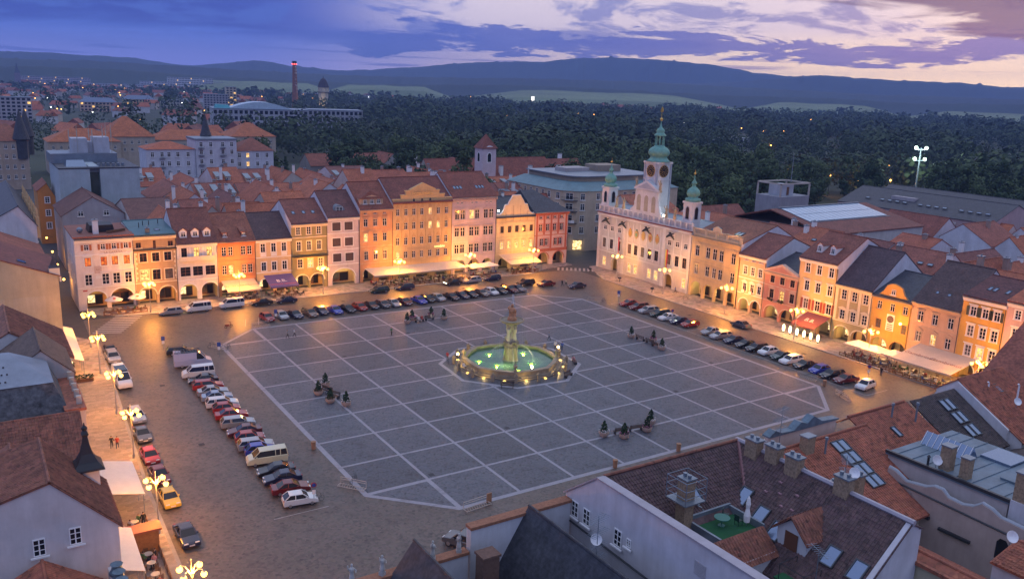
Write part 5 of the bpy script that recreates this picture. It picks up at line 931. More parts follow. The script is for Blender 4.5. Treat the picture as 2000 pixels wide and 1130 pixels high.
def bench(x, y, a, label):
    e = thing('bench', label, 'bench', (x, y, .022), R(a), 'benches between planters'); inst(bs_m, 'seat', e); inst(bk_m, 'backrest', e)
    for u in (-.9, .9): inst(lg_m, 'leg', e, (u, 0, 0))
for x, y, a, l in [(7.7, 41.4, -65, 'left group, upper bench'), (8.0, 39.0, -65, 'left group, lower bench'), (37.9, 7.9, 170, 'near right group, left bench'), (40.4, 7.6, 170, 'near right group, right bench'), (38.4, 71.0, 10, 'far group, left bench'), (40.8, 71.3, 10, 'far group, right bench'), (70.6, 41.2, 95, 'right-hand group, upper bench'), (70.8, 38.6, 95, 'right-hand group, middle bench'), (70.3, 36.4, 95, 'right-hand group, lower bench'), (33.6, 30.6, -30, 'before the fountain on its left front'), (45.5, 30.4, 25, 'before the fountain on its right front'), (50.8, 35.8, 65, 'right of the fountain with a sitting woman')]: bench(x, y, a, 'dark wooden slatted bench, %s' % l)
bn = MB(); bn.cyl(0, 0, 0, .95, .28, .30, 14); bn.cyl(0, 0, .95, 1.05, .33, .33, 14); bn_m = bn.mesh('litter_bin', M('bin_orange_brown', (.32, .17, .09), .7, .15))
for x, y, t in [(-1.0, 22.8, 'on the left edge of the plaza'), (30.2, -.3, 'left one on the near plaza edge'), (41.0, -.4, 'right one on the near plaza edge'), (81.0, 7.2, 'at the right corner of the plaza by the bicycle stand')]: tag(inst(bn_m, 'litter_bin', None, (x, y, .02)), 'round brown litter bin, %s' % t, 'litter bin', 'litter bins')
def rack(x, y, a, label, board=False, n=10):
    e = thing('bicycle_stand', label, 'bicycle stand', (x, y, .02), R(a)); m = MB(); L = 1.7
    for z, yy in ((.15, -.35), (.15, .35), (.75, .35)): m.tube([(-L, yy, z), (L, yy, z)], .035, 5)
    for s in (-L, L): m.tube([(s, -.35, .0), (s, -.35, .2), (s, .35, .2), (s, .35, 1.0)], .04, 5)
    m.tube([(-L, .35, 1.0), (L, .35, 1.0)], .04, 5); m.build('frame', M('pale_steel', (.45, .40, .34), .5, .1), e)
    bar = MB().tube([(0, -.35, .16), (0, 0, .42), (0, .35, .16)], .022, 5).mesh('wheel_hoop', M('pale_steel'))
    for k in range(n): inst(bar, 'wheel_hoop', e, (-L+.25+k*(2*L-.5)/(n-1), 0, 0))
    if board: MB().box(L-.1, L+.55, .3, .45, .0, 1.1).build('end_board', M('bin_orange_brown'), e)
rack(-.9, 10.2, -52, 'metal bicycle stand at the cut corner of the plaza, left'); rack(9.6, -1.0, 6, 'metal bicycle stand with brown end board on the near plaza edge', True); rack(9.5, 80.6, 5, 'metal bicycle stand at the far left corner of the plaza'); rack(-1.0, 70.8, -60, 'bicycle stand with several bicycles on the left of the plaza'); rack(69.8, 81.4, 5, 'bicycle stand at the far edge behind the fountain jet'); rack(80.9, 69.0, -70, 'bicycle stand at the far right corner near the town hall'); rack(81.2, 11.0, -75, 'bicycle stand at the right corner beyond the car row'); rack(79.0, 2.0, 70, 'bicycle stand with leaning bicycle by the near right corner')
def bicycle(x, y, a, label):
    e = thing('bicycle', label, 'bicycle', (x, y, .02), R(a), 'bicycles'); w = MB().tube([(.33*math.cos(t*math.pi/8), 0, .34+.33*math.sin(t*math.pi/8)) for t in range(17)], .025, 4).mesh('wheel', DARKMETAL)
    inst(w, 'wheel', e, (-.52, 0, 0)); inst(w, 'wheel', e, (.52, 0, 0)); m = MB(); m.tube([(-.52, 0, .34), (-.1, 0, .32), (.35, 0, .78), (-.2, 0, .8), (-.1, 0, .32)], .02, 4); m.tube([(-.52, 0, .34), (-.2, 0, .8)], .02, 4); m.tube([(.52, 0, .34), (.33, 0, 1.0)], .02, 4); m.build('frame', DARKMETAL, e); m = MB(); m.tube([(.33, -.25, 1.02), (.33, .25, 1.02)], .02, 4); m.build('handlebar', DARKMETAL, e); MB().box(-.35, -.1, -.07, .07, .9, .96).build('saddle', DARKMETAL, e)
for x, y, a, l in [(-1.9, 71.8, 30, 'left one at the left stand'), (-.6, 70.2, 40, 'middle one at the left stand'), (.4, 69.5, 50, 'right one at the left stand'), (-.2, 11.4, 40, 'at the cut corner stand'), (-5.5, 8.8, 20, 'leaning on the sign post by the white hatchback'), (82.5, 67.6, 15, 'at the town hall stand'), (79.3, 2.6, 15, 'at the near right corner'), (70.4, 81.6, 80, 'behind the fountain'), (31.2, 45.6, 60, 'leaning on the fountain chain, left'), (101.6, 61.5, 0, 'by the town hall pavement')]: bicycle(x, y, a, 'dark bicycle, %s' % l)
def sign(x, y, label, kind='r'):
    e = thing('road_sign', label, 'sign', (x, y, .01)); m = MB(); m.cyl(0, 0, 0, 2.6, .035, .035, 6); m.build('post', GREYMETAL, e); a = math.atan2(CAM.y-y, CAM.x-x)+math.pi/2
    if kind == 'r':
        for r_, t, mat in ((.32, 0, M('red_enamel', (.35, .03, .03))), (.22, -.02, M('blue_enamel', (.03, .07, .3), .4, 0))): MB().lathe(0, 0, [(r_, -.02), (r_, .02)], 16).build('disc', mat, e).matrix_local = Matrix.Translation((0, 0, 2.4)) @ Matrix.Rotation(a, 4, 'Z') @ Matrix.Translation((0, t, 0)) @ Matrix.Rotation(math.pi/2, 4, 'X')
    else: MB().box(-.28, .28, -.03, .03, 1.9, 2.6).build('plate', M('blue_enamel', (.03, .07, .3), .4, 0), e, None, a)
    MB().box(-.2, .2, -.05, -.02, 1.3, 1.8).build('sub_plate', WHITE, e, None, a)
sign(-6.1, 8.5, 'no-parking sign post beside the last white hatchback'); sign(13.0, 82.6, 'parking sign post at the left end of the south car row', 'b'); sign(90.5, 5.7, 'parking sign post right of the last white hatchback bay'); sign(-9.5, 73.5, 'thin sign post behind the black taxi', 'b'); sign(-2, 66.0, 'thin sign post near the bicycle stand', 'b'); sign(86, 66.5, 'blue parking sign post at the far end of the right-hand row', 'b'); sign(85.5, 48.5, 'sign post amid the right-hand car row')
# ================================================================== near roofs (east and north sides of the square)
def tiles(parent, mat, p0, p1, p2, p3, tw=.30, th=.36, hgt=.055, test=None, seed=1):
    """rows of pantiles on the slope p0-p1 (eave) to p3-p2 (ridge); joined, too small to pick apart"""
    p0, p1, p2, p3 = (np.array(p, float) for p in (p0, p1, p2, p3)); U = p1-p0; Lu = np.linalg.norm(U); U = U/Lu; V = p3-p0; V = V-U*(V@U); Lv = np.linalg.norm(V); V = V/Lv; N_ = np.cross(U, V)
    if N_[2] < 0: N_ = -N_
    off3 = (p3-p0)@U; off2 = (p2-p0)@U
    q = np.random.RandomState(seed); nr = int(Lv/th); pts = []; cs = np.array([0, .55, .72, .88, 1.0]); hs = np.array([.0, .0, 1.0, 1.0, .0])*hgt
    for r_ in range(nr):
        v0, v1 = r_*th, (r_+1)*th+.03; ul = off3*(v0+th/2)/Lv; ur = Lu+(off2-Lu)*(v0+th/2)/Lv; n = int((ur-ul)/tw)
        for k in range(n):
            u0 = ul+k*tw; j = q.uniform(-.012, .012)
            if test and not test(p0+U*(u0+tw/2)+V*(v0+th/2)): continue
            for lift, vv in ((.045+j, v0), (.0, v0), (.01, v1)):
                for c_, h_ in zip(cs, hs): pts.append(p0+U*(u0+c_*tw)+V*vv+N_*(.02+lift+(h_ if not (lift == 0 and vv == v0) else 0)))
    P = np.array(pts).reshape(-1, 3); nt_ = len(P)//15; F = []
    base = [(0, 1, 11, 10), (1, 2, 12, 11), (2, 3, 13, 12), (3, 4, 14, 13), (5, 6, 1, 0), (6, 7, 2, 1), (7, 8, 3, 2), (8, 9, 4, 3)]
    B = np.array(base)[None]+15*np.arange(nt_)[:, None, None]
    me = bpy.data.meshes.new('roof_tiles'); me.from_pydata(P.tolist(), [], B.reshape(-1, 4).tolist()); me.materials.append(mat); o = bpy.data.objects.new('roof_tiles', me); COL.objects.link(o); o.parent = parent; return stuff(o)
def tilemat(nm, col): return M(nm, col, .75, .38, .9, .0, fine=3.1)
T_PURP = tilemat('purple_brown_tile', (.085, .048, .045)); T_RED = tilemat('red_clay_tile', (.27, .085, .045)); T_DK = tilemat('dark_clay_tile', (.060, .042, .036)); T_BR = tilemat('brown_clay_tile', (.19, .07, .042)); T_PINK = tilemat('new_pink_tile', (.30, .17, .18))
BRICK = M('chimney_brick', (.30, .21, .13), .85, .45, 5, .3)
def ghouse(name, label, x0, x1, y0, y1, e0, e1, ridge, axis, wall, roofm, rpos=.5, tile=None, cat='house', over=.3, group=None, wins=(), th=.16, base=0.0):
    e = thing(name, label, cat, (x0, y0, base), 0, group); w, d = x1-x0, y1-y0; wm = wall if not isinstance(wall, tuple) else plaster(wall)
    m = MB()
    if axis == 'y':
        rx = w*rpos; pr = [(0, 0), (w, 0), (w, e1), (rx, ridge), (0, e0)]; m.prism(pr, 'y', 0, d)
        S = [((-over, -over*.5, e0-over*(ridge-e0)/max(rx, .1)), (rx, ridge)), ]
        quads = [[(-over, -over*.4, e0-over*(ridge-e0)/max(rx, .01)), (-over, d+over*.4, e0-over*(ridge-e0)/max(rx, .01)), (rx, d+over*.4, ridge), (rx, -over*.4, ridge)], [(w+over, d+over*.4, e1-over*(ridge-e1)/max(w-rx, .01)), (w+over, -over*.4, e1-over*(ridge-e1)/max(w-rx, .01)), (rx, -over*.4, ridge), (rx, d+over*.4, ridge)]]
        rl = [(rx, -over*.4, ridge+th), (rx, d+over*.4, ridge+th)]
    else:
        ry = d*rpos; pr = [(0, 0), (d, 0), (d, e1), (ry, ridge), (0, e0)]; m.prism(pr, 'x', 0, w)
        quads = [[(w+over*.4, -over, e0-over*(ridge-e0)/max(ry, .01)), (-over*.4, -over, e0-over*(ridge-e0)/max(ry, .01)), (-over*.4, ry, ridge), (w+over*.4, ry, ridge)], [(-over*.4, d+over, e1-over*(ridge-e1)/max(d-ry, .01)), (w+over*.4, d+over, e1-over*(ridge-e1)/max(d-ry, .01)), (w+over*.4, ry, ridge), (-over*.4, ry, ridge)]]
        rl = [(-over*.4, ry, ridge+th), (w+over*.4, ry, ridge+th)]
    m.build('wall', wm, e); m = MB()
    for q in quads: m.hexa([(a, b, c+.01) for a, b, c in q], [(a, b, c+th) for a, b, c in q])
    r_ = m.build('roof', roofm, e)
    MB().tube(rl, .13, 6).build('ridge_tiles', roofm, r_)
    if tile is not None:
        for k, q in enumerate(quads):
            if k in tile: tiles(r_, roofm, *[(a, b, c+th) for a, b, c in q], seed=len(USED)+k)
    for f, u, z, ww, hh, st, p in wins:
        o = window(e, 0, 0, ww, hh, st, p, v=0); a = {'-y': 0, '+y': math.pi, '-x': -math.pi/2, '+x': math.pi/2}[f]; pos = {'-y': (u, 0), '+y': (u, d), '-x': (0, u), '+x': (w, u)}[f]
        o.matrix_local = Matrix.Translation((pos[0], pos[1], z)) @ Matrix.Rotation(a, 4, 'Z') @ Matrix.Translation((0, -.14, 0))
    e['_r'] = 0; del e['_r']; return e, r_
WHT = (.62, .60, .60)
# --- east side, far to near
e, r_ = ghouse('yellow_house', 'large pale yellow house with blank side wall at the far end of the left side', -42, -24.4, 75, 93, 17.5, 14.3, 18.4, 'y', (.56, .47, .28), rooftile((.19, .06, .045)), .42, over=.35)
skylight(r_, 12.8, 3.5, 16.4, 1.3, 1.6, 0).rotation_euler = (0, R(22), 0); MB().box(17.75, 18.0, -.2, 18.2, 13.4, 14.2).build('gutter_moulding', CREAM, e); chimney(r_, 4, 1.2, 17, 20, .8, .8, plaster((.4, .3, .22)))
m = MB(); m.box(16.4, 17.9, .1, 1.6, 14.0, 15.6); m.lathe(17.15, .85, [(1.1, 15.6), (.7, 16.0), (.2, 17.2), (.02, 17.6)], 4, 1, math.pi/4); m.build('corner_turret', [CREAM, SLATE], e)
for a, b in ((1.0, 4.9), (6.0, 9.9), (11.0, 15.5)): m = MB(); m.box(a, b, -.05, -.004, 4, 11.2); m.build('wall_panel', plaster((.58, .50, .32)), e)
ghouse('low_house', 'low house between the yellow house and the near brown gables', -42, -26, 57, 74.6, 8, 6, 9.5, 'y', WHT, rooftile(BROWN_T), .5)
ghouse('brown_red_house', 'house with red-brown tiled slope falling to the left pavement', -41, -26.2, 42, 56.5, 10, 10.4, 14.6, 'y', WHT, T_BR, .55, (1,))
ghouse('brown_gable_house', 'brown-roofed gable house with bare plaster gable on the left side', -38.5, -27.0, 31, 41.5, 9.5, 12.0, 15.0, 'y', (.50, .47, .46), M('brown_flat_tile', (.13, .085, .065), .8, .2, .6, .4, stripe=.2), .72, over=.2)
# slate mansard
e = thing('mansard_house', 'house with dark mossy slate slope and pale metal upper roof', 'house', (-46, 20, 0)); m = MB(); m.box(0, 18, 1.5, 10.8, 0, 9.4); m.build('wall', plaster(WHT), e)
m = MB(); m.hexa([(-.2, .2, 9.2), (18.2, .2, 9.2), (18.2, 10.8, 9.2), (-.2, 10.8, 9.2)], [(0, 2.6, 13.9), (16.2, 2.6, 13.9), (16.2, 10.6, 13.9), (0, 10.6, 13.9)]); m.build('lower_roof', M('mossy_slate', (.085, .085, .09), .85, .75, 1.6, .6), e)
m = MB(); m.hexa([(-.1, 2.5, 13.92), (16.3, 2.5, 13.92), (16.3, 10.7, 13.92), (-.1, 10.7, 13.92)], [(0, 9.4, 15.6), (12.6, 9.4, 15.6), (12.6, 10.2, 15.6), (0, 10.2, 15.6)]); up = m.build('upper_roof', M('pale_metal_roof', (.20, .23, .28), .45, .2, .5), e)
sg = MB().box(-.09, .09, -.02, .02, 0, .16).mesh('snow_guard', DARKMETAL)
for r_ in range(3):
    for k in range(24): inst(sg, 'snow_guard', up, (.4+.5*k+(.25 if r_ % 2 else 0), 3.6+1.5*r_, 13.92+(1.1+1.5*r_)*.243))
m = MB(); m.box(17.0, 18.9, 0, 10.9, 0, 11.2); m.box(16.9, 19.0, -.1, 11.0, 11.2, 11.5, 1); m.build('facade_parapet', [plaster((.6, .5, .42)), T_RED], e)
for k in range(5): m = MB(); m.box(18.2, 18.7, 1.2+2.2*k, 1.6+2.2*k, 11.5, 12.4); m.build('parapet_post', STONE, e)
e, r_ = ghouse('red_cross_house', 'red tiled house with slope facing the camera beside the mossy slate roof', -46, -28.0, 10.5, 19.5, 7.6, 8.5, 12.0, 'x', WHT, T_BR, .75, (0,)); 
e, r_ = ghouse('red_wing', 'pinkish red roof wing behind the turreted white house', -41, -28.1, 1.6, 10.3, 8.4, 8.4, 12.4, 'y', WHT, T_BR, .5, (1,))
# white turreted gable house
e, r_ = ghouse('turret_house', 'white gabled house with black ogee turret and two dormer skylights, left foreground', -41.5, -28.0, -8.0, 1.2, 13.6, 11.4, 16.0, 'y', (.60, .56, .55), T_BR, .665, (0, 1), wins=(('-y', 7.9, 11.0, .85, 1.4, '6n', 'd'), ('-y', 10.4, 11.3, .85, 1.4, '6n', 'd')))
for y, z in ((2.6, 15.0), (5.4, 15.0)): s_ = skylight(r_, 6.6, y, z+.16, 1.2, 1.5, 0); s_.rotation_euler = (0, -R(15), 0)
t = thing('roof_turret', 'black ogee-capped turret on the edge of the white gabled house', 'turret', (-29.2, -.6, 11.0)); m = MB(); m.box(-.8, .8, -.9, .9, 0, 2.6); m.build('turret_wall', plaster(WHT), t); m = MB(); m.lathe(0, 0, [(1.75, 2.6), (1.7, 2.75), (1.1, 3.2), (.65, 3.9), (.35, 4.8), (.25, 5.4), (.4, 5.6), (.2, 5.9), (.05, 6.6)], 4, 0, math.pi/4); m.ball((0, 0, 6.1), .25); m.build('ogee_cap', M('black_slate', (.02, .018, .02), .5, .2), t)
e, r_ = ghouse('near_red_house', 'near red hipped roof at the bottom left corner', -41, -29.0, -22, -9.4, 6.6, 7.2, 10.4, 'y', WHT, T_RED, .62, (0, 1))
m = MB()
for k in range(10): m.lathe(-.2, .8+1.2*k, [(.55, 0), (.6, .25), (.4, .5), (.35, .8), (.5, .9)], 8)
pp = thing('sheet_parapet', 'weathered blue metal coping blocks along the near left facade', 'parapet', (-28.4, -21.5, 8.2)); m.build('coping', M('blue_sheet', (.10, .16, .20), .5, .3, 1.5), pp); MB().box(-.7, .3, 0, 13, -8.2, 0).build('facade_wall', plaster(WHT), pp)
ghouse('corner_red_house', 'dark red roof fragment at the left bottom edge', -52, -41.6, -14, 4, 10, 10, 13.5, 'y', WHT, T_RED, .5, (1,))
# --- houses along the narrow side street
e, r_ = ghouse('white_gable_house', 'white rough-plastered gable of the black-roofed house by the side street', -34, -24.2, 118, 165, 16, 15.9, 19.8, 'y', (.60, .58, .60), SLATE, .70)
for k in range(7): m = MB(); m.box(9.85, 10.5, 2+6.6*k, 4.6+6.6*k, 13, 17.2); m.prism([(10.0, 17.2), (10.4, 17.2), (10.4, 18.6), (10.2, 19.2), (10.0, 18.6)], 'y', 2.4+6.6*k, 4.2+6.6*k); m.build('ornate_gable', plaster((.60, .42, .22)), e)
for k in range(10):
    for z in (5, 9, 13): o = window(e, 0, 0, 1.1, 1.8, 'xn', 'd'); o.matrix_local = Matrix.Translation((9.8, 3+4.4*k, z)) @ Matrix.Rotation(math.pi/2, 4, 'Z') @ Matrix.Translation((0, -.14, 0))
ghouse('brown_street_house', 'brown-roofed house between the yellow house and the white gable', -40, -24.4, 95, 115, 12, 12.5, 16, 'y', WHT, rooftile(BROWN_T), .5)
ghouse('orange_street_house', 'bright orange house closing the narrow side street', -19.2, -14.6, 186, 200, 14.5, 12, 16.4, 'y', (.58, .24, .06), rooftile(BROWN_T), .5, wins=tuple(('-y', 2.2, z, 1.1, 1.6, '6', 'd') for z in (5, 8.5, 12)))
# --- north side, near right
def slate_house(nm, lab, x0, x1, zr, rp, pz):
    e, r_ = ghouse(nm, lab, x0, x1, -58, -24.3, 4.5, 5.5, zr, 'y', WHT, M('old_slate', (.042, .043, .05), .6, .45, 1.1, .5, stripe=.26), rp, over=.1)
    d = -24.3+58; m = MB(); m.box(0, x1-x0, d, d+.7, 0, pz); m.build('street_parapet', plaster((.60, .60, .62)), e); m = MB(); m.box(-.05, x1-x0+.05, d-.1, d+.8, pz, pz+.25); m.build('brick_coping', M('brick_coping', (.30, .13, .07), .85, .3, 4), e); return e
slate_house('slate_house', 'smaller near slate roof with ridge pointing at the camera, bottom centre', -16.5, -5.2, 13.0, .58, 10.6); slate_house('slate_house', 'larger near slate roof with pointed end right of the smaller one', -5.0, 4.7, 13.2, .56, 12.6)
SMALLST = stm.copy(); SMALLST.transform(Matrix.Scale(.55, 4)); SMALLST.materials[0] = M('pale_weathered_stone', (.42, .41, .38), .9, .3, 3)
for k, (x, t) in enumerate(((-14.8, 'leftmost'), (-12.4, 'second from left'), (-8.2, 'third from left'), (-5.9, 'rightmost'))): tag(inst(SMALLST, 'statue', None, (x, -24.0, 10.85), .4*k), 'pale weathered parapet figure beside the near slate roof, %s' % t, 'statue')
m = MB(); m.box(0, 1.4, 0, 1.2, 0, 11.5); m.box(-.1, 1.5, -.1, 1.3, 11.5, 11.7); tag(m.build('party_wall_pier', M('pier_brick', (.16, .09, .065), .9, .3, 4), None, (-5.4, -27.0, 0)), 'brick-topped pier between the two near slate roofs', 'pier')
# white courtyard house
ch = thing('courtyard_house', 'white house with long blank side wall and purple-brown tiled roofs round a terrace', 'house', (0, 0, 0)); m = MB()
m.prism([(-23.3, 0), (-23.3, 13.0), (-27.4, 16.0), (-62, 16.0), (-62, 0)], 'x', 4.9, 5.4); m.box(5.4, 37, -23.8, -23.3, 0, 12.8); m.prism([(12.5, 0), (22.0, 0), (22.0, 15.4), (21.0, 16.0), (12.5, 9.0)], 'y', -44.5, -44.1); m.box(22.0, 22.4, -44.5, -27, 0, 15.2); m.box(10.2, 10.5, -44, -33.5, 9, 12.3); m.build('wall', plaster((.60, .58, .60)), ch)
cp = MB(); cp.prism([(-27.4, 16.02), (-62, 16.02), (-62, 16.16), (-27.4, 16.16)], 'x', 4.75, 5.55); cp.hexa([(4.75, -23.1, 12.9), (5.55, -23.1, 12.9), (5.55, -27.4, 16.02), (4.75, -27.4, 16.02)], [(4.75, -23.1, 13.05), (5.55, -23.1, 13.05), (5.55, -27.4, 16.17), (4.75, -27.4, 16.17)]); cp.build('wall_coping', M('lilac_sheet', (.36, .33, .36), .5, .15), ch)
def slab(nm, P, mat, parent, t=.12): m = MB(); m.hexa([(a, b, c-t) for a, b, c in P], P); return m.build(nm, mat, parent)
A = [(21.2, -27.4, 16.0), (5.4, -27.4, 16.0), (5.4, -33.4, 11.6), (16.4, -33.4, 11.6)]; sa = slab('north_slope', A, T_PURP, ch); B_ = [(21.0, -27.4, 16.0), (21.0, -44.6, 16.0), (14.0, -44.6, 10.05), (14.0, -33.4, 10.05), (16.4, -33.4, 11.6)]
sb = slab('east_slope', B_, T_PURP, ch); slab('street_slope', [(5.4, -27.4, 16.0), (21.2, -27.4, 16.0), (21.2, -23.0, 12.9), (5.4, -23.0, 12.9)], T_BR, ch); slab('back_slope', [(21.0, -27.0, 16.0), (22.6, -27.0, 15.2), (22.6, -44.6, 15.2), (21.0, -44.6, 16.0)], T_PURP, ch)
hole = lambda p: not (10.8 < p[0] < 15.8 and p[1] < -31.6)
tiles(sa, T_PURP, (16.4, -33.4, 11.62), (5.5, -33.4, 11.62), (5.5, -27.4, 16.02), (21.2, -27.4, 16.02), test=hole, seed=11)
tiles(sb, T_PURP, (14.0, -44.05, 10.07), (14.0, -27.4, 10.07), (21.0, -27.4, 16.02), (21.0, -44.05, 16.02), test=lambda p: (p[0]-16.2) > (p[1]+33.4)*.78 and not (10.8 < p[0] < 15.6 and p[1] > -35.2), seed=12)
st_ = slab('wall_side_slope', [(5.4, -28.5, 15.9), (5.4, -60, 15.9), (8.0, -60, 14.2), (8.0, -28.5, 14.2)][::-1], T_BR, ch); tiles(st_, T_BR, (8.0, -28.5, 14.22), (8.0, -60, 14.22), (5.4, -60, 15.92), (5.4, -28.5, 15.92), seed=13)
slab('lower_flat', [(8.0, -60, 12.0), (21.9, -60, 9.8), (21.9, -44.6, 9.8), (14, -44.6, 9.9), (14, -33, 9.9), (8, -33, 11.9)], M('dark_roof_sheet', (.035, .04, .055)), ch)
m = MB(); m.tube([(21.0, -27.4, 16.1), (18.6, -30.6, 13.9), (16.2, -33.6, 11.7)], .18, 6); m.build('valley_sheet', M('rosy_sheet', (.22, .10, .10), .5, .1), ch); m = MB(); m.tube([(21.0, -27.2, 16.1), (21.0, -44.7, 16.1)], .22, 6); m.build('ridge_sheet', M('lilac_sheet'), ch); m = MB(); m.tube([(5.5, -27.4, 16.12), (21, -27.4, 16.12)], .14, 6); m.build('ridge_tiles', T_BR, ch)
for nm, f, t0, w0, h0 in (('w', 0, (-24.7, 12.1), 0, 0), ('w', 0, (-26.3, 12.1), 0, 0), ('w', 0, (-30.3, 12.2), 0, 0), ('v', 0, (-31.6, 12.4), 0, 0)):
    o = window(ch, 0, 0, .9 if nm == 'w' else .5, 1.4 if nm == 'w' else .7, '6n', 'd'); o.matrix_local = Matrix.Translation((4.9, t0[0], t0[1])) @ Matrix.Rotation(-math.pi/2, 4, 'Z') @ Matrix.Translation((0, -.14, 0))
m = MB(); [m.box(4.84, 4.89, -39.6, -38.5, 13.6+.12*k, 13.66+.12*k) for k in range(9)]; m.build('vent_grille', plaster((.45, .43, .45)), ch)
m = MB(); m.tube([(4.7, -24, 10.9), (4.7, -34, 10.7), (4.7, -60, 9.6)], .09, 5); m.build('wall_pipe', DARKMETAL, ch)
m = MB(); m.box(10.9, 15.6, -35.4, -31.7, 12.3, 12.42); m.build('terrace_floor', M('green_carpet', (.012, .09, .03), .95, .2), ch)
m = MB(); m.box(10.7, 15.8, -31.8, -31.6, 12.3, 13.1); m.box(10.7, 10.9, -35.5, -31.6, 12.3, 13.0); m.box(15.6, 15.8, -35.5, -31.6, 12.3, 13.0); m.build('terrace_parapet', GREYMETAL, ch)
def slope_sky(parent, x, y, z, w, h, nrm, mat='g'):
    o = bpy.data.objects.new('skylight', SKYL['f']); COL.objects.link(o); o.parent = parent; o.location = (x, y, z); o.rotation_mode = 'QUATERNION'
    zax = Vector(nrm).normalized(); xax = Vector((0, 0, 1)).cross(zax).normalized(); yax = zax.cross(xax); o.rotation_quaternion = Matrix((xax, yax, zax)).transposed().to_quaternion(); o.scale = (w, h, 1.4); inst(SKYL[mat], 'pane', o); return o
nB = (-.85, 0, 1); nA = (0, -.733, 1)
for x, y in ((16.9, -41.0), (16.9, -43.3), (17.6, -31.6), (17.0, -34.0), (16.6, -36.0)): slope_sky(sb, x, y, 16-.85*(21-x)+.08, 1.2, 1.7, nB)
slope_sky(sa, 12.9, -30.3, 16-.733*2.9+.08, 1.1, 1.7, nA)
for k, (x, y) in enumerate(((18.6, -33.0), (18.9, -34.2), (18.2, -35.0), (19.3, -35.6), (19.6, -33.6), (18.3, -36.0))): MB().box(-.14, .14, -.18, .18, 0, .1).build('vent_tile', T_PINK, sb, (x, y, 16-.85*(21-x)+.06))
def vchim(parent, x, y, z0, z1, w=.9, d=1.3, caps=2):
    m = MB(); m.box(x-w/2, x+w/2, y-d/2, y+d/2, z0, z1); m.box(x-w/2-.08, x+w/2+.08, y-d/2-.08, y+d/2+.08, z1, z1+.12, 1)
    for k in range(caps): m.cyl(x, y-d*.25+k*d*.5, z1+.12, z1+.4, .14, .18, 8, 1)
    return m.build('chimney', [BRICK, GREYMETAL], parent)
for x, y, z in ((20.6, -29.6, 17.0), (20.9, -31.6, 17.1), (20.7, -33.9, 17.1), (20.9, -38.6, 17.2)): vchim(ch, x, y, 15, z)
cg = vchim(ch, 10.3, -31.9, 11.5, 16.7, 1.0, 1.0); pf = MB().box(9.2, 11.4, -33.0, -30.8, 14.9, 15.0).build('sweep_platform', GREYMETAL, ch)
for z in (15.6, 16.2, 16.9): MB().tube([(9.2, -33, z), (11.4, -33, z), (11.4, -30.8, z), (9.2, -30.8, z), (9.2, -33, z)], .035, 5).build('rail', GREYMETAL, pf)
for x, y in ((9.2, -33), (11.4, -33), (11.4, -30.8), (9.2, -30.8)): MB().cyl(x, y, 15, 16.9, .035, .035, 5).build('rail_post', GREYMETAL, pf)
for k in range(8): MB().box(11.4+.28*k, 11.5+.28*k, -31.6, -31.1, 14.7-.32*k, 14.75-.32*k).build('ladder_rung', GREYMETAL, pf)
e = thing('garden_table', 'round green table on the roof terrace', 'table', (13.3, -33.2, 12.42)); m = MB(); m.cyl(0, 0, .7, .75, .65, .65, 16); m.cyl(0, 0, 0, .7, .04); m.cyl(0, 0, 0, .04, .3, .3, 10); m.build('table_top', M('green_plastic', (.03, .16, .12), .4, .05), e)
for k, (x, y) in enumerate(((14.4, -32.6), (14.6, -33.8))):
    e = thing('garden_chair', 'dark green chair on the roof terrace, %s' % ('far one' if k == 0 else 'near one'), 'chair', (x, y, 12.42), .6+k); cm_ = M('dark_green_plastic', (.012, .04, .03), .4, .05); m = MB(); m.box(-.25, .25, -.25, .25, .4, .45); m.build('seat', cm_, e); m = MB(); m.box(-.25, .25, .22, .27, .45, .95); m.build('backrest', cm_, e)
    for a in (-.22, .22):
        for b in (-.22, .22): MB().cyl(a, b, 0, .4, .025, .025, 5).build('leg', cm_, e)
e = thing('parasol', 'folded white parasol on the roof terrace', 'parasol', (15.1, -34.2, 12.42)); m = MB(); m.lathe(0, 0, [(.25, .35), (.28, .9), (.14, 1.5), (.2, 1.9), (.12, 2.4), (.03, 2.6)], 8); m.build('canopy', WHITE, e); MB().cyl(0, 0, 0, .5, .03).build('pole', GREYMETAL, e)
# small tiled lean-to and door dormer of the courtyard house
m = MB(); m.prism([(-37.4, 11.3), (-35.5, 12.95), (-33.8, 11.5)], 'x', 10.0, 15.4); d1 = m.build('lean_to_roof', T_BR, ch); tiles(d1, T_BR, (15.5, -37.5, 11.25), (9.9, -37.5, 11.25), (9.9, -35.5, 12.97), (15.5, -35.5, 12.97), seed=21); MB().box(10.3, 15.2, -37.2, -34, 9.5, 11.6).build('lean_to_wall', plaster(WHT), ch)
m = MB(); m.prism([(-39.3, 11.0), (-39.3, 13.3), (-37.9, 14.5), (-36.5, 13.3), (-36.5, 11.0)], 'x', 16.1, 19.0); dw = m.build('door_dormer', plaster((.56, .58, .62)), ch); MB().box(16.02, 16.08, -38.5, -37.3, 11.0, 13.3).build('door', W_B, dw)
for q in (-1, 1):
    P0 = [(15.7, -37.9+q*1.75, 13.05), (20.3, -37.9+q*1.75, 13.05), (20.3, -37.9, 14.75), (15.7, -37.9, 14.75)]; o = slab('dormer_roof', P0 if q < 0 else P0[::-1], T_BR, dw, .1); tiles(o, T_BR, *[(a, b, c+.0) for a, b, c in (P0 if q > 0 else [P0[1], P0[0], P0[3], P0[2]])], seed=30+q)
m = MB()
for x, y in ((13.6, -39.0), (13.6, -41.2), (15.6, -39.0), (15.6, -41.2)): m.cyl(x, y, 9.9, 12.0, .03, .03, 5)
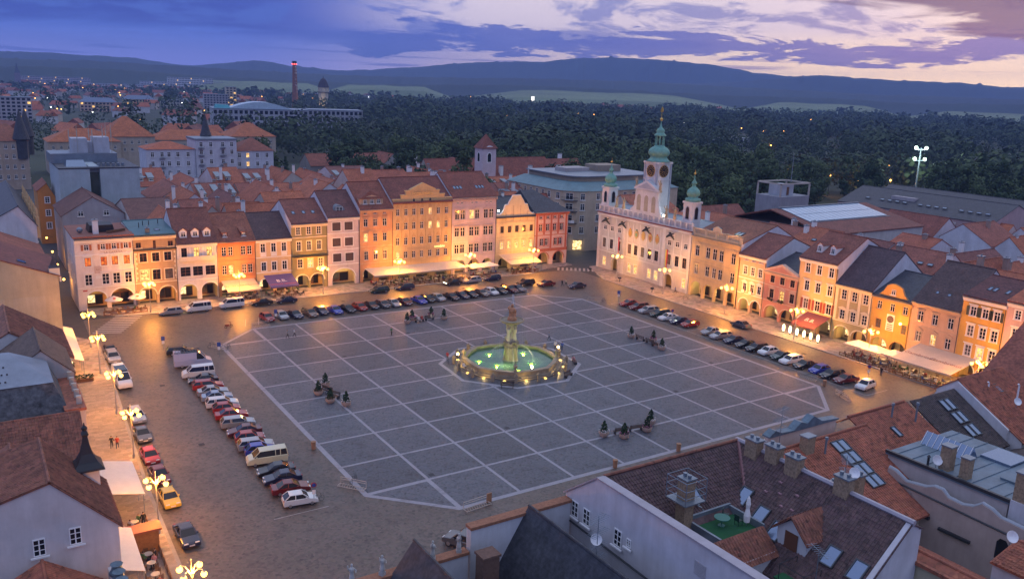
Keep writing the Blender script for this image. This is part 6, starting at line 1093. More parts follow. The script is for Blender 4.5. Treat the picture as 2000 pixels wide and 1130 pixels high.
m.tube([(15.6, -39, 12), (13.6, -39, 12), (13.6, -41.2, 12), (15.6, -41.2, 12)], .03, 5); m.build('steel_railing', DARKMETAL, ch); MB().box(13.5, 16, -41.2, -38.6, 10.6, 10.7).build('green_deck', M('green_carpet'), ch)
def antenna(x, y, z, h, a, label, rows=3):
    e = thing('roof_antenna', label, 'antenna', (x, y, z), R(a)); m = MB(); m.cyl(0, 0, 0, h, .035, .03, 6); m.build('mast', GREYMETAL, e)
    for r_ in range(rows):
        zz = h*(.95-.18*r_); m = MB(); m.tube([(-1.1, 0, zz), (1.1, 0, zz)], .025, 5); [m.tube([(-1.0+.25*k, -.45, zz), (-1.0+.25*k, .45, zz)], .016, 4) for k in range(9)]; m.build('aerial', GREYMETAL, e)
antenna(1.8, -31.5, 9.5, 6.0, 20, 'tall multi-bar television antenna above the larger near slate roof', 5); antenna(24.0, -36.5, 11, 6.5, 40, 'television antenna above the near red roof', 3); antenna(30.5, -24.5, 11, 5.5, 10, 'television antenna standing against the plaza, right', 3); antenna(14.6, -41.5, 10.6, 3.6, 70, 'bent antenna beside the green roof deck', 1)
def dish(x, y, z, label, r=.45):
    e = thing('satellite_dish', label, 'satellite dish', (x, y, z)); m = MB(); m.cyl(0, 0, 0, .7, .03); m.build('mast', GREYMETAL, e); m = MB(); m.lathe(0, 0, [(.02, .0), (r*.6, .08), (r, .2), (r*.98, .22), (r*.5, .1), (.02, .03)], 14); o = m.build('reflector', WHITE, e, (0, 0, .75)); o.rotation_euler = (R(60), 0, R(-30))
dish(1.9, -31.2, 12.6, 'satellite dish on the tall antenna of the slate roof'); dish(21.5, -38.9, 16.8, 'satellite dish beside the near ridge chimney'); dish(40.6, -35.0, 12.1, 'satellite dish left of the flat roof chimneys', .5); dish(33.2, -46, 11.5, 'satellite dish at the bottom right edge', .5); dish(64, -30.5, 12.4, 'satellite dish on the far right near roof')
# red roofed house
rh = thing('red_roof_house', 'near house with broad bright red tiled roof and long glazed strip', 'house'); m = MB(); m.box(23, 41.5, -35.5, -23.4, 0, 8.4); m.box(41.5, 52, -29, -23.0, 0, 10.4); m.box(29.5, 40, -24.0, -23.5, 8, 13.3); m.build('wall', plaster((.58, .50, .44)), rh)
P = [(22.6, -36.4, 8.35), (41.6, -36.4, 8.35), (41.6, -26.6, 13.2), (22.6, -26.6, 13.2)]; a = slab('north_slope', P, T_RED, rh); tiles(a, T_RED, *[(x, y, z+.02) for x, y, z in P], seed=41); P = [(41.7, -29.3, 10.7), (52, -29.3, 10.7), (52, -24.3, 13.2), (41.7, -24.3, 13.2)]; a2 = slab('north_slope', P, T_RED, rh); tiles(a2, T_RED, *[(x, y, z+.02) for x, y, z in P], seed=42); slab('street_slope', [(22.6, -26.6, 13.2), (41.6, -26.6, 13.2), (41.6, -23.2, 11), (22.6, -23.2, 11)], T_RED, rh); slab('street_slope', [(41.6, -24.3, 13.2), (52, -24.3, 13.2), (52, -22.6, 12), (41.6, -22.6, 12)], T_RED, rh)
for L_ in ([(22.6, -26.6, 13.3), (41.6, -26.6, 13.3)], [(41.6, -24.3, 13.3), (52, -24.3, 13.3)]):
    n = int((L_[1][0]-L_[0][0])/.42); rt = MB().tube([(0, 0, 0), (.4, 0, .03)], .16, 7).mesh('ridge_tile', T_RED)
    for k in range(n): inst(rt, 'ridge_tile', rh, (L_[0][0]+.42*k, L_[0][1], L_[0][2]))
sl = (13.2-8.35)/9.8
for k in range(4):
    for j in range(2): x = 35.0+.0*k+j*1.0; y = -28.0-k*1.35; o = slope_sky(a, x, y, 13.2-(-26.6-y)*sl+.1, 1.0, 1.42, (0, -sl, 1))
for x, y in ((28.6, -28.8), (46, -27.3)): slope_sky(a, x, y, (13.2-(-26.6-y)*sl if x < 41 else 13.2-(-24.3-y)*.5)+.1, .7, 1.4, (0, -sl, 1))
for x, y in ((38.6, -31.6), (39.2, -32.3), (40.0, -33.0), (40.6, -33.4)): MB().box(-.15, .15, -.2, .2, 0, .1).build('vent_tile', GREYMETAL, a, (x, y, 13.2-(-26.6-y)*sl+.05))
vchim(rh, 26.0, -34.5, 8.5, 13.6); vchim(rh, 28.3, -35.0, 8.5, 14.2, .8, .9); vchim(rh, 31.0, -27.4, 12, 14.4, 1.2, .9, 0)
for x, y in ((32.8, -28.2), (47.5, -25.6), (50.2, -26.8)): m = MB(); m.cyl(x, y, 11.5, 14.0, .11, .11, 8); m.cyl(x, y, 14.0, 14.25, .2, .16, 8); m.build('vent_pipe', GREYMETAL, rh)
m = MB(); prof = [(29.3, 13.4), (30.2, 13.9), (31.2, 13.5), (33, 13.4), (34, 14.1), (35, 13.8), (36, 14.4), (37.4, 13.6), (40.2, 13.4)]
for a_, b_ in zip(prof[:-1], prof[1:]): m.hexa([(a_[0], -24.2, 13.25), (b_[0], -24.2, 13.25), (b_[0], -23.3, 13.25), (a_[0], -23.3, 13.25)], [(a_[0], -24.2, a_[1]), (b_[0], -24.2, b_[1]), (b_[0], -23.3, b_[1]), (a_[0], -23.3, a_[1])])
m.build('scrolled_street_gable', M('blue_sheet', (.10, .16, .20)), rh)
# dark-tiled house with skylights, and its neighbours
dh = thing('dark_tile_house', 'near dark-tiled roof with double column of skylights', 'house'); m = MB(); m.box(52, 61, -31, -23, 0, 9.4); m.prism([(-22.5, 0), (-22.5, 12.2), (-25.0, 14.3), (-31.5, 10.6), (-31.5, 0)], 'x', 61, 61.4); m.build('wall', plaster(WHT), dh); P = [(52.1, -32, 9.0), (61, -32, 9.0), (61, -24.7, 13.4), (52.1, -24.7, 13.4)]; a = slab('north_slope', P, T_DK, dh); tiles(a, T_DK, *[(x, y, z+.02) for x, y, z in P], seed=51); slab('street_slope', [(52.1, -24.7, 13.4), (61, -24.7, 13.4), (61, -22.2, 11.8), (52.1, -22.2, 11.8)], GREYMETAL, dh)
for k in range(3):
    for j in range(2): x = 56.6+j*1.05; y = -26.3-1.6*k; slope_sky(a, x, y, 13.4-(-24.7-y)*.603+.1, .95, 1.6, (0, -.603, 1))
P = [(61.4, -31, 10.5), (78, -31, 10.5), (78, -37, 7.2), (61.4, -37, 7.2)]; 
e, r_ = ghouse('far_red_house', 'near red roof with two bent vent pipes under the last lamp', 61.4, 71, -33, -22.4, 9.6, 12.6, 14.4, 'x', WHT, T_RED, .77, (0,))
for x, y in ((3.6, 6.4), (6.2, 4.2)): m = MB(); m.tube([(x, y, 12.0), (x, y, 14.0), (x-.25, y, 14.2)], .11, 6); m.build('vent_pipe', WHITE, r_)
skylight(r_, 5.0, 6.0, 13.25, .7, 1.3, math.atan(.55))
ghouse('right_edge_house', 'tall white gabled house at the right edge of the near roofs', 71.2, 88, -40, -22.5, 13, 13, 18.5, 'y', WHT, rooftile(BROWN_T), .5)
e, r_ = ghouse('dark_back_house', 'low black-tiled back roof right of the flat blue roof', 51.5, 75, -46, -32.5, 7.5, 8.5, 11.4, 'x', WHT, T_DK, .6, (0,)); m = MB(); m.hexa([(2, 4, 9.5), (6, 4, 9.5), (6, 8, 9.5), (2, 8, 9.5)], [(2.6, 4.6, 12.6), (5.4, 4.6, 12.6), (5.4, 7.4, 12.6), (2.6, 7.4, 12.6)]); m.build('roof_box', GREYMETAL, r_)
# flat blue-grey sheet roof with scrolled attic wall
fh = thing('flat_sheet_house', 'near flat blue-grey sheet metal roof with brick chimneys and scrolled attic wall', 'house'); SH_ = M('blue_grey_sheet', (.13, .18, .22), .5, .25, .7); m = MB(); m.box(40, 51.4, -42.3, -30.4, 0, 11.8); m.build('wall', plaster((.52, .46, .44)), fh); m = MB(); m.box(39.8, 51.6, -42.5, -30.2, 11.8, 12.0); fr = m.build('roof', SH_, fh)
for k in range(8): MB().box(39.8, 51.6, -41.6+1.5*k, -41.54+1.5*k, 12.0, 12.08).build('standing_seam', SH_, fr)
m = MB(); m.box(39.7, 40.0, -42.5, -30.2, 12.0, 12.3); m.build('roof_edge', DARKMETAL, fr); MB().box(38.9, 40, -46, -30.2, 9.0, 9.15).build('gutter_roof', SH_, fh)
ap = [(-31.6, 11.2), (-32.4, 11.1), (-33.6, 10.5), (-35.6, 10.8), (-36.4, 11.2), (-37.2, 11.2), (-37.8, 10.7), (-39.2, 10.6), (-40.2, 10.9), (-40.9, 11.5), (-41.8, 11.3), (-42.6, 10.9), (-44.5, 10.8), (-50, 10.6)]
aw = MB(); aw.prism(ap+[(-50, 0), (-31.6, 0)], 'x', 38.3, 38.8); atw = aw.build('attic_wall', plaster((.46, .36, .32)), fh); m = MB(); m.tube([(38.55, a_, b_+.05) for a_, b_ in ap], .17, 6); m.build('scroll_coping', M('pale_sheet', (.34, .37, .40), .5, .1), atw)
m = MB(); m.tube([(38.25, -31.6, 10.2), (38.25, -50, 9.6)], .1, 5); m.build('moulding', DARKMETAL, atw)
for y0, y1, z in ((-36.5, -34.2, 7.9), (-40.5, -37.5, 7.4)): MB().box(38.0, 38.3, y0, y1, z, z+.25).build('ledge', DARKMETAL, atw)
o = MB().prism([(-.5, -1), (.5, -1), (.5, .6), (.25, .95), (-.25, .95), (-.5, .6)], 'x', -.06, .0).build('arched_window', GLASS, atw, (38.29, -43.2, 8.2)); MB().box(38.22, 38.29, -34.4, -33.8, 9.0, 9.7).build('blind_window', plaster((.3, .24, .22)), atw)
gh = MB(); gh.prism([(45.1, 12.0), (46.9, 12.0), (46.0, 13.2)], 'y', -35.6, -30.6); ghs = gh.build('glass_ridge_light', M('skylight_glass', (.20, .26, .36)), fr)
for k in range(9): m = MB(); m.tube([(45.05, -35.5+.6*k, 12.0), (46, -35.5+.6*k, 13.25), (46.95, -35.5+.6*k, 12.0)], .035, 4); m.build('glazing_bar', WHITE, ghs)
MB().box(47.4, 50.8, -38.6, -35.6, 12.0, 12.25).build('flat_rooflight', M('skylight_glass'), fr); MB().box(44, 46, -41.6, -39.4, 12.0, 12.2).build('roof_hatch', SH_, fr)
vchim(fr, 41.4, -35.6, 12, 14.4, 1.0, 1.0, 0); vchim(fr, 41.2, -37.6, 12, 14.0, .9, .8, 0); bc = vchim(fh, 40.4, -43.4, 9, 15.0, 1.3, 1.5, 0); MB().box(39.6, 43, -46, -42.6, 9, 12.4).build('stair_block', plaster((.55, .55, .58)), fh)
for x, y in ((40.6, -34.2), (42.6, -36.9), (43.5, -34.0)): m = MB(); m.cyl(x, y, 12, 12.9, .12, .12, 8); m.cyl(x, y, 12.9, 13.1, .2, .05, 8); m.build('vent_pipe', DARKMETAL, fr)
# bottom right corner pieces
e, r_ = ghouse('yellow_back_house', 'pale yellow back wall with tall window beside the near white gable', 22.6, 30.5, -56, -36.8, 12.2, 9.0, 12.6, 'y', (.56, .50, .34), T_RED, .12, (1,), over=.1, wins=(('-x', 12.0, 9.6, .9, 2.2, 'xn', 'd'),)); MB().box(-.35, -.02, .0, 19, 12.2, 12.5).build('red_coping', T_RED, e)
ghouse('white_corner_house', 'white rendered wall at the bottom right corner', 31, 38, -60, -46, 10.6, 10.2, 11.4, 'y', (.58, .60, .64), T_RED, .5, (0, 1))
# ================================================================== buildings behind the square
def bwins(e, face, us, zs, w=1.1, h=1.7, st='xn', pane='d', lit=(), d=0.0, frame=WHITE):
    k = 0
    for z in zs:
        for u in us:
            o = window(e, 0, 0, w, h, st, 'l' if k in lit else pane, frame=frame); a = {'-y': 0, '-x': -math.pi/2, '+x': math.pi/2}[face]; pos = {'-y': (u, d), '-x': (d, u), '+x': (d, u)}[face]
            o.matrix_local = Matrix.Translation((pos[0], pos[1], z)) @ Matrix.Rotation(a, 4, 'Z') @ Matrix.Translation((0, -.14, 0)); k += 1
# blank pale blue block
e = thing('pale_blue_block', 'big windowless pale blue block behind the corner restaurant', 'building', (-15, 170, 0)); PB = plaster((.40, .47, .50)); m = MB(); m.box(0, 7.2, 0, 26, 0, 21.8); m.box(9.6, 19.2, 0, 26, 0, 21.8); m.box(7.2, 9.6, 1.5, 26, 0, 22.3); m.build('wall', PB, e); MB().box(7.3, 9.5, 1.35, 1.49, 6, 20.8).build('stair_glazing', M('dark_glazing', (.05, .07, .06), .2, .2), e); MB().box(8.2, 9.3, .9, 1.34, 9.5, 13.0).build('green_panel', M('lime_panel', (.22, .30, .05), .6, .1), e)
m = MB(); m.box(-.1, 19.3, -.1, 26.1, 21.8, 22.1); m.build('roof', SLATE, e); m = MB(); m.hexa([(2, 3, 22.1), (7, 3, 22.1), (7, 9, 22.1), (2, 9, 22.1)], [(2.5, 6, 23.6), (6.5, 6, 23.6), (6.5, 7, 23.6), (2.5, 7, 23.6)]); m.build('rooflight', M('skylight_glass'), e); m = MB(); m.box(-.5, 16, 14, 26, 22, 24.6); m.build('upper_storey', GREYMETAL, e); m = MB(); m.box(5, 9, 16, 22, 24.6, 28.5); m.box(10.5, 14.5, 16, 22, 24.6, 28.8); m.box(8.8, 10.6, 17, 22, 24.6, 27.5); m.build('plant_room', plaster((.45, .47, .52)), e)
for k, (u, v) in enumerate(((4.5, 16), (6.5, 16), (9.7, 18), (10.4, 17), (13, 17), (14, 18), (15, 16), (15.6, 20))): m = MB(); m.cyl(u, v, 24.6, 31+(k % 3), .06); m.box(u-.12, u+.12, v-.1, v, 28.6, 30.8); m.build('antenna_mast', M('pale_steel'), e)
for k in range(6): MB().box(9.5+1.2*k, 10.2+1.2*k, 3+.5*(k % 3), 4+.5*(k % 3), 22.1, 22.9).build('roof_vent', GREYMETAL, e)
ghouse('grey_gable_house', 'grey plastered gable house directly behind the corner restaurant roof', -17, -3.4, 148, 168, 13.0, 13.0, 17.2, 'y', (.36, .35, .37), rooftile((.16, .07, .055)), .5, wins=(('-y', 4, 13.4, 1.2, 1.2, 'xn', 'd'), ('-y', 9.6, 13.4, 1.2, 1.2, 'xn', 'd')))
ghouse('brown_gable_back_house', 'brown hipped back house right of the grey gable', -3.2, 8, 140, 166, 12.2, 12.2, 15.8, 'x', WHT, rooftile((.16, .07, .055)), .5)
# white apartment houses
def apart(nm, lab, x0, x1, y, d, h, us, zs, roof, lit=(), ridge=None, balc=()):
    e = thing(nm, lab, 'apartment house', (x0, y, 0)); w = x1-x0; m = MB(); m.box(0, w, 0, d, 0, h); m.build('wall', plaster((.56, .57, .62)), e); m = MB()
    if ridge: m.add([(-.4, -.4, h), (w+.4, -.4, h), (w+.4, d+.4, h), (-.4, d+.4, h), (d/2, d/2, ridge), (w-d/2 if w > d else w*.6, d/2, ridge)], [(0, 1, 5, 4), (1, 2, 5), (2, 3, 4, 5), (3, 0, 4), (3, 2, 1, 0)])
    else: m.box(-.3, w+.3, -.3, d, h, h+.6)
    m.build('roof', roof, e); bwins(e, '-y', us, zs, lit=lit)
    for u in balc:
        for z in zs: m = MB(); m.box(u-1, u+1, -1.1, 0, z-1.4, z-1.25); m.box(u-1, u+1, -1.1, -1.05, z-.5, z-.42); [m.box(u-1+.2*k, u-.97+.2*k, -1.1, -1.06, z-1.25, z-.5) for k in range(11)]; m.build('balcony', GREYMETAL, e)
    return e
apart('apartment_house', 'white apartment house with balconies left of the taller one', 19, 35.5, 245, 14, 20.6, (2, 5.2, 7.5, 10.5, 14), (9, 12.3, 15.6, 18.8), rooftile(RED_T), (), 23, (5.2,)); apart('apartment_house', 'taller white apartment house with grey attic and lit bay', 35.6, 50, 244, 14, 23.8, (1.8, 5.2, 9.4, 12.6), (9, 12.6, 16.2, 19.6, 22.3), GREYMETAL, (5,), None, (1.8, 9.4)); apart('apartment_house', 'white apartment house with red roof and yellow lit windows', 50.2, 64.5, 247, 16, 19.6, (1.5, 4.6, 8.2, 11.8), (8, 11.4, 14.8, 18.0), rooftile((.24, .08, .05)), (3, 5, 9, 13), 24)
for k, (x, y, z) in enumerate(((42.5, 258, 24.2),)):
    e = thing('conical_turret', 'grey conical turret cap on the taller apartment house', 'turret', (x, y, z)); m = MB(); m.lathe(0, 0, [(2.0, 0), (2.2, .4), (1.6, 2.2), (.9, 5), (.1, 8.4)], 12); m.build('cone', SLATE, e); MB().box(-1, 1, -1, 1, -1.5, 0).build('turret_wall', plaster((.42, .32, .24)), e)
# court buildings with red roofs and the turreted corner house
for x0, x1, y0, y1, ev, rg, lab in [(-2, 28, 362, 384, 15, 20.5, 'long red roof of the court buildings, left range'), (22, 44, 366, 392, 17, 26, 'steep red hipped roof in the middle of the court buildings'), (44, 84, 372, 392, 15, 19.5, 'long red roof of the court buildings, right range'), (-40, -16, 345, 372, 18, 25, 'tall red roof behind the turreted corner house'), (88, 112, 395, 420, 15, 22, 'red hipped roof right of the court ranges')]:
    e = thing('court_building', lab, 'building', (x0, y0, 0)); w, d = x1-x0, y1-y0; m = MB(); m.box(0, w, 0, d, 0, ev); m.build('wall', plaster((.46, .38, .30)), e); m = MB(); q = min(w, d)/2.2; m.add([(-.5, -.5, ev), (w+.5, -.5, ev), (w+.5, d+.5, ev), (-.5, d+.5, ev), (q, d/2, rg), (w-q, d/2, rg)], [(0, 1, 5, 4), (1, 2, 5), (2, 3, 4, 5), (3, 0, 4), (3, 2, 1, 0)]); m.build('roof', rooftile(ORANGE_T), e); bwins(e, '-y', [2+3.2*k for k in range(int(w/3.2))], (ev-2.6, ev-6), 1.0, 1.6)
e = thing('turreted_corner_house', 'ornate corner house with two grey conical turrets at the left edge', 'building', (-46, 312, 0)); m = MB(); m.box(0, 33, 0, 26, 0, 19); m.build('wall', plaster((.42, .32, .24)), e); m = MB(); m.add([(-.5, -.5, 19), (33.5, -.5, 19), (33.5, 26, 19), (-.5, 26, 19), (6, 12, 25), (27, 12, 25)], [(0, 1, 5, 4), (1, 2, 5), (2, 3, 4, 5), (3, 0, 4), (3, 2, 1, 0)]); m.build('roof', rooftile((.26, .09, .05)), e); bwins(e, '-y', [2+2.6*k for k in range(12)], (5, 9, 13, 16.8), 1.0, 1.7); bwins(e, '+x', [3+3*k for k in range(7)], (5, 9, 13, 16.8), 1.0, 1.7, d=33)
for x, y in ((31, 1.5), (34, 20)): m = MB(); m.lathe(x, y, [(2.4, 12), (2.5, 19), (3.1, 19.6), (2.6, 21.5), (1.3, 26.5), (.1, 31)], 14); m.build('conical_turret', [SLATE], e)
ghouse('brown_long_house', 'long brown-walled house with lit windows below the park trees', 88, 122, 272, 286, 11, 11, 15.4, 'x', (.30, .27, .25), rooftile((.24, .08, .05)), .5, wins=(('-y', 4, 8.4, 1.4, 1.8, 'xn', 'l'), ('-y', 11, 6.8, 1.6, 1.6, 'xn', 'l'), ('-y', 17, 8.6, 1.4, 1.8, 'xn', 'l'), ('-y', 25, 8.6, 1.4, 1.8, 'xn', 'l'), ('-y', 30, 8.6, 1.4, 1.8, 'xn', 'd')))
ghouse('white_edged_gable', 'gable with white edge at the right end of the long brown house', 118, 130, 268, 284, 10, 10, 15.8, 'y', (.34, .32, .30), rooftile(BROWN_T), .5, wins=(('-y', 6, 11.5, 1.2, 1.4, 'xn', 'd'),))
# back-yard roofs behind the south row
SROW = [(-3, 'the tan house'), (4, 'the white balcony house'), (12, 'the orange house'), (20, 'the cream house'), (29, 'the olive house'), (37, 'the lilac shuttered house'), (45, 'the salmon house'), (57, 'the hotel'), (71, 'the lilac pink house'), (84, 'the baroque gable')]
hr = random.Random(21); RC = [(.38, .115, .055), (.34, .10, .055), (.27, .09, .06), (.42, .13, .06), (.20, .075, .06), (.36, .11, .055)]
RN = ['red', 'red-brown', 'brown', 'orange-red', 'dark brown', 'rusty red']
for row, (y0, y1, zr) in enumerate(((124, 137, 15.2), (139, 156, 15.6), (158, 178, 15.4), (181, 203, 15.0), (207, 232, 14.5))):
    x = 9.5 if row else -2; xm = 103 if row < 2 else 112
    while x < xm:
        w = hr.uniform(8, 15); ax = 'x' if hr.random() < .6 else 'y'; rg = zr+hr.uniform(-1.6, 2.4)+(4.5 if 40 < x < 78 and row < 2 else 0); k = hr.randrange(6); t = min(SROW, key=lambda s: abs(s[0]-x-w/2))[1]
        e, r_ = ghouse('back_house', '%s-roofed back house behind %s, %s row back, near %d metres along' % (RN[k], t, ORD[row], 0), x, x+w-.15, y0+hr.uniform(0, 2), y1, rg-hr.uniform(3.5, 5), rg-hr.uniform(3.5, 5), rg, ax, hr.choice([(.56, .55, .58), (.50, .45, .40), (.58, .57, .56), (.42, .38, .34)]), rooftile(RC[k]), hr.uniform(.42, .58), over=.25, group='back houses behind the south row')
        e['label'] = '%s-roofed back house behind %s, %s row from the facades%s' % (RN[k], t, ORD[row], '' if ax == 'x' else ', gable on')
        d = y1-y0
        for c_ in range(hr.randrange(1, 4)): u = hr.uniform(1, w-1.2); v = hr.uniform(2, d-2); chimney(r_, u, v, rg-3, rg+hr.uniform(.3, 1.6), .8, .8, WHITE if hr.random() < .6 else plaster((.35, .25, .2)))
        if ax == 'x':
            for c_ in range(hr.randrange(0, 4)): u = hr.uniform(1, w-1.5); f = hr.uniform(.2, .6); skylight(r_, u, f*d*.5, rg-4.2*(1-f)+.25, .8, 1.1, math.atan(4.2/(d/2)))
            if hr.random() < .45:
                for c_ in range(2 if w < 11 else 3): dormer(r_, 1.8+c_*(w-3)/2.2, d*.12, rg-3.2, 1.7, 1.1, 'shed', GREYMETAL, plaster((.55, .42, .26)), math.atan(4.2/(d/2)))
            bwins(e, '-y', [1.5+2.4*q for q in range(int(w/2.4))], (rg-6,), .9, 1.2)
        x += w
# monastery church
e = thing('church', 'white church tower with red pyramid cap and long steep red nave roof', 'church', (116, 178, 0)); m = MB(); m.box(0, 5.4, 0, 5.4, 0, 25.2); ct_ = m.build('tower', plaster((.62, .52, .54)), e); m = MB(); m.add([(-.5, -.5, 25.3), (5.9, -.5, 25.3), (5.9, 5.9, 25.3), (-.5, 5.9, 25.3), (2.7, 2.7, 30.2)], [(0, 1, 4), (1, 2, 4), (2, 3, 4), (3, 0, 4), (3, 2, 1, 0)]); m.build('tower_cap', rooftile((.22, .07, .05)), ct_)
m = MB(); pr = [(-2.2+.55*k, 25.2+1.1*math.sin(math.pi*k/8)) for k in range(9)]; m.prism(pr, 'y', -.15, .0); o = m.build('curved_cornice', WHITE, ct_, (2.7, 0, 0)); 
for (a, b, rz) in ((2.7, -.02, 0), (-.02, 2.7, -math.pi/2)):
    m = MB(); p_ = [(-.7, -1.5), (.7, -1.5), (.7, .8), (.4, 1.4), (0, 1.55), (-.4, 1.4), (-.7, .8)]; m.prism(p_, 'y', -.03, .02); m.prism([(x*1.4, z*1.2) for x, z in p_], 'y', -.012, .015, 1); m.build('belfry_window', [GLASS, WHITE], ct_, (a, b, 22.2), rz)
m = MB(); m.box(4, 52, 2, 22, 0, 10); m.build('nave_wall', plaster((.52, .44, .40)), e); m = MB(); m.hexa([(5.5, 1, 9.6), (50, 1, 9.6), (50, 12, 20), (5.5, 12, 20)], [(5.5, 1, 9.9), (50, 1, 9.9), (50, 12, 20.3), (5.5, 12, 20.3)]); m.hexa([(5.5, 12, 20), (50, 12, 20), (52, 24, 9.6), (5.5, 24, 9.6)], [(5.5, 12, 20.3), (50, 12, 20.3), (52, 24, 9.9), (5.5, 24, 9.9)]); m.add([(50, 1, 9.8), (53, 12, 9.8), (50, 12, 20.2), (50, 24, 9.8)], [(0, 1, 2), (1, 3, 2)]); nr = m.build('nave_roof', rooftile((.23, .07, .045)), e)
for u, v in ((12, 7), (24, 6), (36, 5), (43, 14)): chimney(nr, u, v, 13 if v < 10 else 18, 18.6 if v < 10 else 22, 1.2, 1.2, WHITE, 0)
e, r_ = ghouse('monastery_wing', 'second long red roof behind the church nave', 112, 168, 206, 224, 10, 10, 18.5, 'x', (.5, .45, .4), rooftile((.23, .07, .045)), .5)
e = thing('bastion_tower', 'small old bastion tower with two-step red roof by the park', 'tower', (136, 240, 0)); m = MB(); m.box(0, 9, 0, 9, 0, 9.5); m.build('wall', plaster((.30, .25, .22)), e); m = MB(); m.hexa([(-.7, -.7, 9.5), (9.7, -.7, 9.5), (9.7, 9.7, 9.5), (-.7, 9.7, 9.5)], [(1.2, 1.2, 12.4), (7.8, 1.2, 12.4), (7.8, 7.8, 12.4), (1.2, 7.8, 12.4)]); m.hexa([(.9, .9, 12.9), (8.1, .9, 12.9), (8.1, 8.1, 12.9), (.9, 8.1, 12.9)], [(3.6, 3.6, 16.2), (5.4, 3.6, 16.2), (5.4, 5.4, 16.2), (3.6, 5.4, 16.2)]); m.box(1.6, 7.4, 1.6, 7.4, 12.4, 12.9); m.build('roof', rooftile(BROWN_T), e)
# roofs behind the town hall and the west row
WROW = [(83, 'the town hall'), (57, 'the balustrade house'), (46, 'the peach house'), (38, 'the pink pediment house'), (29, 'the yellow dormer house'), (21, 'the beige pilaster house'), (13, 'the ochre house'), (4, 'the tan pink house'), (-8, 'the bright yellow house')]
for row, (x0, x1, zr) in enumerate(((125, 142, 14.6), (144, 166, 14.2), (186, 202, 13.5), (204, 216, 12.5))):
    y = -28
    while y < (112 if row < 2 else 52):
        w = hr.uniform(9, 16); rg = zr+hr.uniform(-1.5, 1.8); ax = 'y' if hr.random() < .55 else 'x'; k = hr.randrange(6); t = min(WROW, key=lambda s: abs(s[0]-y-w/2))[1]
        if row == 1 and 50 < y+w and y < 100: y += w; continue
        e, r_ = ghouse('back_house', 'x', x0+hr.uniform(0, 2), x1, y, y+w-.15, rg-hr.uniform(3.5, 5), rg-hr.uniform(3.5, 5), rg, ax, hr.choice([(.60, .60, .64), (.56, .55, .58), (.50, .46, .44)]), rooftile(RC[k]), hr.uniform(.4, .6), over=.2, group='back houses behind the west row')
        e['label'] = '%s-roofed back house behind %s, %s row from the facades%s' % (RN[k], t, ORD[row], '' if ax == 'y' else ', gable on')
        for c_ in range(hr.randrange(1, 3)): chimney(r_, hr.uniform(2, x1-x0-2), hr.uniform(1, w-1), rg-3, rg+hr.uniform(.3, 1.5), .9, .9, WHITE if hr.random() < .5 else plaster((.35, .25, .2)))
        if ax == 'y' and hr.random() < .6:
            for q in range(2): o = skylight(r_, 3.0, 2+q*2.2, rg-4.2*.6+.5, .8, 1.2, 0); o.rotation_euler = (0, -math.atan(4.2/((x1-x0)/2)), 0)
        y += w
# glass-roofed hall with roof terrace
e = thing('glass_roof_hall', 'long hall with blue glazed roof slope and brown tiled surround', 'building', (142, 55, 0)); m = MB(); m.box(0, 40, 0, 32, 0, 13.5); m.build('wall', plaster((.5, .46, .44)), e); m = MB(); m.hexa([(-.3, -.3, 13.4), (40.3, -.3, 13.4), (40.3, 18.4, 17.3), (-.3, 18.4, 17.3)], [(-.3, -.3, 13.7), (40.3, -.3, 13.7), (40.3, 18.4, 17.6), (-.3, 18.4, 17.6)]); m.hexa([(-.3, 18.4, 17.3), (40.3, 18.4, 17.3), (40.3, 32.3, 13.4), (-.3, 32.3, 13.4)], [(-.3, 18.4, 17.6), (40.3, 18.4, 17.6), (40.3, 32.3, 13.7), (-.3, 32.3, 13.7)]); r_ = m.build('roof', rooftile((.20, .07, .05)), e)
for i in range(16):
    for j in range(2): s_ = (17.3-13.4)/18.7; v0, v1 = 8.2+j*4.9, 12.9+j*4.9; z0, z1 = 13.4+(v0+.3)*s_+.4, 13.4+(v1+.3)*s_+.4; x = 3+i*2.05+j*.15; MB().hexa([(x, v0, z0), (x+1.9, v0, z0), (x+1.9, v1, z1), (x, v1, z1)], [(x, v0, z0+.08), (x+1.9, v0, z0+.08), (x+1.9, v1, z1+.08), (x, v1, z1+.08)]).build('glass_pane', M('roof_glazing', (.30, .42, .55), .2, .1, .5, metal=.4), r_)
m = MB(); m.box(2.6, 36.4, 7.7, 8.1, 14.9, 15.5); m.box(2.6, 36.4, 17.9, 18.4, 17.2, 17.9); m.build('glazing_frame', GREYMETAL, r_)
e = thing('roof_terrace_block', 'grey rooftop block with white steel frame above the glass roof', 'building', (164, 89, 0)); m = MB(); m.box(0, 13, 0, 9, 0, 17.8); m.build('wall', plaster((.28, .29, .32)), e); m = MB()
for x in (.2, 12.8):
    for y in (.2, 8.8): m.box(x-.2, x+.2, y-.2, y+.2, 17.8, 21.6)
m.box(0, 13, 0, .4, 21.3, 21.7); m.box(0, 13, 8.6, 9, 21.3, 21.7); m.box(0, .4, .4, 8.6, 21.3, 21.7); m.box(12.6, 13, .4, 8.6, 21.3, 21.7); m.build('steel_frame', M('pale_steel'), e); MB().box(3, 8, 2, 7, 17.8, 21).build('lift_room', plaster((.45, .47, .5)), e); MB().box(5, 6, 1.93, 1.99, 18, 20.4).build('door', WOOD, e); m = MB(); m.cyl(9, 4, 21.5, 30, .12, .08, 6); m.build('mast', GREYMETAL, e)
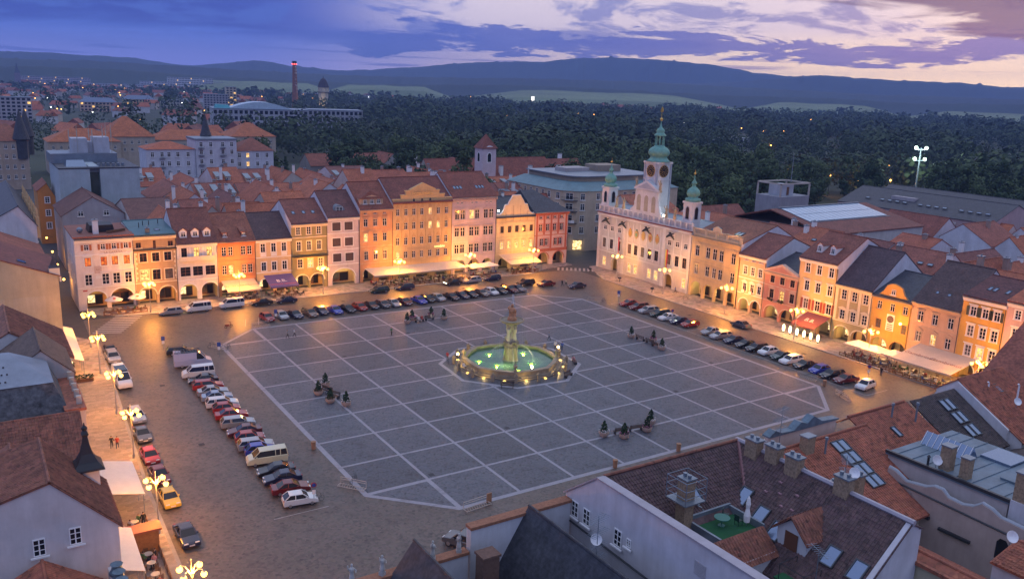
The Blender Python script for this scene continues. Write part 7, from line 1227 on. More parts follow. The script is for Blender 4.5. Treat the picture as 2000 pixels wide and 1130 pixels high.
# dark roofed school and white gable house
e, r_ = ghouse('dark_roof_school', 'long pink building with dark roof and rows of white skylights, right', 206, 231, 49, 100, 13.6, 13.6, 18.2, 'y', (.44, .32, .32), SLATE, .5); bwins(e, '-x', [3+4.2*k for k in range(11)], (11, 6.6), 1.3, 2.2, 'xh'); 
for k in range(16):
    if k % 5 != 4: o = skylight(r_, 4.2, 4+2.6*k, 13.6+4.2*.37+.45, .9, 1.5, 0); o.rotation_euler = (0, -math.atan(4.6/12.5), 0)
MB().box(6, 8, 28, 36, 15.6, 17).build('roof_upstand', plaster((.4, .36, .36)), r_)
ghouse('white_gable_back_house', 'white house with tall blank gable before the dark-roofed school', 186, 199, 54, 72, 10.6, 10.6, 15.2, 'y', (.62, .64, .72), rooftile((.22, .07, .05)), .5)
e, r_ = ghouse('far_dark_school', 'second dark roof with skylight strip behind the school, right edge', 236, 262, 40, 110, 12, 12, 16.5, 'y', (.44, .36, .36), SLATE, .5)
for k in range(5): o = skylight(r_, 5.0, 6+4.5*k, 14.4, .9, 2.2, 0); o.rotation_euler = (0, -math.atan(4.5/13), 0)

# ================================================================== trees
def leafmat(nm, a, b):
    m = bpy.data.materials.new(nm); m.use_nodes = True; n = m.node_tree.nodes; l = m.node_tree.links; bs_ = n['Principled BSDF']; bs_.inputs['Roughness'].default_value = .9
    oi = n.new('ShaderNodeObjectInfo'); co = n.new('ShaderNodeTexCoord'); no = n.new('ShaderNodeTexNoise'); no.inputs['Scale'].default_value = .10 if 'wood' in nm else .45; no.inputs['Detail'].default_value = 3; l.new(co.outputs['Object'], no.inputs['Vector'])
    ad = n.new('ShaderNodeMath'); ad.operation = 'MULTIPLY_ADD'; l.new(oi.outputs['Random'], ad.inputs[0]); ad.inputs[1].default_value = .0 if 'wood' in nm else .45; 
    sb_ = n.new('ShaderNodeMath'); sb_.operation = 'SUBTRACT'; l.new(no.outputs[0], sb_.inputs[0]); sb_.inputs[1].default_value = .0 if 'wood' in nm else .22; l.new(sb_.outputs[0], ad.inputs[2])
    cr = n.new('ShaderNodeValToRGB'); cr.color_ramp.elements[0].position = .28; cr.color_ramp.elements[1].position = .72; cr.color_ramp.elements[0].color = (*a, 1); cr.color_ramp.elements[1].color = (*b, 1); l.new(ad.outputs[0], cr.inputs[0]); l.new(cr.outputs[0], bs_.inputs['Base Color']); return m
LF = leafmat('leaf_green', (.026, .052, .020), (.080, .115, .038)); LC = leafmat('conifer_green', (.028, .052, .028), (.055, .09, .042)); LW = leafmat('wood_green', (.016, .036, .016), (.066, .094, .038)); BARK = M('bark', (.06, .045, .035), .9, .3, 3)
def crown(seed, kind, n=1800):
    q = np.random.RandomState(seed); P = []; H = 14.0
    cl = []
    for k in range(26):
        if kind == 'broad': a = q.uniform(0, 6.28); t = q.uniform(0, 1); r = 4.6*math.sin(math.pi*(.18+.75*t))*q.uniform(.35, 1); cl.append((r*math.cos(a), r*math.sin(a), 4.2+t*9.2, q.uniform(1.5, 2.6)))
        elif kind == 'poplar': a = q.uniform(0, 6.28); t = q.uniform(0, 1); r = 1.5*math.sin(math.pi*(.15+.8*t))*q.uniform(.3, 1); cl.append((r*math.cos(a), r*math.sin(a), 3+t*15, q.uniform(.8, 1.4)))
        else: t = k/25; a = k*2.4; r = 3.0*(1-t)*q.uniform(.5, 1); cl.append((r*math.cos(a), r*math.sin(a), 2+t*15, .4+1.3*(1-t)))
    v = []; f = []
    for k in range(n):
        c = cl[q.randint(len(cl))]; d = q.normal(size=3); d /= np.linalg.norm(d); p = np.array(c[:3])+d*c[3]*q.uniform(.82, 1.05)*np.array([1, 1, .8]); s = q.uniform(.24, .50)*(1 if kind == 'broad' else .8)
        nn_ = d+q.normal(size=3)*.28; nn_ /= np.linalg.norm(nn_); u_ = np.cross(nn_, [0.3, .5, .8]); u_ /= np.linalg.norm(u_); w_ = np.cross(nn_, u_); o = len(v); v += [p-u_*s, p+w_*s*.8, p+u_*s, p-w_*s*.8]; f.append((o, o+1, o+2, o+3))
    me = bpy.data.meshes.new('crown'); me.from_pydata([tuple(x) for x in v], [], f); me.materials.append(LC if kind == 'conifer' else LF); return me
def trunk(kind, seed):
    q = random.Random(seed); m = MB(); h = {'broad': 8, 'poplar': 12, 'conifer': 15}[kind]; m.tube([(0, 0, 0), (.1, 0, h*.4), (0, .1, h)], [.38, .26, .08], 7)
    for k in range(5): a = q.uniform(0, 6.28); z = h*q.uniform(.4, .8); L_ = 2.4 if kind == 'broad' else .9; m.tube([(0, 0, z), (L_*math.cos(a), L_*math.sin(a), z+L_*.8)], [.12, .04], 5)
    return m.mesh('trunk', BARK)
TV = [(crown(k, kd), trunk(kd, k), kd) for k, kd in enumerate(('broad', 'broad', 'broad', 'broad', 'conifer', 'poplar'))]
BLK = [(80, 134, 262, 310), (108, 175, 170, 230), (130, 150, 232, 255), (100, 160, 110, 160), (118, 240, -40, 112), (-60, 90, 90, 262), (200, 270, 30, 118), (-60, 120, 300, 425), (150, 285, 630, 720), (530, 560, 445, 470), (270, 420, 1190, 1260)]
PLM0 = [(724, 711), (981, 928), (754, 660), (962, 940), (822, 746), (703, 598), (677, 544), (710, 545), (480, 364), (715, 480), (691, 412), (407, 216), (328, 162), (317, 187), (311, 167), (296, 197), (698, 368), (674, 315), (565, 871), (523, 946), (776, 998), (794, 1056), (766, 946), (150, 330), (1542, 2267), (984, 2365), (808, 1881), (1290, 1880)]
def gap(x, y):      # tree-free strips towards the camera, shaped so the park lamps show
    for a, b in PLM0+[(331, 151), (329, 154), (333, 148)]:
        dx, dy = CAM.x-a, CAM.y-b; L_ = math.hypot(dx, dy); dx /= L_; dy /= L_; t = (x-a)*dx+(y-b)*dy; l_ = abs((x-a)*dy-(y-b)*dx)
        if -6 < t < 170 and l_ < 4.6: return True
    return False
def free(x, y, mrg=3): return not any(a-mrg < x < b+mrg and c-mrg < y < d+mrg for a, b, c, d in BLK)
tr = random.Random(99); cand = []
for _ in range(5200):
    az_ = R(tr.uniform(13.5, 68)); rr = math.sqrt(tr.uniform(235**2, 470**2)); x, y = CAM.x+rr*math.sin(az_), CAM.y+rr*math.cos(az_)
    if az_ < R(19) and rr < 360: continue
    if not free(x, y) or gap(x, y): continue
    if math.hypot(x-331, y-151) < 14 or (R(52) < az_ < R(57.5) and 330 < rr < 420 and tr.random() < .75): continue
    if all((x-a)**2+(y-b)**2 > 42 for a, b, _ in cand): cand.append((x, y, rr))
cand.sort(key=lambda c: c[2]); near = cand[:300]; rest_ = cand[300:]
for x, y, rr in near:
    k = tr.choices(range(6), (5, 5, 5, 5, 2, 1))[0]; c_, t_, kd = TV[k]; s_ = tr.uniform(.9, 1.6)
    e = thing('tree', {'broad': 'dark green broadleaf tree in the park wood beyond the roofs', 'conifer': 'dark pointed conifer in the park wood beyond the roofs', 'poplar': 'slim upright poplar in the park wood beyond the roofs'}[kd], 'tree', (x, y, -.05), tr.uniform(0, 6.28), {'broad': 'broadleaf park trees', 'conifer': 'park conifers', 'poplar': 'park poplars'}[kd]); e.scale = (s_*tr.uniform(.9, 1.1), s_*tr.uniform(.9, 1.1), s_*tr.uniform(.85, 1.15)); inst(t_, 'trunk', e); inst(c_, 'crown', e)
def wood(name, pos, cards, seed, lab=None):
    q = np.random.RandomState(seed); n = len(pos); P = np.array(pos); H = q.uniform(10, 22, n)*(1+.35*np.sin(P[:, 0]/47+1.3*np.sin(P[:, 1]/83))*np.sin(P[:, 1]/61)); Wd = H*q.uniform(.28, .46, n)
    d = q.normal(size=(n, cards, 3)); d /= np.linalg.norm(d, axis=2, keepdims=True); ctr = np.stack([P[:, 0], P[:, 1], H*.58], 1)[:, None]+d*np.stack([Wd, Wd, H*.42], 1)[:, None]*q.uniform(.85, 1.05, (n, cards, 1))*(1+.22*np.sin(d[..., :1]*5+P[:, None, :1])*np.sin(d[..., 1:2]*6+P[:, None, 1:2]))
    nn_ = d+q.normal(size=d.shape)*.28; nn_ /= np.linalg.norm(nn_, axis=2, keepdims=True); u_ = np.cross(nn_, [0.3, .5, .8]); u_ /= np.linalg.norm(u_, axis=2, keepdims=True); w_ = np.cross(nn_, u_); s = q.uniform(1.0, 1.8, (n, cards, 1))*(30/cards)**.5*Wd[:, None, None]/4.6
    V = np.stack([ctr-u_*s, ctr+w_*s*.8, ctr+u_*s, ctr-w_*s*.8], 2).reshape(-1, 3); F = np.arange(len(V)).reshape(-1, 4)
    me = bpy.data.meshes.new(name); me.vertices.add(len(V)); me.vertices.foreach_set('co', V.ravel()); me.loops.add(len(V)); me.loops.foreach_set('vertex_index', F.ravel()); me.polygons.add(len(F)); me.polygons.foreach_set('loop_start', np.arange(len(F))*4); me.polygons.foreach_set('loop_total', np.full(len(F), 4)); me.update(calc_edges=True); me.materials.append(LW); o = bpy.data.objects.new(name, me); COL.objects.link(o); return stuff(o)
pos = [(x, y) for x, y, _ in rest_]
for _ in range(7600):
    az_ = R(tr.uniform(-2, 70)); rr = math.sqrt(tr.uniform(450**2, 1900**2)); x, y = CAM.x+rr*math.sin(az_), CAM.y+rr*math.cos(az_)
    dens = 1.0 if az_ > R(17) else .16
    if az_ < R(24) and rr > 800: dens *= .45
    if math.sin(x/71+2*math.sin(y/113))*math.sin(y/97+1.0) > .78: continue
    if tr.random() < dens and free(x, y, 6) and not gap(x, y): pos.append((x, y))
nearw = [p for p in pos if math.hypot(p[0]-CAM.x, p[1]-CAM.y) < 850]; farw = [p for p in pos if math.hypot(p[0]-CAM.x, p[1]-CAM.y) >= 850]
tag(wood('park_wood', nearw, 150, 5), 'dense dark green wood directly behind the park trees', 'wood'); tag(wood('far_wood', farw, 50, 8), 'farther dark wood thinning out towards the plain', 'wood')
# farther tree belts and fields
pos = []
for _ in range(1800):
    az_ = R(tr.uniform(-3, 70)); rr = tr.uniform(1900, 2350); dd = math.degrees(az_)
    bandv = math.sin(rr/330+dd*.11)+.6*math.sin(rr/130+dd*.4)
    if bandv > .55 or (dd < 24 and tr.random() < .12): pos.append((CAM.x+rr*math.sin(az_), CAM.y+rr*math.cos(az_)))
o = wood('tree_belt', pos, 12, 6); tag(o, 'far tree belts and hedgerows across the plain', 'wood'); o.data.transform(Matrix.Identity(4))
FG = M('pale_field', (.15, .19, .08), .95, .3, .003); 
for k, (a0, a1, r0, r1, z0, z1) in enumerate([(29, 47.5, 2350, 2900, 19, 38), (47.5, 57, 2450, 2850, 16, 28), (57, 67, 2100, 2700, 8, 22), (11, 22, 2400, 2850, 18, 34), (20, 29, 2550, 2880, 24, 35)]):
    m = MB(); A_ = np.linspace(a0, a1, 14); P = lambda r_, z, a: (CAM.x+r_*math.sin(R(a)), CAM.y+r_*math.cos(R(a)), z)
    for i in range(13):
        w0, w1 = [1+.35*math.sin(q*1.7+k) for q in (i, i+1)]; t0, t1 = [min(1, 4*min(q, 13-q)/13+.05) for q in (i, i+1)]
        m.poly([P(r0, -1, A_[i]), P(r0, -1, A_[i+1]), P(r0+60, z0*t1, A_[i+1]), P(r0+60, z0*t0, A_[i])]); m.poly([P(r0+60, z0*t0, A_[i]), P(r0+60, z0*t1, A_[i+1]), P(r1, z1*t1*.9+z1*.1*w1*t1, A_[i+1]), P(r1, z1*t0*.9+z1*.1*w0*t0, A_[i])]); m.poly([P(r1, z1*t0*.9+z1*.1*w0*t0, A_[i]), P(r1, z1*t1*.9+z1*.1*w1*t1, A_[i+1]), P(r1+150, -1, A_[i+1]), P(r1+150, -1, A_[i])])
    struct(m.build('field', FG))
# hills
HF = M('forest_hill', (.030, .045, .030), .95, .35, .002)
def hills(name, prof, D, depth, seed):
    q = np.random.RandomState(seed); az_ = np.arange(prof[0][0], prof[-1][0], .2); el_ = np.interp(az_, [p[0] for p in prof], [p[1] for p in prof]); el_ = el_+.018*np.interp(az_, np.arange(az_[0], az_[-1]+1, .5), q.normal(size=len(np.arange(az_[0], az_[-1]+1, .5))))+.006*q.normal(size=len(az_))
    H = 46+D*np.tan(np.radians(el_)); rows = [(-1.0, 0), (-.7, .25), (-.35, .68), (-.12, .93), (0, 1), (.2, .9), (.6, .4), (1, 0)]; V = []; F = []
    for (t, hh) in rows:
        r_ = D+t*depth
        for a, h_ in zip(az_, H): V.append((CAM.x+r_*math.sin(R(a)), CAM.y+r_*math.cos(R(a)), h_*hh*(1+.05*q.normal()*(0 < hh < 1))))
    n = len(az_)
    for k in range(len(rows)-1): F += [(k*n+i, k*n+i+1, (k+1)*n+i+1, (k+1)*n+i) for i in range(n-1)]
    me = bpy.data.meshes.new(name); me.from_pydata(V, [], F); me.materials.append(HF); me.polygons.foreach_set('use_smooth', [True]*len(F)); o = bpy.data.objects.new(name, me); COL.objects.link(o); struct(o)
hills('hills', [(-14, .8), (-5, .9), (2.4, .94), (4, .98), (6.3, .93), (9, .90), (11.3, .64), (12.7, .58), (14.5, .78), (16.1, 1.03), (17.3, .98), (18.5, .75), (20.1, .69), (22, .63), (24.6, .86), (26.9, 1.07), (28.9, 1.34), (30.9, 1.48), (32.9, 1.61), (34.6, 1.63), (36.3, 1.88), (39.2, 2.07), (40.5, 2.05), (43.5, 1.95), (45.7, 1.76), (48.3, 1.36), (50.2, 1.23), (54, .9), (66, .6), (80, .5)], 6500, 1100, 1)
hills('hills', [(38, .2), (45.2, .66), (47.1, .79), (48.9, 1.01), (50.8, 1.25), (52, 1.37), (53.4, 1.29), (56.1, 1.16), (57.7, 1.15), (59.6, 1.12), (62, .96), (66, .99), (80, .8)], 5500, 900, 2)
hills('hills', [(-14, .5), (2.4, .60), (4.4, .58), (6.3, .61), (6.5, .65), (9, .61), (11.3, .52), (13.9, .48), (18.2, .38), (22.7, .33), (27.6, .42), (32.6, .55), (37.6, .6), (41, .62), (45.8, .5), (55, .3), (70, .3)], 4000, 600, 3)
hills('wooded_rise', [(-14, .1), (2, .15), (8, .2), (12, .02), (18, -.1), (24, -.15), (30, .05), (34, .12), (40, .05), (46, -.08), (52, .0), (58, -.12), (64, .05), (70, .1)], 3050, 220, 4)
# ================================================================== far town
def far_block(name, label, x, y, w, d, h, col, roof='flat', floors=4, lit=0, group=None, az_=None):
    a = math.atan2(x-CAM.x, y-CAM.y); e = thing(name, label, 'building', (x, y, 0), -a*.6, group); m = MB(); m.box(-w/2, w/2, 0, d, 0, h); m.build('wall', plaster(col), e); m = MB()
    if roof == 'flat': m.box(-w/2-.3, w/2+.3, -.3, d+.3, h, h+.6); rm = GREYMETAL
    else: m.add([(-w/2-.5, -.5, h), (w/2+.5, -.5, h), (w/2+.5, d+.5, h), (-w/2-.5, d+.5, h), (-w/2+d*.4, d/2, h+d*.33), (w/2-d*.4, d/2, h+d*.33)], [(0, 1, 5, 4), (1, 2, 5), (2, 3, 4, 5), (3, 0, 4), (3, 2, 1, 0)]); rm = {'red': rooftile(ORANGE_T), 'blue': M('blue_far_roof', (.14, .18, .26), .6, .1)}[roof]
    m.build('roof', rm, e); n = max(2, int(w/4)); fl = h/floors
    wm = MB().box(-.8*w/n/2.6, .8*w/n/2.6, -.08, .05, -fl*.28, fl*.28).mesh('window', GLASS); wl = MB().box(-.8*w/n/2.6, .8*w/n/2.6, -.08, .05, -fl*.28, fl*.28).mesh('window', LIT)
    for i in range(n):
        for j in range(floors): inst(wl if ((i*7+j*5+int(x)) % 17) < lit else wm, 'window', e, (-w/2+(i+.5)*w/n, 0, (j+.55)*fl))
    return e
FW = (.62, .63, .66)
for a in [('hospital_block', 'low white hospital wing, leftmost of the far white blocks', 373, 2538, 220, 20, 15, FW, 'flat', 3, 1), ('hospital_block', 'white hospital block left of the tallest one', 475, 2536, 136, 20, 25, FW, 'flat', 5, 1), ('hospital_block', 'tallest white hospital block in the distance', 528, 2475, 120, 20, 39, FW, 'flat', 7, 1), ('hospital_block', 'white hospital block right of the tallest one', 602, 2550, 68, 20, 29, FW, 'flat', 5, 1), ('office_slab', 'grey ribbed office slab beside the lit tower block', 288, 1233, 34, 16, 20, (.38, .36, .38), 'flat', 6, 0), ('tower_block', 'narrow tower block with warm lit face beside the office slab', 313, 1243, 15, 16, 31, (.55, .45, .32), 'flat', 9, 3), ('public_building', 'warm-lit pinkish public building with pale blue roof', 110, 1069, 40, 16, 11, (.62, .42, .30), 'blue', 3, 2), ('public_building', 'warm yellow public building with slate blue roof', 175, 1187, 40, 16, 12, (.62, .48, .24), 'blue', 3, 1), ('low_block', 'long pale low block right of the yellow public building', 218, 1204, 50, 14, 11, (.50, .48, .42), 'flat', 3, 0), ('panel_block', 'brownish panel tower at the far left', 153, 2956, 44, 20, 38, (.36, .26, .26), 'flat', 9, 1), ('panel_block', 'wide pale panel block far left on the horizon', 215, 2780, 190, 20, 28, (.50, .45, .48), 'flat', 6, 1), ('panel_block', 'grey panel block at the left edge behind dark trees', 4, 804, 36, 14, 22, (.44, .40, .42), 'flat', 7, 1), ('factory_hall', 'long pale factory hall right of the water tower', 1014, 2372, 225, 40, 16, (.55, .52, .52), 'flat', 2, 0), ('factory_hall', 'low pale hall beyond the chimney', 760, 2050, 110, 40, 12, (.5, .46, .46), 'flat', 2, 1), ('white_hall', 'low white hall roof among the park trees', 544, 457, 38, 18, 8.5, (.5, .5, .52), 'flat', 2, 0)]: far_block(*a)
e = far_block('concrete_complex', 'long concrete grid building with white curved glass roof', 182, 655, 78, 40, 20, (.40, .40, .44), 'flat', 4, 0); m = MB(); pr = [(-26+52*k/12, 20.6+5.5*math.sin(math.pi*k/12)) for k in range(13)]; m.prism(pr, 'y', 6, 34); m.build('curved_glass_roof', M('milky_glass', (.45, .55, .60), .35, .15), e); m = MB(); m.hexa([(-37, 5, 20.6), (-24, 5, 20.6), (-24, 18, 20.6), (-37, 18, 20.6)], [(-36, 7, 23.6), (-26, 7, 23), (-26, 16, 23), (-36, 16, 23.6)]); m.build('turquoise_tarpaulin', M('turquoise', (.06, .30, .34), .6, .3, 1), e)
far_block('concrete_complex', 'flat-topped concrete building with terrace right of the curved glass roof', 250, 660, 48, 30, 20, (.34, .34, .37), 'flat', 4, 0)
e = thing('factory_chimney', 'tall brick factory chimney with white lettering and red lights', 'chimney', (403, 1221, 0)); m = MB(); m.lathe(0, 0, [(5.2, 0), (4.2, 25), (3.4, 50), (3.0, 66), (3.3, 67), (3.3, 72)], 18); m.build('shaft', M('chimney_far_brick', (.26, .10, .05), .85, .3, .4), e); MB().cyl(0, 0, 69, 72.5, 3.4, 3.4, 18).build('dark_collar', DARKMETAL, e)
ang = math.atan2(CAM.y-1221, CAM.x-403)
for k, ch_ in enumerate('KOH-I-NOOR'): text_mesh(ch_, 4.4, M('white_letter', (.75, .75, .72), .7, 0), e, (3.9*math.cos(ang+.5), 3.9*math.sin(ang+.5), 64-4.6*k), (math.pi/2, 0, ang+math.pi/2+.2), 'letter', .05)
for t in (-.9, .0, .9): MB().ball((3.6*math.cos(ang+t), 3.6*math.sin(ang+t), 68), .8).build('red_beacon', EM('red_beacon', (1, .06, .05), 8), e)
e = thing('water_tower', 'cream water tower with dark bell-shaped roof beside the chimney', 'tower', (447, 1218, 0)); m = MB(); m.cyl(0, 0, 0, 28, 8.2, 7.6, 8); m.cyl(0, 0, 28, 35, 8.8, 8.8, 8); m.build('wall', plaster((.62, .52, .36)), e); m = MB(); m.lathe(0, 0, [(9.6, 35), (8.6, 37), (6.4, 43), (3.6, 47.5), (.8, 49), (.1, 53)], 8); m.build('roof', M('dark_shingle', (.05, .035, .04), .8, .2), e); MB().cyl(0, 0, 27.4, 28.2, 9.2, 9.2, 8).build('gallery', DARKMETAL, e)
for k in range(8):
    a = ang+k*math.pi/4+.39
    for z, hh in ((31.5, 1.5), (10, 1.6), (18, 1.6)): MB().box(-.8, .8, -.15, .15, -hh, hh).build('window', GLASS, e, ((8.3 if z > 28 else 7.7)*math.cos(a), (8.3 if z > 28 else 7.7)*math.sin(a), z), a+math.pi/2)
point(e, (8*math.cos(ang-.3)*1.8, 8*math.sin(ang-.3)*1.8, 2), 9000, (1, .75, .4), .5)
e = thing('church_spire', 'dark pointed church spire at the far left', 'church', (118, 2700, 0)); m = MB(); m.box(-7, 7, -7, 7, 0, 36); m.build('tower', plaster((.22, .17, .2)), e); m = MB(); m.lathe(0, 0, [(9.5, 36), (4, 48), (.2, 64)], 4, 0, .78); m.build('spire', SLATE, e); MB().box(8, 50, -6, 6, 0, 18).build('nave', rooftile(ORANGE_T), e)
fr_ = random.Random(31)
hm = []
for k in range(5):
    m = MB(); w, d, h_ = 12+3*k % 7, 9, 5.5+k*.5; m.box(-w/2, w/2, 0, d, 0, h_); m.prism([(-.4, h_), (d+.4, h_), (d/2, h_+3.8)], 'x', -w/2-.3, w/2+.3, 1); hm.append(m.mesh('distant_house', [plaster(fr_.choice([(.58, .56, .56), (.5, .44, .38), (.56, .5, .44)])), rooftile(RC[k])]))
for _ in range(260):
    az_ = R(fr_.uniform(1.5, 17.5) if fr_.random() < .8 else fr_.uniform(17, 46)); rr = math.sqrt(fr_.uniform(480**2, 2700**2)) if az_ < R(17.5) else fr_.uniform(1700, 2900); x, y = CAM.x+rr*math.sin(az_), CAM.y+rr*math.cos(az_)
    if free(x, y, 14): o = inst(hm[fr_.randrange(5)], 'distant_house', None, (x, y, 0), fr_.uniform(0, 3.14)); tag(o, 'small far town house with pitched roof among dark trees', 'house', 'far town houses'); s_ = fr_.uniform(.9, 1.5); o.scale = (s_, s_, s_)
# park and town lights
lp = MB(); lp.cyl(0, 0, 0, 10, .12, .1, 6); lp_m = lp.mesh('pole', DARKMETAL); lgm = {k: MB().ball((0, 0, 10.1), .45, 0, 8, 5).mesh('globe', EM('far_sodium' if k == 'o' else 'far_white', (1, .42, .08) if k == 'o' else (.95, 1, .85), 7)) for k in 'ow'}
PLM = PLM0[:]
for k in range(95):
    az_ = R(fr_.uniform(2, 22) if k < 65 else fr_.uniform(20, 62)); rr = fr_.uniform(600, 3400) if k < 65 else fr_.uniform(1500, 4200); PLM.append((CAM.x+rr*math.sin(az_), CAM.y+rr*math.cos(az_)))
for k, (x, y) in enumerate(PLM):
    rr = math.hypot(x-CAM.x, y-CAM.y); s_ = max(1.0, rr/1100); wv = fr_.random() < .15; e = thing('distant_lamp', 'distant %s street lamp shining among the trees and roofs' % ('white' if wv else 'orange'), 'street lamp', (x, y, 0), 0, 'distant %s lamps' % ('white' if wv else 'orange')); inst(lp_m, 'pole', e); g = inst(lgm['w' if wv else 'o'], 'globe', e); g.scale = (s_, s_, 1); g.location = (0, 0, 0)
    g.matrix_local = Matrix.Translation((0, 0, 10.1)) @ Matrix.Diagonal((s_, s_, s_, 1)) @ Matrix.Translation((0, 0, -10.1))
    if k < 24 and rr < 1100: point(e, (0, 0, 9.2), 1500, SODIUM, .4)
e = thing('stadium_floodlight', 'mast with four dazzling white-green floodlights above the park trees', 'floodlight', (331, 151, 0)); m = MB(); m.tube([(0, 0, 0), (0, 0, 26)], [.5, .25], 8); m.box(-2.6, 2.6, -.15, .15, 20.0, 20.3); m.box(-2.6, 2.6, -.15, .15, 25.0, 25.3); m.build('mast', GREYMETAL, e, None, -.9)
for a in (-2.1, 2.1):
    for z in (20.9, 25.9): c, s = math.cos(-.9), math.sin(-.9); q = MB().ball((a*c+.4*s, a*s-.4*c, z), .75).build('lamp_head', EM('stadium_white', (.70, 1.0, .80), 6), e)
point(e, (-5, -4.0, 23), 9000, (.8, 1, .88), 1.0)
e = thing('lit_billboard', 'small bright lit billboard in the far plain', 'sign', (1286, 1880, 0), .6); MB().box(-9, 9, -.5, .5, 10, 22).build('panel', EM('billboard_white', (1, .96, .9), 2.5), e); m = MB(); m.box(-6, -5, 0, 1, 0, 10); m.box(5, 6, 0, 1, 0, 10); m.build('legs', DARKMETAL, e)
# ================================================================== evening haze
hz = bpy.data.materials.new('evening_haze'); hz.use_nodes = True; n = hz.node_tree.nodes; n.clear(); pv_ = n.new('ShaderNodeVolumePrincipled'); pv_.inputs['Color'].default_value = (.34, .50, 1.0, 1); pv_.inputs['Density'].default_value = HAZE = 0.00014; pv_.inputs['Anisotropy'].default_value = 0.0; oo = n.new('ShaderNodeOutputMaterial'); hz.node_tree.links.new(pv_.outputs[0], oo.inputs['Volume'])
m = MB(); m.box(-2600, 8200, -300, 8000, -1.2, 312); stuff(tag(m.build('haze', hz), 'thin blue evening haze over the whole plain', 'haze'))
# ================================================================== people
def person_mesh(pose):
    J = dict(pel=(0, 0, .92, .145), sp=(0, 0, 1.10, .13), ch=(0, 0, 1.32, .155), nk=(0, 0, 1.47, .055), h0=(0, -.01, 1.55, .085), h1=(0, -.015, 1.64, .10), h2=(0, .0, 1.71, .065))
    for s, q in ((-1, 'l'), (1, 'r')):
        J['sh'+q] = (s*.18, 0, 1.41, .068); J['el'+q] = (s*.25, .03, 1.14, .048); J['wr'+q] = (s*.25, -.07, .92, .034); J['ha'+q] = (s*.24, -.10, .83, .036); J['hi'+q] = (s*.09, 0, .86, .095); J['kn'+q] = (s*.10, -.02, .49, .064); J['an'+q] = (s*.10, .03, .09, .043); J['to'+q] = (s*.11, -.13, .04, .036)
    def mv(k, **d): p = list(J[k]); [p.__setitem__('xyz'.index(a), v) for a, v in d.items()]; J[k] = tuple(p)
    if pose == 'walk': mv('knl', y=-.2, z=.50); mv('anl', y=-.22, z=.09); mv('tol', y=-.38); mv('knr', y=.06); mv('anr', y=.30, z=.14); mv('tor', y=.16, z=.05); mv('ell', y=.12); mv('wrl', y=.10, z=.95); mv('hal', y=.08, z=.86); mv('wrr', y=-.22, z=.98); mv('har', y=-.28, z=.92)
    if pose == 'sit':
        for k in ('pel', 'sp', 'ch', 'nk', 'h0', 'h1', 'h2', 'shl', 'shr', 'ell', 'elr'): p = J[k]; J[k] = (p[0], p[1]+.03, p[2]-.40, p[3])
        for s, q in ((-1, 'l'), (1, 'r')): J['hi'+q] = (s*.09, .0, .50, .095); J['kn'+q] = (s*.12, -.42, .52, .066); J['an'+q] = (s*.12, -.44, .10, .043); J['to'+q] = (s*.12, -.60, .04, .036); J['wr'+q] = (s*.18, -.28, .68, .034); J['ha'+q] = (s*.13, -.38, .69, .036)
    K = list(J); E_ = [('pel', 'sp'), ('sp', 'ch'), ('ch', 'nk'), ('nk', 'h0'), ('h0', 'h1'), ('h1', 'h2')]
    for q in 'lr': E_ += [('ch', 'sh'+q), ('sh'+q, 'el'+q), ('el'+q, 'wr'+q), ('wr'+q, 'ha'+q), ('pel', 'hi'+q), ('hi'+q, 'kn'+q), ('kn'+q, 'an'+q), ('an'+q, 'to'+q)]
    me = bpy.data.meshes.new('p'); me.from_pydata([J[k][:3] for k in K], [(K.index(a), K.index(b)) for a, b in E_], []); o = bpy.data.objects.new('p', me); COL.objects.link(o); o.modifiers.new('s', 'SKIN'); o.modifiers.new('u', 'SUBSURF').levels = 1
    for i, k in enumerate(K): me.skin_vertices[0].data[i].radius = (J[k][3],)*2
    me.skin_vertices[0].data[0].use_root = True
    dg = bpy.context.evaluated_depsgraph_get(); r = bpy.data.meshes.new_from_object(o.evaluated_get(dg)); bpy.data.objects.remove(o); r.name = 'person'
    for mt in (M('skin', (.45, .27, .19), .6, 0), M('shirt_base', (.5, .5, .5), .8, 0), M('trousers_base', (.05, .05, .08), .8, 0), M('hair', (.05, .03, .02), .7, 0)): r.materials.append(mt)
    nz = J['nk'][2]
    for p in r.polygons:
        c = p.center; hd = min(math.dist(c, J['hal'][:3]), math.dist(c, J['har'][:3]), math.dist(c, J['wrl'][:3])*1.2, math.dist(c, J['wrr'][:3])*1.2)
        p.material_index = 0 if hd < .1 else (3 if c.z > J['h0'][2]+.03 and (c.y > J['h1'][1]+.01 or c.z > J['h1'][2]+.045) else 0 if c.z > nz-.01 else 1 if (c.z > J['pel'][2]-.02) else 2); p.use_smooth = True
    return r
PER = {k: person_mesh(k) for k in ('stand', 'walk', 'sit')}
SHI = {'white': (.62, .60, .58), 'red': (.40, .05, .04), 'blue': (.06, .10, .30), 'black': (.02, .02, .022), 'grey': (.25, .25, .26), 'pink': (.50, .25, .28), 'green': (.08, .18, .08), 'cream': (.55, .48, .34)}
pr_ = random.Random(17)
def person(x, y, z, ang, pose, shirt, label, group=None, s=1.0):
    o = inst(PER[pose], 'person', None, (x, y, z), R(ang), {1: M('shirt_'+shirt, SHI[shirt], .85, 0), 2: M('trousers_%d' % pr_.randrange(3), pr_.choice([(.03, .035, .07), (.06, .05, .04), (.02, .02, .022)]), .85, 0)}); o.scale = (s, s, s); return tag(o, label, 'person', group)
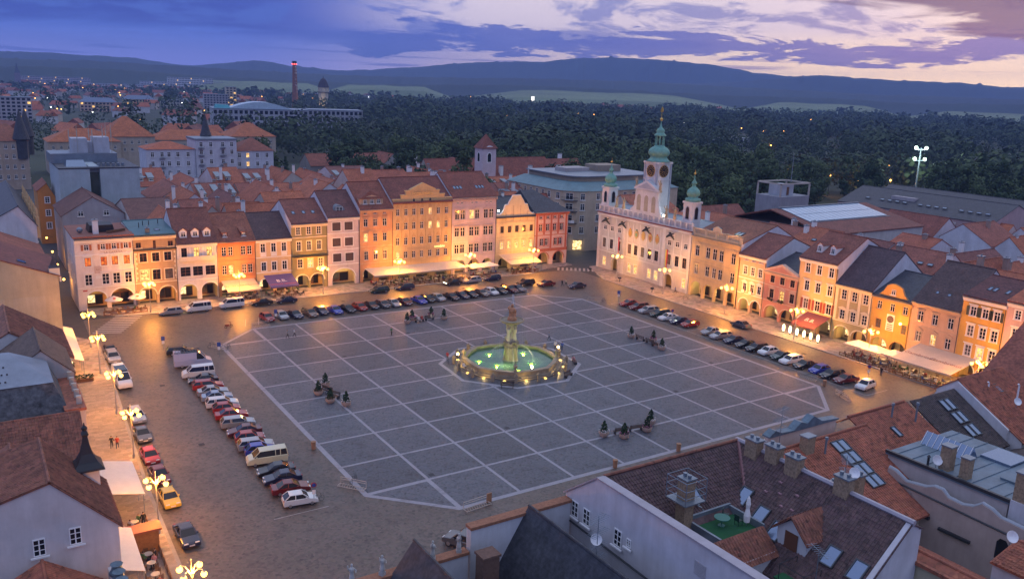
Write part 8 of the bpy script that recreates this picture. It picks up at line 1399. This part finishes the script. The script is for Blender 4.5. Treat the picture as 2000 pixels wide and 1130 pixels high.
for a in [(13.0, 71.7, .02, 80, 'walk', 'white', 'person in white walking near the far left corner of the plaza'), (11.6, 71.4, .02, 80, 'walk', 'grey', 'person in grey walking behind the one in white, far left'), (29.4, 64.8, .02, 30, 'stand', 'green', 'person in green standing alone left of the fountain jet'), (31.6, 46.8, .04, 120, 'stand', 'red', 'person in red standing by a bicycle at the fountain chain'), (31.2, 40.4, .5, 100, 'sit', 'white', 'person in white sitting on the left fountain steps'), (52.2, 43.6, .04, -30, 'stand', 'white', 'person in white leaning at the right fountain post'), (53.0, 42.6, .04, 140, 'stand', 'blue', 'person in blue facing the one in white by the fountain'), (50.6, 35.9, .06, -25, 'sit', 'pink', 'woman in pink sitting on the bench right of the fountain'), (83.2, 84.2, .01, 100, 'walk', 'black', 'person in dark clothes crossing toward the town hall'), (84.6, 84.6, .01, 100, 'walk', 'cream', 'person in cream crossing toward the town hall'), (38.2, 71.1, .05, 10, 'sit', 'white', 'person in white on the far left bench'), (39.0, 71.2, .05, 10, 'sit', 'red', 'person in red on the far left bench'), (41.2, 71.4, .05, 10, 'sit', 'cream', 'person in cream on the far right bench'), (7.9, 40.9, .05, -65, 'sit', 'black', 'person in black on the left group bench'), (70.6, 36.9, .05, 95, 'sit', 'grey', 'person in grey on the right-hand lower bench'), (54.6, 49.0, .02, 70, 'walk', 'grey', 'person in grey walking right of the fountain'), (-23.2, 34.6, .14, 170, 'walk', 'black', 'person in black walking under the fourth left lamp'), (-22.6, 34.2, .14, 170, 'walk', 'red', 'person in red walking under the fourth left lamp'), (-23.3, 12.2, .14, 180, 'stand', 'black', 'person in black on the left pavement beside the near terrace'), (103.8, 67.0, .14, 60, 'walk', 'blue', 'person in blue before the town hall portal'), (94.6, 6.0, .01, 90, 'stand', 'black', 'person in black beside the dark red car at the right')]: person(*a)
# ================================================================== cafe terraces
CH1 = MB(); CH1.box(-.21, .21, -.21, .21, .43, .47); cs_ = CH1.mesh('seat', WOOD); CH2 = MB(); [CH2.box(-.21, .21, .19, .22, .55+.12*k, .63+.12*k) for k in range(3)]; cb_ = CH2.mesh('backrest', WOOD); cl_ = MB().box(-.02, .02, -.02, .02, 0, .43).mesh('leg', WOOD); clb = MB().box(-.02, .02, -.02, .02, 0, .92).mesh('leg', WOOD)
tt_ = MB().cyl(0, 0, .70, .74, .42, .42, 14).mesh('table_top', M('pale_table', (.50, .44, .36), .5, .1)); tl_ = MB().cyl(0, 0, .04, .70, .04, .04, 6).mesh('leg', DARKMETAL); tb_ = MB().cyl(0, 0, 0, .04, .26, .24, 10).mesh('base', DARKMETAL)
def tolocal(side, u, v):      # facade coordinates -> world; v is the distance out from the wall
    return {'S': (u, 107-v), 'W': (106-v, u), 'E': (-27.6+v+.02*u, u)}[side]
def seatset(side, u, v, where, n=2, occ=.6):
    x, y = tolocal(side, u, v); t = thing('cafe_table', 'small round table on the terrace %s' % where, 'table', (x, y, .135), 0, 'tables %s' % where); inst(tt_, 'table_top', t); inst(tl_, 'leg', t); inst(tb_, 'base', t); a0 = pr_.uniform(0, 6.28)
    for k in range(n):
        a = a0+2*math.pi*k/n; cx, cy_ = x+.62*math.cos(a), y+.62*math.sin(a); c = thing('cafe_chair', 'wooden chair on the terrace %s' % where, 'chair', (cx, cy_, .135), a-math.pi/2, 'chairs %s' % where); inst(cs_, 'seat', c); inst(cb_, 'backrest', c)
        for i in (-.19, .19): inst(cl_, 'leg', c, (i, -.19, 0)); inst(clb, 'leg', c, (i, .2, 0))
        if pr_.random() < occ: sh = pr_.choice(list(SHI)); person(cx, cy_, .135, math.degrees(a)-90, 'sit', sh, 'seated guest in %s on the terrace %s' % (sh, where), 'guests %s' % where)
def fence(side, u0, u1, v, where, z=1.0):
    e = thing('terrace_fence', 'low wooden slat fence of the terrace %s' % where, 'fence'); n = max(1, int(abs(u1-u0)/1.3))
    for k in range(n):
        a, b = u0+(u1-u0)*k/n+.04, u0+(u1-u0)*(k+1)/n-.04; p, q = Vector(tolocal(side, a, v)), Vector(tolocal(side, b, v)); d = (q-p).normalized(); s = Vector((-d.y, d.x))*.04; f = MB()
        for z0, z1 in ((.2, .32), (z-.12, z)): f.hexa([(*(p-s), z0), (*(q-s), z0), (*(q+s), z0), (*(p+s), z0)], [(*(p-s), z1), (*(q-s), z1), (*(q+s), z1), (*(p+s), z1)])
        for c0, c1 in ((p, p+d*.1), (q-d*.1, q)): f.hexa([(*(c0-s), .13), (*(c1-s), .13), (*(c1+s), .13), (*(c0+s), .13)], [(*(c0-s), z), (*(c1-s), z), (*(c1+s), z), (*(c0+s), z)])
        L_ = (q-p).length; f.hexa([(*(p-s*.5), .3), (*(p+d*.12-s*.5), .3), (*(p+d*.12+s*.5), .3), (*(p+s*.5), .3)], [(*(q-d*.12-s*.5), z-.1), (*(q-s*.5), z-.1), (*(q+s*.5), z-.1), (*(q-d*.12+s*.5), z-.1)]); f.build('fence_panel', M('fence_wood', (.26, .12, .05), .7, .2, 3), e)
def awning(side, u0, u1, v0, v1, z0, z1, col, label, text=(), tcol=(.25, .12, .10), sub=None, seg=1):
    e = thing('awning', label, 'awning'); am = M('canvas_%d_%d_%d' % tuple(int(c*100) for c in col), col, .9, .06, 1); n = seg
    for k in range(n):
        a, b = u0+(u1-u0)*k/n, u0+(u1-u0)*(k+1)/n; P = [(*tolocal(side, a, v0), z0), (*tolocal(side, b, v0), z0), (*tolocal(side, b, v1), z1), (*tolocal(side, a, v1), z1)]; m = MB(); m.hexa([(x, y, z-.04) for x, y, z in P], P); m.build('canvas', am, e); m = MB(); m.hexa([(*tolocal(side, a, v1), z1-.28), (*tolocal(side, b, v1), z1-.28), (*tolocal(side, b, v1-.03), z1-.28), (*tolocal(side, a, v1-.03), z1-.28)], [(*tolocal(side, a, v1+.01), z1-.02), (*tolocal(side, b, v1+.01), z1-.02), (*tolocal(side, b, v1-.02), z1-.02), (*tolocal(side, a, v1-.02), z1-.02)]); m.build('valance', am, e)
    for k in range(max(2, int(abs(u1-u0)/4)+1)):
        u = u0+(u1-u0)*k/max(1, int(abs(u1-u0)/4)); x, y = tolocal(side, u, v1-.15); MB().cyl(x, y, .13, z1-.1, .035, .035, 6).build('post', GREYMETAL, e)
    sl = math.atan2(z0-z1, v1-v0); rz = {'S': 0, 'W': -math.pi/2, 'E': math.pi/2}[side]
    for t_, f, size in text:
        u = u0+(u1-u0)*f; v = v0+(v1-v0)*.55; x, y = tolocal(side, u, v); text_mesh(t_, size, M('awning_ink_%d' % int(tcol[0]*100), tcol, .8, 0), e, (x, y, z0+(z1-z0)*.55+.03), (sl, 0, rz), 'lettering', .004)
        if sub: v = v0+(v1-v0)*.80; x, y = tolocal(side, u, v); text_mesh(sub, size*.45, M('awning_red_ink', (.45, .06, .06), .8, 0), e, (x, y, z0+(z1-z0)*.80+.03), (sl, 0, rz), 'lettering', .004)
    return e
def terrace_lamp(side, u, v, z, w, where):
    x, y = tolocal(side, u, v); e = thing('terrace_lamp', 'small warm lamp under the cover of the terrace %s' % where, 'lamp', (x, y, z), 0, 'terrace lamps %s' % where); MB().ball((0, 0, 0), .1).build('bulb', EM('bulb', (1, .7, .3), 10), e); MB().cyl(0, 0, .08, .3, .015).build('cord', DARKMETAL, e); point(e, (0, 0, -.35), w, (1, .62, .25), .15)
def pyramid(side, u, v, r, label, col=(.66, .62, .56), n=4, z=2.5, logo=False):
    x, y = tolocal(side, u, v); e = thing('parasol', label, 'parasol', (x, y, .135), 0); am = M('canvas_%d_%d_%d' % tuple(int(c*100) for c in col), col, .9, .06, 1); m = MB(); m.lathe(0, 0, [(r, z-.18), (r, z), (.06, z+.75)], n, 0, math.pi/4 if n == 4 else 0); m.build('canopy', am, e); MB().cyl(0, 0, 0, z+.6, .035).build('pole', GREYMETAL, e)
    if logo:
        for k in range(3): a = 2*math.pi*k/3+.5; q = MB().cyl(0, 0, 0, .02, .3, .3, 10).build('logo', M('logo_red', (.45, .10, .08), .8, .1), e, (r*.55*math.cos(a), r*.55*math.sin(a), z+.75*.45+.08)); q.rotation_euler = (0, math.atan(.75/r), a)
GB = 'Gambrinus'
w_ = 'before the corner restaurant'; pyramid('S', -12.9, 3.6, 1.7, 'left of the two red-patterned round parasols before the corner restaurant', n=8, logo=True); pyramid('S', -8.6, 3.4, 1.7, 'right of the two red-patterned round parasols before the corner restaurant', n=8, logo=True); fence('S', -15.2, -7.2, 6.2, w_); fence('S', -15.2, -15.1, 6.0, w_+', left end')
for u in (-14, -12, -9.8, -8): seatset('S', u, 4.2, w_, 2, .5)
w_ = 'under the pale beer awning'; awning('S', 8.8, 15.9, .1, 5.6, 3.6, 2.4, (.50, .43, .33), 'pale beer awning with two script names before the orange house', ((GB, .27, .95), (GB, .74, .95))); terrace_lamp('S', 12.4, 2.5, 2.4, 60, w_)
for u in (9.6, 11.4, 13.2, 15.0): seatset('S', u, 3.0, w_, 2, .75); seatset('S', u+.3, 4.9, w_, 2, .6)
w_ = 'under the purple awning'; awning('S', 18.0, 24.3, .1, 5.2, 4.0, 2.4, (.10, .08, .22), 'purple B.B. awning before the cream house', (('B.B.', .5, 1.5),), (.7, .68, .7), 'Občanská restaurace'); terrace_lamp('S', 21, 2.5, 2.5, 60, w_)
for u in (18.2, 20.2, 22.2, 24.2): seatset('S', u, 3.2, w_, 2, .8); seatset('S', u+.2, 5.6, w_, 2, .8)
w_ = 'under the long hotel awning'; awning('S', 41.5, 66.0, 1.0, 6.8, 3.7, 3.1, (.50, .45, .38), 'very long pale awning along the salmon house and the hotel', (), seg=6); fence('S', 41.2, 66, 7.0, w_, .8)
for k in range(11): seatset('S', 42.8+2.1*k, 3.4, w_, 2, .7); seatset('S', 43.4+2.1*k, 5.6, w_, 2, .55)
for u in (46, 52, 58, 63): terrace_lamp('S', u, 4, 2.6, 75, w_)
w_ = 'under the two square parasols'; pyramid('S', 69.6, 4.4, 2.7, 'left of the two large square pale parasols before the lilac pink house'); pyramid('S', 73.8, 4.0, 2.7, 'right of the two large square pale parasols before the lilac pink house'); fence('S', 67.5, 76, 6.6, w_); terrace_lamp('S', 71.5, 4.2, 2.2, 60, w_)
for u in (68.5, 70.5, 72.6, 74.8): seatset('S', u, 4.8, w_, 2, .6)
w_ = 'under the baroque gable awning'; awning('S', 79.0, 88.6, .1, 6.4, 4.0, 2.6, (.52, .45, .35), 'broad pale awning with two script names under the baroque gable', ((GB, .30, 1.0), (GB, .72, 1.0)), seg=2); fence('S', 79, 87.2, 6.8, w_); terrace_lamp('S', 83, 3.5, 2.6, 80, w_)
for u in (79.8, 82, 84.2, 86.4): seatset('S', u, 3.4, w_, 2, .6); seatset('S', u+.4, 5.6, w_, 2, .5)
w_ = 'under the lit wine-red awning'; awning('W', 31.0, 25.4, .1, 5.0, 4.2, 2.5, (.17, .06, .07), 'wine-red B.B. awning before the yellow dormer house', (('B.B.', .5, 1.5),), (.7, .62, .55), 'Občanská restaurace'); 
for k, u in enumerate((32.2, 30.6, 28.9, 27.2, 25.6, 23.9)):
    x, y = tolocal('W', u, 5.4); e = thing('oval_lantern', 'tall oval glowing lantern, %s from the left along the B.B. terrace' % ORD[k], 'lantern', (x, y, .135)); m = MB(); m.lathe(0, 0, [(.02, .25), (.22, .5), (.27, 1.0), (.22, 1.5), (.02, 1.75)], 12); m.build('shade', EM('lantern_shade', (1, .9, .45), 4.5), e); MB().cyl(0, 0, 0, .3, .12).build('foot', DARKMETAL, e); point(e, (-.6, 0, .9), 22, (1, .85, .4), .2)
for u in (30, 28, 26): seatset('W', u, 3.0, w_, 2, .6)
w_ = 'under the three white parasols'
for k, (u, v) in enumerate(((14.7, 6.0), (11.0, 6.0), (7.6, 5.4))): pyramid('W', u, v, 2.6, '%s of three white pyramid parasols before the ochre house' % ('left', 'middle', 'right')[k], (.66, .62, .54))
fence('W', 17, 6, 8.0, w_, .8); terrace_lamp('W', 11, 5, 2.1, 70, w_)
for u in (15.5, 13.6, 11.8, 10, 8.2): seatset('W', u, 5.0, w_, 2, .6); seatset('W', u+.4, 6.8, w_, 2, .6)
w_ = 'under the broad right-hand awning'; awning('W', 6.6, -4.2, .1, 8.2, 4.2, 2.8, (.52, .44, .34), 'broad pale awning with two script names before the tan pink house', ((GB, .28, 1.3), (GB, .72, 1.3)), seg=2); fence('W', 6.4, -4, 8.6, w_, .8)
for u in (5.6, 3.6, 1.6, -.4, -2.4): seatset('W', u, 5.6, w_, 2, .7); seatset('W', u+.5, 7.6, w_, 2, .8)
for u in (5, 2, -1.5): terrace_lamp('W', u, 5, 2.9, 110, w_)
w_ = 'by the far left awning'; awning('E', 64, 84, .1, 3.6, 4.2, 3.0, (.66, .62, .56), 'long white awning along the far left facades', seg=4); terrace_lamp('E', 66, 2, 2.4, 60, w_)
for u in (66, 68, 70): seatset('E', u, 2.0, w_, 2, .4)
e = thing('hedge_box', 'planted hedge box closing the end of the far left awning', 'planter', (-23.6, 62.6, .13)); MB().box(-1.6, 1.8, -.3, .3, 0, .5).build('box', WOOD, e); hb = MB(); q = random.Random(8)
for k in range(160): c = Vector((q.uniform(-1.6, 1.8), q.uniform(-.35, .35), q.uniform(.45, 1.1))); d = Vector((q.gauss(0, 1), q.gauss(0, 1), q.gauss(0, 1))).normalized(); u_ = d.orthogonal().normalized()*.14; v_ = d.cross(u_).normalized()*.14; hb.poly([c-u_, c+v_, c+u_, c-v_])
stuff(hb.build('foliage', LEAF, e))
w_ = 'by the near left awnings'; awning('E', 14.0, 23.0, .1, 4.6, 4.0, 3.0, (.68, .64, .58), 'white awning with faint emblem beyond the ogee turret, left side', seg=1); awning('E', 7.0, 13.6, .1, 1.3, 4.0, 3.6, (.68, .64, .58), 'narrow half-rolled white awning beside the turret'); awning('E', -2, 6.6, .1, 2.2, 4.0, 3.3, (.68, .64, .58), 'white awning over the near left terrace')
for u in (8.2, 10.4, 12.4): seatset('E', u, 3.2, w_, 2, .7)
for u in (-1, 1.2, 3.4, 5.2): seatset('E', u, 3.4, w_, 3, .5)
fence('E', -2.6, 6.4, 4.6, w_, 1.0); fence('E', 7.4, 13.2, 4.4, w_+', far half', 1.0)
e = thing('kiosk', 'small orange-brown timber kiosk between the two near left terraces', 'kiosk', (-27.2, 6.4, .13)); m = MB(); m.box(.6, 4.4, 0, 1.4, 0, 2.4); m.build('timber_wall', M('orange_timber', (.34, .15, .05), .7, .25, 3), e); MB().box(.4, 4.7, -.2, 1.7, 2.4, 2.6).build('flat_roof', M('orange_sheet', (.40, .12, .06), .6, .1), e)
